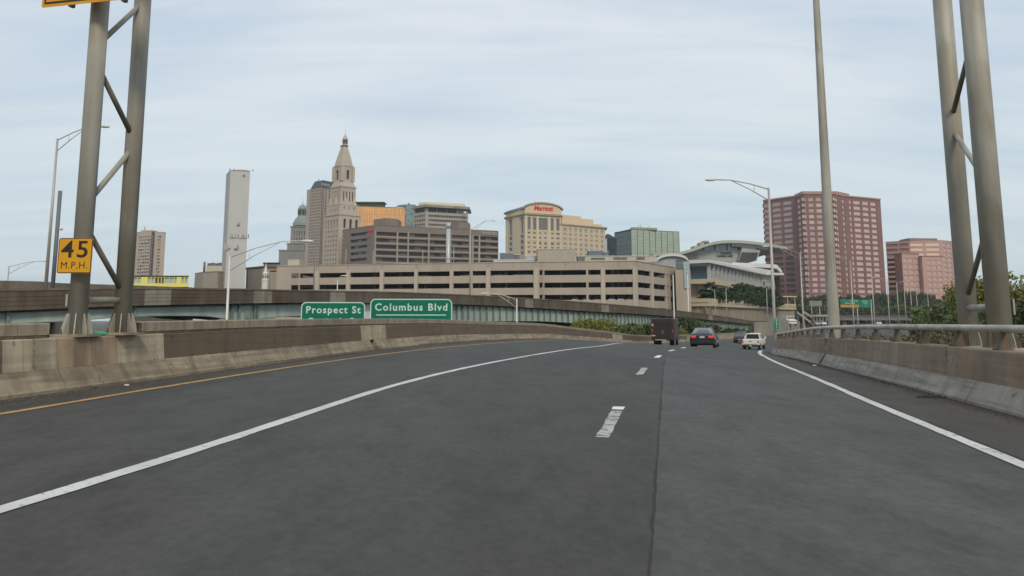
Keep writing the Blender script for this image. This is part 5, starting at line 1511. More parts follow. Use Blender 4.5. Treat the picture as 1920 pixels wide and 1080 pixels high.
# pilasters
def proud(A, B, pa, pb, z0, z1, m, nm='pilaster', o=.25, yref=440, par=None):
    A_, B_ = Vector(A), Vector(B); d = (B_ - A_).normalized(); nf = Vector((d.y, -d.x))
    u0, u1 = u_on(pa, yref, A, B), u_on(pb, yref, A, B); c = A_ + d * (u0 + u1) / 2 + nf * (o / 2 + .005)
    m2 = MB(); m2.obox(c, d, abs(u1 - u0) / 2, o / 2, z0, z1); return m2.build(nm, m, par or t)
for a, b in ((984.5, 987.8), (1006, 1009.5), (1028, 1031.5), (1049.8, 1051.6)): proud(ch[1], ch[2], a, b, GROUND, zat(403.5, YH), M_HO2)
for a, b in ((949, 952.5), (962, 973.5)): proud(ch[0], ch[1], a, b, GROUND, zat(403.5, YH + 8), M_HO2)
for m_ in range(3):
    p = [431.2, 449, 467][m_]; proud(ch[1], ch[2], 988, 1049, zat(p + .9, YH), zat(p, YH), M_HO2, 'string_course', .12)
c = [Vector(p) for p in (ch[0], ch[1], ch[2])] + [Vector(bk1), Vector(bk0)]
cen = sum(c, Vector((0, 0))) / 5
def grow(k): return [tuple(p + (p - cen).normalized() * k) for p in c]
mb = MB(); mb.prism(grow(.9), zc + .005, zc + .6); mb.build('cornice', M_HOT, t)
za2 = zat(391.5, YH)
mb = MB(); mb.prism(grow(-.1), zc + .6, za2); M_HP = mat('peach_attic_render', (0.60, 0.47, 0.325), var=.04, vs=.1); mb.build('attic_wall', M_HP, t)
# arched gable facing front and a barrel roof behind it
A_, B_ = Vector(grow(.2)[1]), Vector(grow(.2)[2]); d = (B_ - A_).normalized(); nin = Vector((-d.y, d.x)); LL = (B_ - A_).length
zs = zat(391.2, YH); zap = zat(380.2, YH)
def arc(k, ex=0.0): 
    x = -1 + 2 * k / 20; return (LL / 2 * (1 + x) , zs + (zap - zs) * (1 - x * x) ** .62 + ex if abs(x) < 1 else zs + ex)
f = [(A_ + d * u, z_) for u, z_ in [arc(k) for k in range(21)]]
fr = [Vector((p.x, p.y, z_)) - Vector((nin.x, nin.y, 0)) * .3 for p, z_ in f] ; bkk = [v + Vector((nin.x, nin.y, 0)) * 1.2 for v in fr]
mb = MB(); b0 = [Vector((fr[-1].x, fr[-1].y, zc + .81)), Vector((fr[0].x, fr[0].y, zc + .81))]; b1 = [v + Vector((nin.x, nin.y, 0)) * 1.2 for v in b0]
n_ = 23; P0 = fr + b0; P1 = bkk + b1
mb.add(P0 + P1, [tuple(range(n_)), tuple(range(2*n_-1, n_-1, -1))] + [(i, (i+1) % n_, n_ + (i+1) % n_, n_ + i) for i in range(n_)]); mb.build('gable', M_HP, t)
def arched(z_off, th_, o0, o1, ext, m, nm):
    vs = []; 
    for k in range(21):
        u, z_ = arc(k); x = -1 + 2 * k / 20; u += x * ext
        for o_, zz in ((o0, z_ + z_off), (o0, z_ + z_off + th_), (o1, z_ + z_off + th_), (o1, z_ + z_off)):
            p = A_ + d * u + nin * o_; vs.append((p.x, p.y, zz))
    m2 = MB(); m2.add(vs, [(4*i+q, 4*i+(q+1) % 4, 4*i+4+(q+1) % 4, 4*i+4+q) for i in range(20) for q in range(4)] + [(3, 2, 1, 0), (80, 81, 82, 83)]); m2.build(nm, m, t)
arched(.01, .75, -.9, 1.0, .8, M_HOT, 'gable_eave')
arched(-.3, .6, 1.02, 26, .3, M_HV, 'barrel_roof')
q0 = Vector(grow(1.2)[0]); q1 = Vector(grow(1.2)[1])
mb = MB(); top_ = zat(386, YH); gh = grow(1.1); gi = grow(-2.2); hp = [gh[0], (gi[1][0] - 1.5, gi[1][1]), gi[2], gh[3], gh[4]]; mb.frustum(hp, za2 + .005, [tuple(Vector(p) + (cen - Vector(p)) * .45) for p in hp], top_); mb.build('hipped_roof', M_HV, t)
mb = MB(); q = corner(1004, 380, YH + 6); mb.tube([(q[0], YH + 8, zap), (q[0], YH + 8, zap + 1.8)], .15, n=6); mb.build('mast', M_POLE_D, t)
ang = math.atan2(d.y, d.x)
q = A_ + d * u_on(1018.5, 391, A_, B_) - nin * .36
text_mesh('lettering', 'Marriott', 3.5, mat('red_letters', (.55, .05, .05)), t, (q.x, q.y, zat(391.3, YH + 4)), ang, ext=.1, bold=.09, shear=.12, wscale=.92, space=.95)
# wing
wA, wB = ch[2], ch[3]
zw = zat(423.2, YH + 12)
wr = face_rects(wA, wB, [(1057 + 9.9 * k, 1062 + 9.9 * k) for k in range(8)], [(428, 434.5), (438, 442.5), (447, 451.5), (456, 461), (465, 470), (474, 479)], YH + 12)
mb = MB(); wallface(mb, wA, wB, GROUND, zw, wr, .3); wallface(mb, wB, (wB[0] + 1, wB[1] + 20), GROUND, zw, []); wallface(mb, (wB[0] + 1, wB[1] + 20), (wA[0], wA[1] + 22), GROUND, zw, []); mb.build('wing_wall', M_HO, t, fix=False)
panes(t, wA, wB, wr, .3, [M_HG2, mat('hotel_curtain_glass', (.40, .36, .28)), mat('hotel_curtain_glass', (.40, .36, .28)), mat('hotel_net_glass', (.34, .33, .27))], rnd=rw_)
for k in range(4): proud(wA, wB, 1064.6 + 19.8 * k - .9, 1064.6 + 19.8 * k + .9, GROUND, zw - .4, M_HO2)
w_ = [Vector(wA), Vector(wB), Vector((wB[0] + 1, wB[1] + 20)), Vector((wA[0], wA[1] + 22))]; wc = sum(w_, Vector((0, 0))) / 4
mb = MB(); mb.prism([tuple(p + (p - wc).normalized() * 1.2) for p in w_], zw + .005, zw + .7); mb.build('cornice', M_HOT, t)
for (p0, p1, pt, o_) in ((1053, 1090, 404.6, 1.2), (1090, 1113, 408.2, 1.5), (1113, 1130, 415.8, 2.2)):
    a = Vector(wA) + (Vector(wB) - Vector(wA)).normalized() * u_on(p0, 415, wA, wB); b = Vector(wA) + (Vector(wB) - Vector(wA)).normalized() * u_on(p1, 415, wA, wB)
    if p0 == 1053: a = Vector(wA) + Vector((.3, 0))
    mb = MB(); mb.prism([(a.x, a.y + o_), (b.x, b.y + o_), (b.x, b.y + 17), (a.x, a.y + 17)], zw + .705, zat(pt, YH + 14)); mb.build('setback_storey', M_HP, t)

# --- dark glass and green office building
YN = 610
M_DG = glass('dark_teal_glass', (0.03, 0.065, 0.07), rough=.08, vs=.15, var=.5)
M_DG2 = glass('deep_blue_glass', (0.03, 0.04, 0.055), rough=.08, vs=.15, var=.4)
M_GRN = mat('pale_green_panel', (0.335, 0.415, 0.345), var=.05, vs=.3, rough=.4)
M_GRN2 = mat('paler_green_panel', (0.36, 0.44, 0.37), var=.05, vs=.3, rough=.4)
M_FR = mat('dark_green_frame', (0.06, 0.085, 0.07))
ch = [corner(1152, 440, YN + 24), corner(1183, 440, YN), corner(1273.5, 440, YN + 18)]
ws = {0: grid(.3, Lf(ch[0], ch[1]) - .3, 7, .95, zat(500, YN), zat(432.8, YN), 8, .94),
      1: grid(.2, Lf(ch[1], ch[2]) - .2, 8, .93, zat(500, YN), zat(430, YN), 11, .985)}
t, _ = bld('office_building', 'green panelled office building with dark teal glass side, right of the hotel', ch, zat(429.5, YN), 24, M_FR, M_ROOF, {}, depth=.1)
o_ = t.children[0]
mb = MB()
bpy.data.objects.remove([c_ for c_ in t.children if c_.name.startswith('wall')][0])
for i, r in ws.items(): wallface(mb, ch[i], ch[i+1], GROUND, zat(429.5, YN), r, .12)
wallface(mb, ch[2], (ch[2][0] + 4, ch[2][1] + 24), GROUND, zat(429.5, YN), []); wallface(mb, (ch[2][0] + 4, ch[2][1] + 24), (ch[0][0] + 4, ch[0][1] + 24), GROUND, zat(429.5, YN), []); mb.build('wall', M_FR, t, fix=False)
panes(t, ch[0], ch[1], ws[0], .12, [M_DG, M_DG, M_DG2], 'pane', rnd=rw_); panes(t, ch[1], ch[2], ws[1], .12, [M_GRN, M_GRN2], 'panel', rnd=rw_)
a = corner(1185, 425, YN + 2); b = corner(1232, 425, YN + 8)
mb = MB(); mb.prism([a, b, (b[0], b[1] + 12), (a[0], a[1] + 12)], zat(429.5, YN), zat(425.2, YN)); mb.build('penthouse', mat('olive_grey_penthouse', (.26, .28, .20), var=.08), t)
for px in (1197, 1201, 1217): 
    q = corner(px, 420, YN + 8); mb = MB(); mb.tube([(q[0], q[1], zat(425.2, YN)), (q[0], q[1], zat(418.5 if px < 1210 else 421, YN))], .22, n=6); mb.build('antenna', M_POLE, t)
ch = [corner(1135, 445, 560), corner(1138, 442, 552), corner(1156, 448, 556)]
w1 = grid(.2, Lf(ch[1], ch[2]) - .2, 5, .92, zat(500, 552), zat(447, 552), 6, .9)
t, _ = bld('glass_building', 'low dark teal glass building with sloping top squeezed beside the hotel', ch, zat(445.5, 552), 14, M_DG2, M_FR, {1: w1}, depth=.1, panemats=[M_DG, M_DG2, M_DG], pname='pane', rnd=rw_)
mb = MB(); P = [ch[0], ch[1], ch[2], (ch[2][0], ch[2][1] + 14), (ch[0][0], ch[0][1] + 12)]; P2 = [ch[0], ch[1], (ch[1][0] + 1.4, ch[1][1] + .6), (ch[1][0] + 1.4, ch[1][1] + 12), (ch[0][0], ch[0][1] + 12)]
mb.frustum(P, zat(445.5, 552) + .01, P2, zat(438.8, 552)); mb.build('sloping_roof', M_FR, t)

# --- convention centre
M_CB = mat('cream_terrace_concrete', (0.46, 0.395, 0.28), var=.05, vs=.1, streak=.08)
M_CB2 = mat('brown_ribbed_concrete', (0.29, 0.24, 0.18), var=.08, vs=.15, streak=.2)
M_CW2 = mat('white_metal_roof', (0.55, 0.56, 0.56), rough=.4, var=.05, vs=.1)
M_CG = glass('curtain_wall_glass', (0.38, 0.49, 0.52), rough=.1, vs=.25, var=.25)
M_CG2 = glass('curtain_wall_glass_deep', (0.24, 0.32, 0.345), rough=.1, vs=.25, var=.3)
M_CD = glass('dark_blue_screen_glass', (0.05, 0.08, 0.105), rough=.25, spec=.3, var=.1, vs=.2)
M_GM = mat('grey_metal_cladding', (0.30, 0.31, 0.30), rough=.5, var=.05, vs=.05)
M_GM2 = mat('light_grey_fin', (0.37, 0.38, 0.37), rough=.5, var=.04)
cA = corner(1291, 500, 284); cB = corner(1327, 500, 280); cC = corner(1427, 510, 356); cD = corner(1452, 512, 360)
zr1 = zat(493.5, 280); zr0 = zat(524.3, 280)
t = thing('convention_centre', 'long glazed convention building with white curved roof above a cream base', 'convention centre', (95, 320, GROUND))
wf = [(u_on(1294, 510, cA, cB), u_on(1325.5, 510, cA, cB), zat(523.3, 282), zat(498.8, 282))]
L1 = Lf(cB, cC)
# bays of glass between fins
wg = grid(.4, L1 - .4, 15, .84, zr0 + .3, zr1 - .5, 4, .95)
wd = grid(.3, Lf(cC, cD) - .3, 4, .9, zr0 - 5, zr1 - 2.5, 4, .93)
mb = MB(); wallface(mb, cA, cB, zr0, zr1, wf, .25); wallface(mb, cB, cC, zr0, zr1, wg, .2); wallface(mb, cC, cD, zr0 - 5.5, zr1, wd, .2)
wallface(mb, cD, (cD[0] + 2, cD[1] + 40), zr0 - 5.5, zr1, []); wallface(mb, (cA[0] + 4, cA[1] + 60), cA, zr0, zr1, []); mb.build('wall', M_GM2, t, fix=False)
r2 = []
for (u0, u1, a, b) in wf:
    for i in range(5):
        for j in range(4): r2.append((u0 + (u1 - u0) * i / 5 + .03, u0 + (u1 - u0) * (i + 1) / 5 - .03, a + (b - a) * j / 4 + .03, a + (b - a) * (j + 1) / 4 - .03))
panes(t, cA, cB, r2, .25, [M_CD], 'pane'); panes(t, cB, cC, wg, .2, [M_CG, M_CG, M_CG2], 'pane', rnd=rw_); panes(t, cC, cD, wd, .2, [M_CD, M_CG2], 'pane', rnd=rw_)
d = (Vector(cC) - Vector(cB)).normalized(); nf = Vector((d.y, -d.x))
for k in range(16):
    c = Vector(cB) + d * (.4 + (L1 - .8) * k / 15) + nf * .35
    mb = MB(); mb.obox(c, d, .14, .36, zr0, zr1 - .05); mb.build('fin', M_GM2, t)
# white roof: overhanging slab whose upper side swells in a long curve
def roofvol(P, z0, z1, m, nm, rise=0.0, inset=6):
    c = sum([Vector(p) for p in P], Vector((0, 0))) / len(P)
    m2 = MB(); m2.prism(P, z0, z1); m2.build(nm, m, t)
    if rise:
        prev = P; zp_ = z1
        m2 = MB()
        for j in range(1, 6):
            f_ = j / 5; Q = [tuple(Vector(p) + (c - Vector(p)).normalized() * inset * (1 - math.cos(f_ * math.pi / 2)) * 1.6) for p in P]
            zz = z1 + rise * math.sin(f_ * math.pi / 2)
            m2.frustum(prev, zp_, Q, zz); prev = Q; zp_ = zz
        m2.build(nm, m, t)
e1 = Vector(cA) + Vector((-.5, -2.2)); e2 = Vector(cB) + Vector((.2, -2.5)); e3 = Vector(cC) + Vector((1.6, -1.6)); e4 = (cD[0] + 3, cD[1] - 3)
roofvol([tuple(e1), tuple(e2), tuple(e3), e4, (e4[0] + 4, e4[1] + 46), (e1.x + 4, e1.y + 70)], zr1 + .01, zr1 + .9, M_CW2, 'roof')
q0 = corner(1285, 489, 300); q1 = corner(1330, 489, 296); q2 = corner(1462, 493, 372); q3 = (q2[0] + 4, q2[1] + 40)
roofvol([q0, q1, q2, q3, (q0[0] + 6, q0[1] + 70)], zr1 + .7, zat(489.5, 300), M_CW2, 'roof', zat(487.3, 300) - zat(489.5, 300), 5)
# far end volume with a second white roof
f0 = corner(1378, 500, 352); f1 = corner(1461, 500, 366)
wq = [(1.0, Lf(f0, f1) * .52, zat(512, 358), zat(503.4, 358)), (Lf(f0, f1) * .58, Lf(f0, f1) - 1.5, zat(512, 358), zat(503.4, 358))]
mb = MB(); wallface(mb, f0, f1, zat(516, 358), zat(502, 358), wq, .3); wallface(mb, f1, (f1[0] + 3, f1[1] + 30), zat(560, 358), zat(502, 358), []); mb.build('end_wall', M_GM2, t, fix=False)
panes(t, f0, f1, wq, .3, [M_CG2])
g0, g1 = corner(1374, 500, 349), corner(1464, 500, 363)
n_ = 10; vs = []
A_, B_ = Vector(g0), Vector(g1)
for k in range(n_ + 1):                      # eave that curls over at its right end
    f_ = k / n_
    x = f_ * 1.02; zz = zat(494.5, 358) if f_ < .86 else zat(494.5, 358) - ((f_ - .86) / .14) ** 2 * 2.4
    p = A_ + (B_ - A_) * x
    for o_, dz in ((0, 0), (0, -1.6), (34, -1.6), (34, 0)): vs.append((p.x, p.y + o_, zz + dz))
mb = MB(); mb.add(vs, [(4*i+q, 4*i+(q+1) % 4, 4*i+4+(q+1) % 4, 4*i+4+q) for i in range(n_) for q in range(4)] + [(3, 2, 1, 0), (4*n_, 4*n_+1, 4*n_+2, 4*n_+3)]); mb.build('curled_roof', M_CW2, t)
h0, h1 = corner(1400, 515, 352), corner(1459, 516, 358)
mb = MB(); mb.prism([h0, h1, (h1[0], h1[1] + 8), (h0[0], h0[1] + 8)], zat(516.5, 355), zat(514.4, 355)); mb.build('canopy', M_CW2, t)
# base below the glass
bA, bB, bC = corner(1293, 530, 279), corner(1330, 530, 276.5), corner(1428, 545, 354)
mb = MB(); mb.prism([bA, bB, bC, (bC[0] + 2, bC[1] + 6), (bC[0] - 20, bC[1] + 30), (bA[0] + 2, bA[1] + 40)], zat(532.2, 279), zr0 - .01); mb.build('ledge', M_CB, t)
b2A, b2B, b2C = corner(1294, 530, 283), corner(1330, 530, 281), corner(1428, 545, 358)
mb = MB(); mb.prism([b2A, b2B, b2C, (b2C[0] - 18, b2C[1] + 28), (b2A[0] + 4, b2A[1] + 30)], GROUND, zat(532.4, 279)); mb.build('base_wall', M_CB, t)
mb = MB(); q = corner(1307, 545, 282.4); mb.box(q[0] - .12, q[0] + .12, 281.9, 282.6, 7, zat(538, 282)); mb.build('joint', M_CB2, t)
# white barrel-vaulted link left of the glass
v0, v1 = at(1232, 489, 262), at(1291, 489, 262); n_ = 18; vs = []
for k in range(n_ + 1):
    a_ = math.pi * k / n_; x = (v0.x + v1.x) / 2 - (v1.x - v0.x) / 2 * math.cos(a_); zz = zat(491, 262) + (zat(475.5, 262) - zat(491, 262)) * math.sin(a_) ** .75
    for y_, dz in ((262, 0), (262, -.75), (300, -.75), (300, 0)): vs.append((x, y_, zz + dz))
mb = MB(); mb.add(vs, [(4*i+q, 4*i+(q+1) % 4, 4*i+4+(q+1) % 4, 4*i+4+q) for i in range(n_) for q in range(4)] + [(3, 2, 1, 0), (4*n_, 4*n_+1, 4*n_+2, 4*n_+3)]); mb.build('vault_roof', M_CW2, t)
vs = []; 
for k in range(n_ + 1):
    a_ = math.pi * k / n_; x = (v0.x + v1.x) / 2 - (v1.x - v0.x) / 2 * .98 * math.cos(a_); zz = zat(491, 262) + (zat(475.5, 262) - zat(491, 262)) * math.sin(a_) ** .75 - .8
    vs += [(x, 263, zz), (x, 263, 8)]
mb = MB(); mb.add(vs, [(2*i, 2*i+1, 2*i+3, 2*i+2) for i in range(n_)]); mb.build('vault_wall', mat('vault_grey', (.33, .35, .37), var=.04), t)
# arena-like hall with the long curved roof
YQ = 400
def curve_slab(nm, tab, px0, px1, y0, y1, th_, m):
    n_ = 30; vs = []
    for k in range(n_ + 1):
        px = px0 + (px1 - px0) * k / n_; py = interp(tab, px)
        p = at(px, py, y0)
        for y_, dz in ((y0, 0), (y0, -th_), (y1, -th_), (y1, 0)): vs.append((p.x * y_ / y0 if False else p.x, y_, p.z + dz))
    mb = MB(); mb.add(vs, [(4*i+q, 4*i+(q+1) % 4, 4*i+4+(q+1) % 4, 4*i+4+q) for i in range(n_) for q in range(4)] + [(3, 2, 1, 0), (4*n_, 4*n_+1, 4*n_+2, 4*n_+3)], 0, False)
    return mb.build(nm, m, t)
t = thing('exhibition_hall', 'grey metal hall with long curved roof and raked dark screen behind the white roof', 'exhibition hall', (110, 430, GROUND))
TAB = [(1225, 474.5), (1270, 473.3), (1300, 465.5), (1325, 456.5), (1350, 451.3), (1375, 450.3), (1400, 451.5), (1430, 455), (1458, 459.5), (1478, 463)]
curve_slab('roof', TAB, 1225, 1476, YQ - 4, YQ + 50, 1.3, mat('pale_olive_roof_metal', (.33, .345, .30), rough=.5, var=.08))
TAB2 = [(1380, 452), (1400, 453.2), (1430, 457), (1458, 461.5)]
curve_slab('soffit', [(a, b + 1.7) for a, b in TAB2], 1372, 1440, YQ - 2, YQ + 40, 2.0, M_GM)
# wall following the curve: lower solid part and upper glass between columns
def curvewall(nm, px0, px1, ftop, pyb, y, m, n_=24):
    vs = []
    for k in range(n_ + 1):
        px = px0 + (px1 - px0) * k / n_; a = at(px, ftop(px), y); b = at(px, pyb, y); vs += [(a.x, y, a.z), (a.x, y, b.z), (a.x, y + 5, a.z), (a.x, y + 5, b.z)]
    mb = MB(); mb.add(vs, [(4*i, 4*i+1, 4*i+5, 4*i+4) for i in range(n_)] + [(4*i+2, 4*i+3, 4*i+7, 4*i+6) for i in range(n_)] + [(0, 1, 3, 2), (4*n_, 4*n_+1, 4*n_+3, 4*n_+2)])
    return mb.build(nm, m, t)
curvewall('glazed_wall', 1262, 1382, lambda p: interp(TAB, p) + 1.2, 492, YQ + 2.5, M_CG2)
curvewall('wall', 1262, 1391, lambda p: 471.5 - (p - 1285) * .033 if p > 1300 else 474.6 - max(0, p - 1280) * .16, 493, YQ + 1.2, M_GM)
for px in (1301, 1322.5, 1344.5, 1367):
    a = at(px, interp(TAB, px) + 1, YQ); b = at(px, 465.5, YQ)
    mb = MB(); mb.box(a.x - .42, a.x + .42, YQ + .3, YQ + 1.15, b.z - 1, a.z - .3); mb.build('column', M_GM2, t)
for p0, p1, pt in ((1301, 1313, 461), (1313, 1331, 454.3), (1320.5, 1330, 451)):
    a = at(p0, pt, YQ + 12); b = at(p1, pt + 14, YQ + 12); mb = MB(); mb.box(a.x, b.x, YQ + 12, YQ + 20, b.z, a.z); mb.build('rooftop_unit', M_GB, t)
# raked box with the dark screen
P = [(1391.5, 465), (1425.5, 469.5), (1419, 489), (1384, 489)]
f = [at(px, py, YQ - 2) for px, py in P]; b = [v + Vector((0, 16, 0)) for v in f]
mb = MB(); mb.add(f + b, [(0, 1, 2, 3), (7, 6, 5, 4)] + [(i, 4 + i, 4 + (i+1) % 4, (i+1) % 4) for i in range(4)]); mb.build('raked_box', M_GM, t)
P = [(1391, 473), (1422, 473.5), (1417, 488.5), (1385.8, 488.5)]
f = [at(px, py, YQ - 2.3) for px, py in P]; b = [v + Vector((0, .25, 0)) for v in f]
mb = MB(); mb.add(f + b, [(0, 1, 2, 3), (7, 6, 5, 4)] + [(i, 4 + i, 4 + (i+1) % 4, (i+1) % 4) for i in range(4)]); mb.build('dark_screen', mat('dark_screen', (.05, .055, .055), var=.2, vs=.2), t)
P = [(1391, 461.5), (1417, 463.5), (1418.5, 468.2), (1391.3, 465)]
f = [at(px, py, YQ - 1.5) for px, py in P]; b = [v + Vector((0, 14, 0)) for v in f]
mb = MB(); mb.add(f + b, [(0, 1, 2, 3), (7, 6, 5, 4)] + [(i, 4 + i, 4 + (i+1) % 4, (i+1) % 4) for i in range(4)]); mb.build('roof_link', M_GM2, t)
M_DL = mat('dark_letters', (.05, .05, .055))
q = at(1361, 474.3, YQ + 1); text_mesh('lettering', 'Connecticut', 2.0, M_DL, t, (q.x, YQ + 1.0, q.z), 0, ext=.08, bold=.03, wscale=.55)
q = at(1359, 479.6, YQ + 1); text_mesh('lettering', 'Convention Center', 2.0, M_DL, t, (q.x, YQ + 1.0, q.z), 0, ext=.08, bold=.03, wscale=.48)
a = at(1281, 474.5, YQ + 1.1); b = at(1309, 484, YQ + 1.1); mb = MB(); mb.box(a.x, b.x, YQ + .8, YQ + 1.15, b.z, a.z); mb.build('copper_panel', mat('pinkish_panel', (.33, .25, .22), var=.12, vs=.2), t)

# --- terrace in front: cream parapet, ribbed wall, hedge
tA = corner(1294, 566, 243); tB = corner(1330, 566, 240); tC = corner(1452, 575, 318); tD = corner(1493, 578, 332)
t = thing('terrace', 'cream concrete terrace with ribbed brown wall below the convention centre', 'terrace', (85, 290, GROUND))
zt1 = zat(559.5, 241)
def wallbox(A, B, z0, z1, th_, m, nm, off=0.0):
    A_, B_ = Vector(A), Vector(B); d = (B_ - A_).normalized(); nin = Vector((-d.y, d.x)); c = (A_ + B_) / 2 + nin * (th_ / 2 + off)
    mb = MB(); mb.obox(c, d, (B_ - A_).length / 2, th_ / 2, z0, z1); return mb.build(nm, m, t)
for A, B in ((tA, tB), (tB, tC), (tC, tD)):
    n_ = max(2, int(Lf(A, B) / 12)); A_, B_ = Vector(A), Vector(B)
    for k in range(n_): wallbox(A_.lerp(B_, k / n_ + .0003), A_.lerp(B_, (k + 1) / n_ - .0008), zt1 - 2.15, zt1, .5, M_CB, 'parapet_panel')
    L_ = Lf(A, B); n_ = int(L_ / 2.6); d = (B_ - A_).normalized(); nin = Vector((-d.y, d.x))
    wallbox(A, B, GROUND, zt1 - 2.16, .5, mat('dark_joint_concrete', (.13, .105, .08)), 'wall_core', .95)
    for k in range(n_):
        wallbox(A_ + d * (L_ * k / n_ + .12), A_ + d * (L_ * (k + 1) / n_ - .12), GROUND, zt1 - 2.17, .25, M_CB2, 'wall_panel', .7)
mb = MB(); mb.prism([tA, tB, tC, tD, (tD[0] + 8, tD[1] + 70), (tA[0] + 20, tA[1] + 70)], zt1 - 1.4, zt1 - 1.0); mb.build('deck', M_CB, t)
wallbox(corner(1486, 580, 330), corner(1492, 580, 331), GROUND, zt1 - 2.2, 6, M_CB2, 'end_wall', 0.6)
# rooftop pavilion at its right end
a, b = at(1461, 555, 350), at(1491, 575, 350)
th = thing('pavilion', 'small dark pavilion with pale flat canopy at the right end of the terrace', 'pavilion', ((a.x + b.x) / 2, 352, b.z))
mb = MB(); mb.box(a.x, b.x + .6, 349, 356, a.z - .5, a.z); mb.build('canopy', M_CB, th)
mb = MB(); mb.box(a.x + .8, b.x - 1.5, 350.2, 355, zt1 - 1, a.z - .52); mb.build('body', mat('dark_maroon_wall', (.085, .05, .05), var=.3, vs=.6), th)
for x in (a.x + .4, (a.x + b.x) / 2, b.x - .2): mb = MB(); mb.box(x - .12, x + .12, 349.4, 349.7, zt1 - 1, a.z - .5); mb.build('post', M_CB, th)

# --- red granite tower
M_RG = mat('red_granite', (0.215, 0.115, 0.10), rough=.5, var=.08, vs=.06)
M_RG2 = mat('red_granite_cap', (0.36, 0.215, 0.175), rough=.55, var=.06)
M_PG = glass('pink_mirror_glass_lit', (0.58, 0.415, 0.37), rough=.16, vs=.2, var=.12, metal=.2)  # brighter copy of the pane, the right side's light put into its colour
M_PG2 = glass('pink_mirror_glass_shaded', (0.44, 0.325, 0.315), rough=.16, vs=.2, var=.12, metal=.2)  # deeper copy of the same pane, the dim side's shade put into its colour
M_PG3 = glass('peach_reflection_glass', (0.78, 0.56, 0.44), rough=.2, vs=.2, var=.12, metal=.2)  # bright mirrored light painted as pane colour, mainly for the chamfers
M_PD = glass('dark_reflection_glass', (0.10, 0.06, 0.062), rough=.16, vs=.2, var=.2)  # dark reflection on the lower left face painted as pane colour
YR = 500
ch = [corner(1431, 375, YR + 26), corner(1493, 368, YR + 6), corner(1507, 368, YR - 4), corner(1566, 368, YR - 4), corner(1578, 368, YR + 4), corner(1591, 368, YR + 7), corner(1650.5, 373, YR + 20)]
zR = zat(366.3, YR)
rows = [(371.8 + 10.62 * k, 378.6 + 10.62 * k) for k in range(18)]
def rfaces(i, colsx, dy=0): return face_rects(ch[i], ch[i+1], colsx, [(a, b) for a, b in rows], YR)
ws = {0: rfaces(0, [(1434, 1447), (1451.5, 1468), (1472, 1488.5)]), 1: rfaces(1, [(1495.5, 1504.5)]), 2: rfaces(2, [(1508.3, 1516.5), (1521, 1531), (1535.5, 1546), (1550.5, 1562)]),
      3: rfaces(3, [(1568, 1575.8)]), 4: rfaces(4, [(1580, 1588.8)]), 5: rfaces(5, [(1593.5, 1602), (1606, 1619), (1623, 1634.5), (1638, 1648.5)])}
t, poly = bld('office_tower', 'broad faceted red granite tower gridded with pink mirror windows', ch, zR, 42, M_RG, M_RG, ws, depth=.35)
panes(t, ch[0], ch[1], ws[0][:27], .35, [M_PG2]); panes(t, ch[0], ch[1], ws[0][27:], .35, [M_PD])
panes(t, ch[1], ch[2], ws[1], .35, [M_PG3]); panes(t, ch[2], ch[3], ws[2], .35, [M_PG2, M_PG2, M_PG], rnd=rw_); panes(t, ch[3], ch[4], ws[3], .35, [M_PG3]); panes(t, ch[4], ch[5], ws[4], .35, [M_PG, M_PG2], rnd=rw_); panes(t, ch[5], ch[6], ws[5], .35, [M_PG], rnd=rw_)
pts = [corner(1490, 360, YR + 14), corner(1504, 360, YR + .5), corner(1570, 360, YR + .5), corner(1592, 360, YR + 12)]
mb = MB(); mb.prism(pts + [(pts[3][0] + 3, YR + 34), (pts[0][0] + 3, YR + 34)], zR - .5, zat(358.3, YR)); mb.build('penthouse', M_RG2, t)
for i in range(6):
    A_, B_ = Vector(ch[i]), Vector(ch[i+1]); d = (B_ - A_).normalized(); nf = Vector((d.y, -d.x)); c = (A_ + B_) / 2
    mb = MB(); mb.obox(c, d, (B_ - A_).length / 2 + .08, .35, zR + .005, zR + .9); mb.build('coping', M_RG2, t)
# --- pink stepped building
M_PK = mat('pink_granite', (0.46, 0.285, 0.255), rough=.55, var=.05, vs=.08)
M_PKD = mat('mauve_granite', (0.23, 0.16, 0.15), rough=.55, var=.06)
M_PW = mat('pink_window', (0.50, 0.37, 0.33), rough=.2, var=.1, vs=.2)
YS2 = 545
ch = [corner(1660.5, 455, YS2 + 14), corner(1706, 450, YS2 + 4), corner(1765, 450, YS2 + 2), corner(1786, 452, YS2 + 10)]
rb_ = [(454.6 + 9.2 * k, 460 + 9.2 * k) for k in range(10)]
ws = {0: face_rects(ch[0], ch[1], [(1663, 1684), (1687, 1704)], rb_, YS2), 1: face_rects(ch[1], ch[2], [(1708, 1733), (1737.5, 1763)], rb_, YS2), 2: face_rects(ch[2], ch[3], [(1769, 1775), (1778, 1784)], rb_, YS2)}
t, _ = bld('office_building', 'pink stepped granite office building behind the trees, right of the red tower', ch, zat(449.8, YS2), 34, M_PK, M_PKD, ws, depth=.35)
panes(t, ch[0], ch[1], ws[0][:6], .35, [M_PKD]); panes(t, ch[0], ch[1], ws[0][6:], .35, [M_BLACK, M_PKD]); panes(t, ch[1], ch[2], ws[1], .35, [M_PG3]); panes(t, ch[2], ch[3], ws[2], .35, [M_PW])
a, b = corner(1704, 445, YS2 + 10), corner(1757, 445, YS2 + 12)
mb = MB(); mb.prism([a, b, (b[0], b[1] + 14), (a[0], a[1] + 14)], zat(450, YS2) - .5, zat(443.6, YS2)); mb.build('penthouse', M_PKD, t)
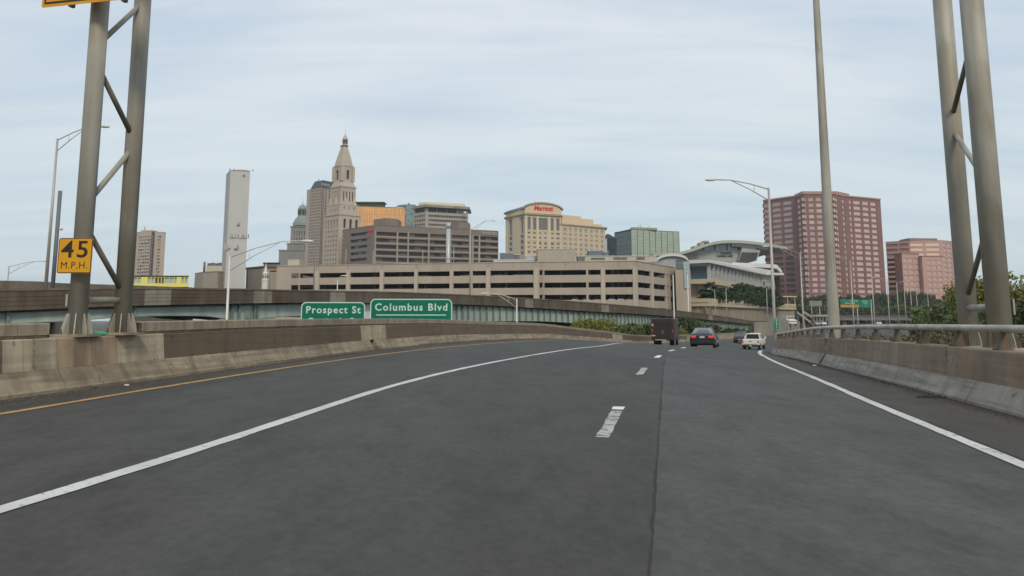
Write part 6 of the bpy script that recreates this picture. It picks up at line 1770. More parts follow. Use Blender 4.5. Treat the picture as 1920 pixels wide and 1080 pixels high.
def block(p0, p1, pt, Y0, Y1, rows_, cols_, dpt=10, pm=M_PW):
    A, B = corner(p0, pt, Y0), corner(p1, pt, Y1); zt_ = zat(pt, (Y0 + Y1) / 2)
    r = face_rects(A, B, cols_, rows_, (Y0 + Y1) / 2)
    mb = MB(); wallface(mb, A, B, GROUND, zt_, r, .3); wallface(mb, B, (B[0], B[1] + dpt), GROUND, zt_, []); wallface(mb, (A[0], A[1] + dpt), A, GROUND, zt_, []); mb.build('block_wall', M_PK, t, fix=False)
    mb = MB(); mb.prism([(A[0] - .2, A[1] - .2), (B[0] + .2, B[1] - .2), (B[0] + .2, B[1] + dpt), (A[0] - .2, A[1] + dpt)], zt_ + .003, zt_ + .6); mb.build('block_coping', M_PKD, t)
    panes(t, A, B, r, .3, [pm])
block(1690.5, 1723, 476.5, 522, 526, [(484 + 10.8 * k, 491 + 10.8 * k) for k in range(7)], [(1693, 1700.5), (1703, 1711), (1713.5, 1721)])
block(1728.5, 1768, 481.5, 522, 524, [(487.5 + 10.6 * k, 494 + 10.6 * k) for k in range(9)], [(1737, 1744.5), (1747, 1754.5), (1757, 1764.5)])

# --- overpass, overhead signs, steps and low buildings beyond the bridge
M_OV = mat('grey_overpass_concrete', (0.16, 0.15, 0.145), var=.12, vs=.2)
a, b = at(1520, 591, 392), at(1785, 589.5, 392)
t = thing('overpass', 'dark grey overpass crossing behind the receding lamp posts', 'overpass', ((a.x + b.x) / 2, 398, GROUND))
mb = MB(); mb.box(a.x, b.x, 392, 393, zat(600.5, 392), zat(595.4, 392)); mb.build('parapet', M_OV, t)
mb = MB(); mb.box(a.x, b.x, 393.2, 404, zat(600, 392), zat(597, 392)); mb.build('deck', M_OV, t)
mb = MB(); mb.box(a.x, b.x, 392.5, 392.9, zat(595.3, 392), zat(591.3, 392)); mb.build('girder', mat('overpass_fence', (.09, .09, .095), var=.2), t)
for px in (1582, 1606, 1660, 1716): q = at(px, 600, 395); mb = MB(); mb.box(q.x - .8, q.x + .8, 394, 398, GROUND, zat(600.2, 392)); mb.build('pier', M_CB2, t)
t = thing('overhead_sign', 'distant green overhead highway signs with orange strip beside the thick mast', 'sign', (at(1604, 570, 330).x, 330, -2))
X = lambda p, Y=330: at(p, 570, Y).x
z = lambda p, Y=330: zat(p, Y)
def flat(nm, p0, p1, q0, q1, y, m, par, th_=.12): mb = MB(); mb.box(X(p0, y), X(p1, y), y, y + th_, z(q1, y), z(q0, y)); return mb.build(nm, m, par)
M_G2S = mat('far_sign_green', (.012, .17, .115), rough=.4)
M_ORS = mat('far_sign_orange', (.50, .24, .02), rough=.4)
M_TEX = mat('far_sign_print', (.30, .50, .42), rough=.4)
flat('panel', 1576, 1611, 561, 571.5, 330, M_G2S, t); flat('panel', 1576, 1611, 571.6, 576.2, 330, M_ORS, t); flat('panel', 1611.4, 1633, 561.8, 576, 329.8, M_G2S, t)
for (s, px, py, sz) in (('Main St', 1600, 564.6, 1.0), ('Springfield', 1593, 568.6, .9), ('West', 1621, 565, 1.0), ('Exit', 1622, 569, .9)):
    text_mesh('lettering', s, sz, M_TEX, t, (X(px), 329.7, z(py)), 0, ext=.02, bold=.02)
mb = MB(); mb.tube([(X(1622.5), 329.74, z(574.6)), (X(1622.5), 329.70, z(574.6))], .3, n=3); mb.build('arrow', M_TEX, t)
for px in (1608, 1634.5): mb = MB(); mb.tube([(X(px), 330.6, GROUND), (X(px), 330.6, z(561))], .2, n=10); mb.build('post', M_POLE, t)
mb = MB(); mb.tube([(X(1576), 330.6, z(566)), (X(1634), 330.6, z(566))], .12, n=8); mb.build('chord', M_POLE, t)
t = thing('direction_sign', 'small green roadside sign in front of the shrub at the right', 'sign', (at(1711, 590, 180).x, 180, -2))
mb = MB(); c = at(1711.5, 592, 180); plate(mb, c, (1, .1), 1.75, 1.1, .15, .04); mb.build('panel', M_G2S, t)
text_mesh('lettering', 'EXIT', .5, M_TEX, t, c + Vector((0, -.06, .1)), R(6), ext=.01, bold=.01)
for s in (-.5, .5): mb = MB(); mb.tube([(c.x + s, 180.15, GROUND), (c.x + s, 180.15, c.z + .4)], .05, n=8); mb.build('post', M_POLE, t)
t = thing('grey_board', 'pale grey roadside board seen between the lamp posts below the red tower', 'sign', (at(1525, 570, 300).x, 300, 0))
flat('board', 1518, 1541, 564, 574, 300, mat('grey_green_board', (.20, .215, .185), var=.15, vs=1), t)
for px in (1522, 1537): mb = MB(); mb.tube([(X(px, 300), 300.3, GROUND), (X(px, 300), 300.3, z(566, 300))], .12, n=8); mb.build('post', M_POLE, t)
# stairs and kiosk
M_PC = mat('pale_stair_concrete', (.30, .285, .25), var=.1)
t = thing('staircase', 'pale open staircase with sloping rails coming down to the highway edge', 'staircase', (at(1510, 590, 290).x, 290, GROUND))
for (a, b, dpt) in (((1494, 583), (1528, 608), 290), ((1505, 581.5), (1523, 592.5), 294)):
    p, q = at(a[0], a[1], dpt), at(b[0], b[1], dpt); d3 = (q - p)
    P = [p, q, q - Vector((0, 0, .75)), p - Vector((0, 0, .75))]; B = [v + Vector((0, .5, 0)) for v in P]
    mb = MB(); mb.add(P + B, [(0, 1, 2, 3), (7, 6, 5, 4)] + [(i, 4 + i, 4 + (i+1) % 4, (i+1) % 4) for i in range(4)]); mb.build('stringer', M_PC, t)
p, q = at(1494, 584.5, 291), at(1528, 609, 291)
for k in range(16):
    c = p.lerp(q, (k + .5) / 16); mb = MB(); mb.box(c.x - .22, c.x + .22, 290.55, 293.4, c.z - .2, c.z - .08); mb.build('tread', M_PC, t)
for px, py in ((1495, 586), (1508, 594), (1518, 601)): c = at(px, py, 292); mb = MB(); mb.box(c.x - .2, c.x + .2, 291.6, 292.2, GROUND, c.z - .3); mb.build('post', M_PC, t)
t = thing('shelter', 'grey flat-roofed shelter with thin posts at the foot of the stairs', 'shelter', (at(1535, 595, 300).x, 304, GROUND))
mb = MB(); a, b = X(1521, 300), X(1560, 300); mb.box(a, b, 299, 308, z(593.6, 300), z(590, 300)); mb.build('roof', M_GALV, t)
mb = MB(); mb.box(a + 1, b - 1, 303, 307, GROUND, z(593.8, 300)); mb.build('back_wall', M_POLE_D, t)
for k in range(7): x = a + .5 + (b - a - 1) * k / 6; mb = MB(); mb.box(x - .12, x + .12, 299.3, 299.6, GROUND, z(593.7, 300)); mb.build('post', M_PC, t)
# lower overpass seen under the ramp
t = thing('lower_overpass', 'low pale concrete beam bridge glimpsed under the ramp', 'bridge', (at(990, 600, 150).x, 152, GROUND))
a, b = at(952, 600, 150), at(1025, 600, 150)
mb = MB(); mb.box(a.x, b.x, 150, 160, zat(600, 150), zat(596.3, 150)); mb.build('beam', M_VLIGHT, t)
for p in (1006, 1018): q = at(p, 600, 152); mb = MB(); mb.box(q.x - .5, q.x + .5, 151, 153, GROUND, zat(600.1, 150)); mb.build('pier', M_VLIGHT, t)
for (p0, p1, pt, lb_) in ((362, 388, 594.6, 'left'), (398, 417, 593.5, 'right')):
    Yt = 130; a, b = at(p0, pt, Yt), at(p1, pt, Yt)
    th = thing('box_trailer', 'pale box trailer glimpsed under the ramp, the %s one of two' % lb_, 'trailer', ((a.x + b.x) / 2, Yt, -1.9))
    mb = MB(); mb.box(a.x, b.x, Yt, Yt + 8, -1.6, a.z); mb.build('body', M_WH, th)
    mb = MB(); mb.box(a.x + .05, b.x - .05, Yt - .01, Yt + 8, a.z + .003, a.z + .06); mb.build('roof', M_PALE, th)
    for x in (a.x + .6, b.x - .6): mb = MB(); mb.tube([(x - .2, Yt + 1.5, -1.6), (x + .2, Yt + 1.5, -1.6)], .5, n=12); mb.build('wheel', M_BLACK, th)
structure(MB().box(at(250, 600, 128).x, at(520, 600, 128).x, 126, 150, GROUND, -2.1).build('raised_lot', M_DARKC))

# ------------------------------------------------------------------ trees and shrubs
M_BARK = mat('bark', (0.07, 0.055, 0.04), var=.3, vs=3)
def leafmat(name, col, var=.35, vs=.35):
    m = mat(name, col, rough=.7, var=var, vs=vs, spec=.2)
    p = m.node_tree.nodes['Principled BSDF']
    p.inputs['Subsurface Weight'].default_value = 0
    return m
M_L1 = leafmat('dark_green_leaves', (0.055, 0.075, 0.032))
M_L2 = leafmat('mid_green_leaves', (0.080, 0.11, 0.036))
M_L3 = leafmat('olive_yellow_leaves', (0.15, 0.16, 0.03))
M_L4 = leafmat('hedge_leaves', (0.05, 0.085, 0.03), .3)
M_L5 = leafmat('dry_brush_leaves', (0.10, 0.095, 0.055), .4, 1.5)
def crown_mesh(name, seed, blobs, n, leaf, m):
    """blobs: (x,y,z,rx,ry,rz); leaf-sized faces scattered through lumpy clumps"""
    rr = random.Random(seed); vs = []; fs = []
    sub = []
    for b in blobs:
        k = max(4, int(9 * b[3] ** .5 * 1.3))
        for _ in range(k):
            u = rr.uniform(-1, 1); t_ = rr.uniform(0, 6.283); r = (1 - u * u) ** .5; q = rr.uniform(.45, .95)
            sub.append((b[0] + b[3] * r * math.cos(t_) * q, b[1] + b[4] * r * math.sin(t_) * q, b[2] + b[5] * u * q, b[3] * rr.uniform(.28, .5), rr.uniform(.6, 1.0)))
    tot = sum(s[3] ** 2 for s in sub)
    for s in sub:
        cnt = int(n * s[3] ** 2 / tot) + 3
        for _ in range(cnt):
            u = rr.uniform(-1, 1); t_ = rr.uniform(0, 6.283); r = (1 - u * u) ** .5; q = rr.random() ** .45 * rr.choice((1, 1, 1, 1.18))
            p = Vector((s[0] + s[3] * r * math.cos(t_) * q, s[1] + s[3] * r * math.sin(t_) * q, s[2] + s[3] * s[4] * u * q))
            a = Vector((rr.gauss(0, 1), rr.gauss(0, 1), rr.gauss(0, 1))).normalized(); b_ = a.orthogonal().normalized(); b_.rotate(Matrix.Rotation(rr.uniform(0, 6.28), 3, a))
            c_ = a.cross(b_); L_ = leaf * rr.uniform(.6, 1.4)
            o = len(vs); vs += [p - b_ * L_, p + c_ * L_ * .55, p + b_ * L_, p - c_ * L_ * .55]; fs.append((o, o+1, o+2, o+3))
    me = bpy.data.meshes.new(name); me.from_pydata([tuple(v) for v in vs], [], fs); me.materials.append(m); me.update()
    return me
def trunk_mesh(name, seed, h, r, spread):
    rr = random.Random(seed); mb = MB()
    mb.tube([(0, 0, 0), (.05 * h * rr.uniform(-.5, .5), 0, h * .35), (.04 * h * rr.uniform(-1, 1), .03 * h, h * .62)], [r, r * .75, r * .5], n=8)
    for k in range(6):
        a = k * 1.05 + rr.uniform(-.3, .3); z0 = h * rr.uniform(.3, .6)
        e = (spread * math.cos(a) * rr.uniform(.5, .9), spread * math.sin(a) * rr.uniform(.5, .9), h * rr.uniform(.65, .92))
        mb.tube([(0, 0, z0), (e[0] * .4, e[1] * .4, z0 + (e[2] - z0) * .5), e], [r * .4, r * .25, r * .08], n=6)
    me = bpy.data.meshes.new(name); me.from_pydata([tuple(v) for v in mb.v], [], mb.f); me.materials.append(M_BARK); me.update(); return me
def proto(kind, seed, m, n, leaf, h=10.0, w=4.0):
    rr = random.Random(seed); bl = []
    for k in range(7):
        a = k * .9 + rr.uniform(-.3, .3); q = rr.uniform(.25, .6)
        bl.append((w * q * math.cos(a), w * q * math.sin(a), h * rr.uniform(.42, .82), w * rr.uniform(.4, .62), w * rr.uniform(.4, .62), h * rr.uniform(.13, .21)))
    bl.append((0, 0, h * .8, w * .45, w * .45, h * .17))
    return crown_mesh('crown_' + kind, seed, bl, n, leaf, m), trunk_mesh('trunk_' + kind, seed + 1, h, .03 * h, w)
PR = [proto('dark', 11, M_L1, 5200, .30), proto('dark_two', 12, M_L1, 5200, .30), proto('mid', 13, M_L2, 5200, .30), proto('mid_two', 14, M_L2, 5200, .28)]
PB = [proto('brush', 31, M_L5, 8000, .16), proto('brush_two', 32, M_L5, 8000, .16)]
PO = [proto('olive', 15, M_L3, 9000, .17), proto('olive_two', 16, M_L3, 9000, .17)]
def tree(label, x, y, zb, h, w, pr, group='trees', name='tree', cat='tree', rot=None):
    th = thing(name, label, cat, (x, y, zb), group)
    rt = rw_.uniform(0, 6.28) if rot is None else rot
    for nm, me in (('crown', pr[0]), ('trunk', pr[1])):
        o = bpy.data.objects.new(nm, me); COL.objects.link(o); o.parent = th
        o.scale = (w / 4.0, w / 4.0, h / 10.0); o.rotation_euler = (0, 0, rt)
    return th
# far line of trees below the red tower and the pink building
G1 = 'dark trees in the belt below the red tower'
LB1 = 'dark green tree in the distant belt at the foot of the red tower'
for k in range(34):
    px = 1452 + k * 10.9 + rw_.uniform(-3, 3)
    top = 549 + 4 * math.sin(k * 1.3) + rw_.uniform(-3, 3) + (0 if px < 1700 else -1) + (12 if 1748 < px < 1790 else 0)
    Y = 468 + rw_.uniform(-14, 14)
    p = at(px, top, Y)
    if px > 1640 and px < 1745: p.z += 1.0
    tree(LB1, p.x, Y, GROUND, p.z - GROUND, rw_.uniform(4.6, 6.4), PR[k % 2], G1)
for k in range(24):
    px = 1500 + k * 13.5 + rw_.uniform(-4, 4); Y = 425 + rw_.uniform(-10, 10); p = at(px, 570 + rw_.uniform(-4, 4), Y)
    tree('mid green bushy tree in the lower front row of the distant tree belt', p.x, Y, GROUND, p.z - GROUND, rw_.uniform(4, 5.6), PR[2 + k % 2], 'lower trees in front of the distant belt')
# big olive trees at the right
for i, (px, top, Y, w_, lb_) in enumerate(((1838, 517, 100, 4.6, 'olive-yellow tree seen between the two right gantry legs'), (1893, 514, 104, 5.0, 'tall olive-yellow tree right of the gantry legs'), (1940, 532, 96, 5.2, 'olive green tree at the right picture edge'), (1812, 540, 128, 3.6, 'smaller pale green tree just left of the right gantry legs'), (1862, 528, 112, 4.4, 'olive tree behind the right gantry leg'), (2010, 520, 105, 5.5, 'olive tree beyond the right picture edge'))):
    p = at(px, top, Y); tree(lb_, p.x, Y, GROUND, p.z - GROUND + .4, w_, PO[i % 2], 'olive trees by the right barrier')
for i, (px, top, Y, w_, lb_) in enumerate(((1908, 566, 84, 3.6, 'dark tree low at the right edge behind the barrier'), (1945, 556, 80, 4.2, 'dark leafy tree in the right corner behind the barrier'), (1790, 588, 150, 3.4, 'low dark green tree left of the right gantry legs'), (1850, 575, 90, 3.2, 'low mid green tree between the right gantry legs'))):
    p = at(px, top, Y); tree(lb_, p.x, Y, GROUND, p.z - GROUND + .3, w_, PR[2 + i % 2] if i != 1 else PR[0], 'low trees by the right barrier')
for i, (px, top, Y, w_, lb_) in enumerate(((1752, 571, 150, 4.2, 'round bright green shrub-like tree behind the small green sign'), (1728, 583, 146, 2.6, 'small green bush beside the small green sign'), (1778, 592, 120, 2.6, 'low green bush above the right rail'))):
    p = at(px, top, Y); tree(lb_, p.x, Y, GROUND, p.z - GROUND + .3, w_, PR[3 if i else 2], 'green bushes beyond the right rail')
# brush seen through the rail
for k in range(16):
    px = 1590 + k * 21 + rw_.uniform(-5, 5); Y = rw_.uniform(48, 66); p = at(px, 616 + rw_.uniform(-2, 8), Y)
    if p.x < XR(Y) + 3.0: Y = 40; p = at(px, 622, Y)
    if p.x < XR(Y) + 2.5: continue
    tree('dry olive brush growing below the right barrier, seen through the rail', p.x, Y, GROUND, p.z - GROUND, 2.6, PB[k % 2], 'brush below the right barrier', 'shrub', 'shrub')
# shrubs left of the truck
for i, (px, top, Y, w_, lb_, pr) in enumerate(((1080, 603, 108, 1.8, 'small yellow-green shrub at the left end of the shrubs behind the barrier', 1), (1112, 593.5, 110, 3.2, 'rounded yellow-green shrub in front of the ribbed girder', 0), (1143, 597, 112, 2.6, 'yellow-green shrub right of the rounded one behind the barrier', 1),
      (1178, 605, 112, 2.6, 'mid green shrub left of the brown truck', 3), (1205, 604, 114, 2.6, 'dark green shrub against the brown truck', 2), (1283, 587, 140, 2.2, 'thin dark tree rising just right of the brown truck', 4), (1275, 611, 126, 1.6, 'low yellow-green brush between truck and dark sedan', 0),
      (1300, 618, 128, 1.6, 'low yellow-green brush behind the dark sedan', 1), (1313, 601, 145, 3.0, 'mid green bush above the dark sedan', 3), (1331, 604, 150, 2.4, 'mid green bush right of the one above the dark sedan', 2), (1375, 613, 172, 2.4, 'low grey-green brush under the low end of the ramp', 2), (1392, 616, 176, 2.0, 'low brush beside the abutment', 3))):
    p = at(px, top, Y)
    if p.x > XL(Y) - 2.2: p.x = XL(Y) - 2.2
    me = {0: PO[0], 1: PO[1], 2: PR[0], 3: PR[2], 4: PR[1]}[pr]
    tree(lb_, p.x, Y, GROUND, p.z - GROUND + .2, w_, me, 'shrubs behind the left barrier', 'shrub' if i != 5 else 'tree', 'shrub' if i != 5 else 'tree')
for k in range(7):
    px = 330 + k * 26; p = at(px, 596, 175); tree('dark tree glimpsed in the gap below the ramp girder', p.x, 175, GROUND, p.z - GROUND, 4, PR[k % 2], 'trees in the gap below the ramp')
# hedge of conical evergreens on the terrace
HB = crown_mesh('crown_hedge', 21, [(0, 0, 1.0, 1.7, 1.7, 1.1), (0, 0, 2.2, 1.6, 1.6, 1.6), (0, 0, 3.7, 1.25, 1.25, 1.5), (0, 0, 5.0, .75, .75, 1.1)], 8000, .22, M_L4)
HT = trunk_mesh('trunk_hedge', 22, 4, .14, .5)
hs = [(1330, 527, 250, 1.0)] + [(1340 + 5.9 * k, [543, 539, 541, 536, 535, 537, 531, 529, 530, 528, 531, 534, 532, 536, 535, 538, 537, 540, 539, 542][k], 255 + 3.3 * k, 1.0) for k in range(20)]
for i, (px, top, Y, s) in enumerate(hs):
    p = at(px, top, Y); hgt = p.z - (zt1 - 1.0)
    th = thing('evergreen_tree', 'conical evergreen standing alone at the left end of the terrace hedge' if i == 0 else 'dense evergreen in the hedge on the cream terrace', 'tree', (p.x, Y, zt1 - 1.0), 'evergreens on the terrace')
    for nm, me in (('crown', HB), ('trunk', HT)):
        o = bpy.data.objects.new(nm, me); COL.objects.link(o); o.parent = th; w_ = 1.45 if i else 1.75
        o.scale = (w_ * 1.25, w_ * 1.25, hgt / 6.2); o.rotation_euler = (0, 0, i * 1.7)

# ------------------------------------------------------------------ vehicles
M_TYRE = mat('tyre_rubber', (0.018, 0.018, 0.018), rough=.9)
M_RIM = mat('wheel_rim', (0.30, 0.31, 0.32), rough=.35, metal=.6)
M_TL = mat('red_lamp_lens', (0.55, 0.03, 0.025), rough=.2, spec=.8)
pl_ = M_TL.node_tree.nodes['Principled BSDF']; M_BRK = M_TL.copy(); M_BRK.name = 'lit_brake_lamp'; pb_ = M_BRK.node_tree.nodes['Principled BSDF']; pb_.inputs['Emission Color'].default_value = (1, .04, .03, 1); pb_.inputs['Emission Strength'].default_value = .45
M_TL2 = mat('white_lamp_lens', (0.65, 0.65, 0.62), rough=.2, spec=.8)
M_PLATE = mat('number_plate', (0.45, 0.47, 0.5), rough=.4)
M_CARG = glass('car_glass', (0.02, 0.025, 0.03), rough=.05, spec=1.0)
M_CARG2 = glass('car_glass_sky', (0.16, 0.19, 0.22), rough=.05, spec=1.0)
M_TRIM = mat('black_trim', (0.015, 0.015, 0.016), rough=.6)
M_CHR = mat('chrome', (0.5, 0.5, 0.5), rough=.2, metal=.9)
class Veh:
    def __init__(s, name, label, cat, px, py, Y, head, group=None):
        p = at(px, py, Y); s.o = Vector((p.x, Y, 0)); s.o.z = zr(p.x, Y) if Y < 210 else p.z
        s.t = thing(name, label, cat, tuple(s.o), group)
        s.u = Vector((math.sin(R(head)), math.cos(R(head)), 0)); s.r = Vector((s.u.y, -s.u.x, 0))
    def P(s, x, y, z): return s.o + s.r * x + s.u * y + Vector((0, 0, z))
    def loft(s, st_, m, nm, sub=1, bev=0):
        """st_: stations (y, [(x,z) right half from bottom centre outwards up to top centre])"""
        vs = []; n = None
        for y, half in st_:
            ring = [(x, z) for x, z in half] + [(-x, z) for x, z in reversed(half)]
            n = len(ring)
            vs += [s.P(x, y, z) for x, z in ring]
        k = len(st_)
        fs = [(i*n + j, i*n + (j+1) % n, (i+1)*n + (j+1) % n, (i+1)*n + j) for i in range(k-1) for j in range(n)] + [tuple(range(n-1, -1, -1)), tuple((k-1)*n + j for j in range(n))]
        mb = MB(); mb.add(vs, fs, 0, True); o = mb.build(nm, m, s.t)
        if bev:
            b = o.modifiers.new('bevel', 'BEVEL'); b.width = bev; b.segments = 3; b.limit_method = 'ANGLE'; b.angle_limit = R(28)
            o.data.polygons.foreach_set('use_smooth', [True] * len(o.data.polygons))
            o.modifiers.new('wn', 'WEIGHTED_NORMAL').keep_sharp = True
        return o
    def box(s, x0, x1, y0, y1, z0, z1, m, nm, bev=0.02):
        vs = [s.P(x, y, z) for z in (z0, z1) for y in (y0, y1) for x in (x0, x1)]
        mb = MB(); mb.add(vs, [(0, 2, 3, 1), (4, 5, 7, 6), (0, 1, 5, 4), (2, 6, 7, 3), (0, 4, 6, 2), (1, 3, 7, 5)]); o = mb.build(nm, m, s.t)
        if bev: b = o.modifiers.new('bevel', 'BEVEL'); b.width = bev; b.segments = 2
        return o
    def poly(s, pts, th_, m, nm):
        """flat plate through the given local points, th_ thick along its normal"""
        v = [s.P(*p) for p in pts]; n_ = (v[1] - v[0]).cross(v[2] - v[0]).normalized() * th_; n = len(v)
        mb = MB(); mb.add([q + n_ for q in v] + [q - n_ for q in v], [tuple(range(n)), tuple(range(2*n-1, n-1, -1))] + [(i, n+i, n+(i+1) % n, (i+1) % n) for i in range(n)]); return mb.build(nm, m, s.t)
    def wheel(s, x, y, r, w_, dual=False):
        sgn = 1 if x > 0 else -1
        for xx in ([x, x - sgn * (w_ + .05)] if dual else [x]):
            c = s.P(xx, y, r)
            mb = MB(); mb.tube([c - s.r * w_/2, c - s.r * w_ * .42, c + s.r * w_ * .42, c + s.r * w_/2], [r * .93, r, r, r * .93], n=24); tw = mb.build('tyre', M_TYRE, s.t)
            mb = MB(); e = c + s.r * sgn * (w_/2 + .006); mb.tube([e - s.r * sgn * .02, e], [r * .62, r * .58], n=20); mb.build('rim', M_RIM, s.t)
# dark sedan
v = Veh('car', 'dark blue-black sedan with red tail lamps in the middle lane', 'car', 1322, 649, 64, 17)
M_SED = mat('black_blue_car_paint', (0.012, 0.017, 0.022), rough=.16, var=.04, spec=.9)
H = lambda w0, z0, w1, z1, w2, z2: [(w0 * .9, z0), (w0, z0 + .05), (w1, z1), (w2, z2), (w2 * .6, z2 + .025)]
st_ = [(-2.42, H(.72, .30, .80, .62, .70, .96)), (-2.34, H(.80, .24, .90, .62, .76, 1.02)), (-1.9, H(.88, .21, .915, .66, .80, 1.06)), (-1.2, H(.90, .20, .92, .68, .82, 1.02)), (0, H(.90, .19, .92, .68, .83, .98)), (1.2, H(.90, .20, .915, .66, .80, .95)), (2.0, H(.86, .22, .88, .60, .70, .82)), (2.42, H(.68, .30, .74, .55, .55, .68))]
v.loft(st_, M_SED, 'body', bev=.03)
cab = lambda y, w0, z0, w1, z1: (y, [(w0 * .95, z0 - .02), (w0, z0), (w1, z1), (w1 * .5, z1 + .03)])
v.loft([cab(-1.85, .80, 1.0, .74, 1.03), cab(-1.02, .80, 1.0, .60, 1.42), cab(.35, .80, .97, .60, 1.43), cab(1.25, .79, .94, .70, .97)], M_CARG, 'side_glass', bev=.02)
v.loft([(-1.08, [(.62, 1.405), (.61, 1.435), (.3, 1.465)]), (-.3, [(.63, 1.42), (.62, 1.45), (.3, 1.48)]), (.4, [(.62, 1.41), (.61, 1.44), (.3, 1.465)])], M_SED, 'roof', bev=.01)
v.poly([(-.70, -1.76, 1.075), (.70, -1.76, 1.075), (.58, -1.10, 1.405), (-.58, -1.10, 1.405)], .012, M_CARG2, 'rear_window')
for s in (-1, 1):
    v.box(s * .60 - .17 if s > 0 else -.77, s * .60 + .17 if s > 0 else -.43, -2.435, -2.33, .74, .91, M_BRK, 'tail_lamp', .03)
    v.wheel(s * .80, -1.42, .33, .22); v.wheel(s * .80, 1.42, .33, .22)
    v.box(s * .93 - .05, s * .93 + .09 * (1 if s > 0 else .2), .62, .80, .98, 1.12, M_SED, 'mirror', .03)
v.box(-.17, .17, -2.445, -2.42, .73, .86, M_PLATE, 'number_plate', .0)
v.box(-.84, .84, -2.47, -2.30, .30, .50, M_TRIM, 'bumper', .04)
v.box(-.4, .4, -2.44, -2.41, .90, .925, M_CHR, 'trunk_strip', .0)
# brown step van
v = Veh('truck', 'dark brown boxy delivery truck in the left lane beside the barrier', 'truck', 1250, 645, 97, 16.0)
M_UPS = mat('dark_brown_truck_paint', (0.034, 0.026, 0.024), rough=.4, var=.1, vs=.5)
M_UPS2 = mat('dark_brown_door', (0.028, 0.022, 0.021), rough=.45, var=.1)
v.box(-1.24, 1.18, -3.6, 2.0, .62, 3.0, M_UPS, 'body', .1)
v.box(-1.1, 1.08, 2.02, 3.0, .6, 2.6, M_UPS, 'cab', .15)
v.box(-.95, .9, -3.64, -3.603, .82, 2.75, M_UPS2, 'rear_door', .01)
for k in range(7): v.box(-.93, .88, -3.662, -3.642, .9 + k * .26, .9 + k * .26 + .235, M_UPS2, 'door_slat', .008)
v.box(-.85, .35, -3.72, -3.60, .64, .74, M_POLE, 'rear_step', .01)
v.box(-1.18, -1.0, -3.66, -3.61, 2.15, 2.42, mat('amber_sticker', (.42, .33, .22)), 'reflector', .02)
v.box(-1.2, -1.06, -3.66, -3.61, 1.50, 1.75, M_TL, 'tail_lamp', .02); v.box(.98, 1.1, -3.66, -3.61, 1.5, 1.75, M_TL, 'tail_lamp', .02)
v.box(-1.16, -.82, -3.67, -3.61, 1.08, 1.2, M_PLATE, 'number_plate', .0)
v.poly([(-.16, -3.67, 1.35), (.10, -3.67, 1.35), (.12, -3.67, 1.62), (-.03, -3.67, 1.74), (-.18, -3.67, 1.62)], .008, mat('shield_emblem', (.11, .065, .05)), 'emblem')
for s in (-1, 1):
    v.wheel(s * 1.0, -2.2, .44, .24, dual=True); v.wheel(s * .95, 2.3, .44, .26)
    v.box(s * 1.4 - .08, s * 1.4 + .08, 2.2, 2.3, 1.7, 2.1, M_CHR if s > 0 else M_TRIM, 'mirror', .02)
# white pickup
v = Veh('pickup', 'white pickup truck at the right edge line where the road bends', 'pickup truck', 1414.5, 654, 103, 24.0)
M_WP = mat('white_pickup_paint', (0.62, 0.60, 0.56), rough=.3, var=.03, spec=.5)
Hb = lambda w, z0, z1: [(w * .94, z0), (w, z0 + .1), (w * 1.01, (z0 + z1) / 2), (w * .97, z1 - .05), (w * .93, z1)]
v.loft([(-2.85, Hb(.96, .62, 1.24)), (-2.75, Hb(.98, .56, 1.26)), (-.9, Hb(.98, .50, 1.27)), (.9, Hb(.98, .48, 1.27)), (2.5, Hb(.97, .50, 1.2)), (2.85, Hb(.85, .55, 1.05))], M_WP, 'body', bev=.04)
v.loft([cab(-.95, .90, 1.25, .74, 1.78), cab(-.75, .90, 1.25, .74, 1.84), cab(.9, .90, 1.25, .74, 1.86), cab(1.7, .88, 1.22, .74, 1.27)], M_CARG, 'cabin_glass', bev=.02)
v.loft([(-.98, [(.77, 1.80), (.74, 1.86), (.3, 1.9)]), (.95, [(.77, 1.83), (.74, 1.89), (.3, 1.93)])], M_WP, 'roof', bev=.02)
for s in (-1, 1):
    v.poly([(s * .91, -1.0, 1.25), (s * .76, -1.0, 1.84), (s * .66, -1.0, 1.84), (s * .78, -1.0, 1.25)], .03, M_WP, 'cabin_pillar')
    v.box(s * .88 - .07, s * .88 + .07, -2.90, -2.8, .86, 1.12, M_TL, 'tail_lamp', .02)
    v.wheel(s * .85, -1.75, .40, .27); v.wheel(s * .85, 1.85, .40, .27)
    v.box(s * 1.16 - .12, s * 1.16 + .12, .95, 1.05, 1.25, 1.5, M_WP, 'mirror', .03)
v.box(-.78, .78, -2.91, -2.86, .70, 1.22, M_WP, 'tailgate', .02); v.box(-.12, .12, -2.925, -2.912, .98, 1.07, M_TRIM, 'badge', .01)
v.box(-.93, .93, -2.98, -2.82, .42, .60, M_TRIM, 'bumper', .03); v.box(-.16, .16, -2.995, -2.982, .45, .57, M_PLATE, 'number_plate', 0)
# grey suv
v = Veh('car', 'dark grey sport utility car ahead of the white pickup', 'car', 1390, 643, 131, 21)
M_SV = mat('dark_grey_car_paint', (0.06, 0.06, 0.07), rough=.25, var=.04, spec=.7)
v.loft([(-2.25, Hb(.86, .45, .98)), (-2.1, Hb(.92, .36, 1.02)), (0, Hb(.93, .32, 1.03)), (1.6, Hb(.92, .34, 1.0)), (2.3, Hb(.78, .4, .82))], M_SV, 'body', bev=.04)
v.loft([cab(-2.05, .84, 1.0, .70, 1.5), cab(-1.7, .85, 1.0, .68, 1.64), cab(.3, .85, 1.0, .68, 1.66), cab(1.2, .84, .98, .72, 1.02)], M_CARG2, 'cabin_glass', bev=.02)
v.loft([(-1.95, [(.70, 1.62), (.68, 1.66), (.3, 1.7)]), (.35, [(.70, 1.63), (.68, 1.67), (.3, 1.71)])], M_SV, 'roof', bev=.02)
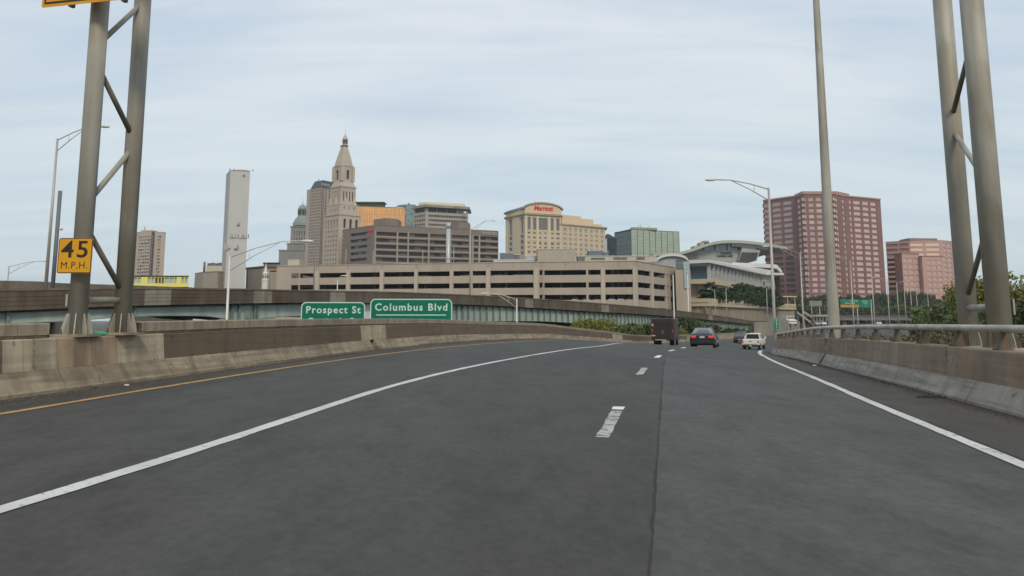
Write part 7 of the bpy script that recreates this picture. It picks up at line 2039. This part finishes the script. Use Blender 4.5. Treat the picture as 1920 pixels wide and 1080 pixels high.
for s in (-1, 1):
    v.box(s * .78 - .08, s * .78 + .08, -2.29, -2.2, .78, .98, M_TL, 'tail_lamp', .02); v.wheel(s * .82, -1.4, .35, .23); v.wheel(s * .82, 1.45, .35, .23)
v.box(-.85, .85, -2.32, -2.18, .40, .55, M_TRIM, 'bumper', .03); v.box(-.16, .16, -2.335, -2.322, .5, .6, M_PLATE, 'number_plate', 0)
# white lorry coming the other way, and distant cars
v = Veh('truck', 'white box lorry with blue-grey windscreen facing us beyond the bridge', 'truck', 1480, 611, 245, 176)
v.box(-1.2, 1.25, -3.6, 1.2, .7, 2.75, M_WH, 'box', .06); v.box(-1.15, 1.15, 1.22, 2.8, .5, 1.75, M_WH, 'cab', .15)
v.poly([(-1.0, 2.82, 1.15), (1.0, 2.82, 1.15), (.95, 2.6, 1.72), (-.95, 2.6, 1.72)], .03, M_CARG, 'windscreen')
v.box(-1.18, 1.18, 1.16, 1.23, 2.0, 2.6, mat('grey_print', (.2, .2, .2), var=.5, vs=1.5), 'header_panel', .01)
for s in (-1, 1): v.wheel(s * 1.0, -2.4, .42, .25); v.wheel(s * 1.0, 2.0, .42, .25); v.box(s * .8 - .15, s * .8 + .15, 2.8, 2.84, .75, .92, M_TL2, 'headlamp', .02)
def far_car(label, px, py, Y, m, head=180, h=1.45):
    v = Veh('car', label, 'car', px, py, Y, head, 'distant cars beyond the right barrier')
    v.loft([(-2.2, Hb(.82, .35, .85)), (-1.9, Hb(.88, .28, .92)), (1.7, Hb(.88, .28, .9)), (2.2, Hb(.74, .34, .72))], m, 'body', bev=.04)
    v.loft([cab(-1.8, .8, .9, .74, .95), cab(-1.1, .8, .9, .62, h - .05), cab(.3, .8, .9, .62, h - .05), cab(1.2, .8, .9, .72, .92)], M_CARG, 'cabin_glass', bev=.02)
    v.loft([(-1.1, [(.64, h - .08), (.61, h - .02), (.3, h)]), (.3, [(.64, h - .08), (.61, h - .02), (.3, h)])], m, 'roof', bev=.02)
    for s in (-1, 1): v.wheel(s * .8, -1.4, .33, .22); v.wheel(s * .8, 1.4, .33, .22); v.box(s * .6 - .14, s * .6 + .14, 2.16, 2.24, .58, .72, M_TL2, 'headlamp', .02)
far_car('white van-like car just above the rail, right of the receding lamp posts', 1648, 609.5, 290, M_CW, 200, 2.0)
far_car('pale car with bright headlamps near the stairs', 1529, 610.5, 270, M_CS, 178)
far_car('silver-blue car seen through the rail posts', 1543, 628, 150, M_CS, 180)
far_car('second pale car near the foot of the stairs', 1541, 610, 280, M_CW, 178)

# ------------------------------------------------------------------ thin summer haze in the air
hm_ = bpy.data.materials.new('thin_haze'); hm_.use_nodes = True
t_ = hm_.node_tree; t_.nodes.clear()
ho = N(t_, 'ShaderNodeOutputMaterial'); hv = N(t_, 'ShaderNodeVolumePrincipled')
hv.inputs['Color'].default_value = (0.86, 0.92, 0.97, 1); hv.inputs['Density'].default_value = 0.00015
hv.inputs['Anisotropy'].default_value = 0.2
t_.links.new(hv.outputs[0], ho.inputs['Volume'])
hz_ = MB().box(-3600, 3600, -3500, 3700, GROUND - 1.0, 135).build('haze', hm_)
hz_['kind'] = 'stuff'; hz_['label'] = 'thin pale haze in the air over the road and city'
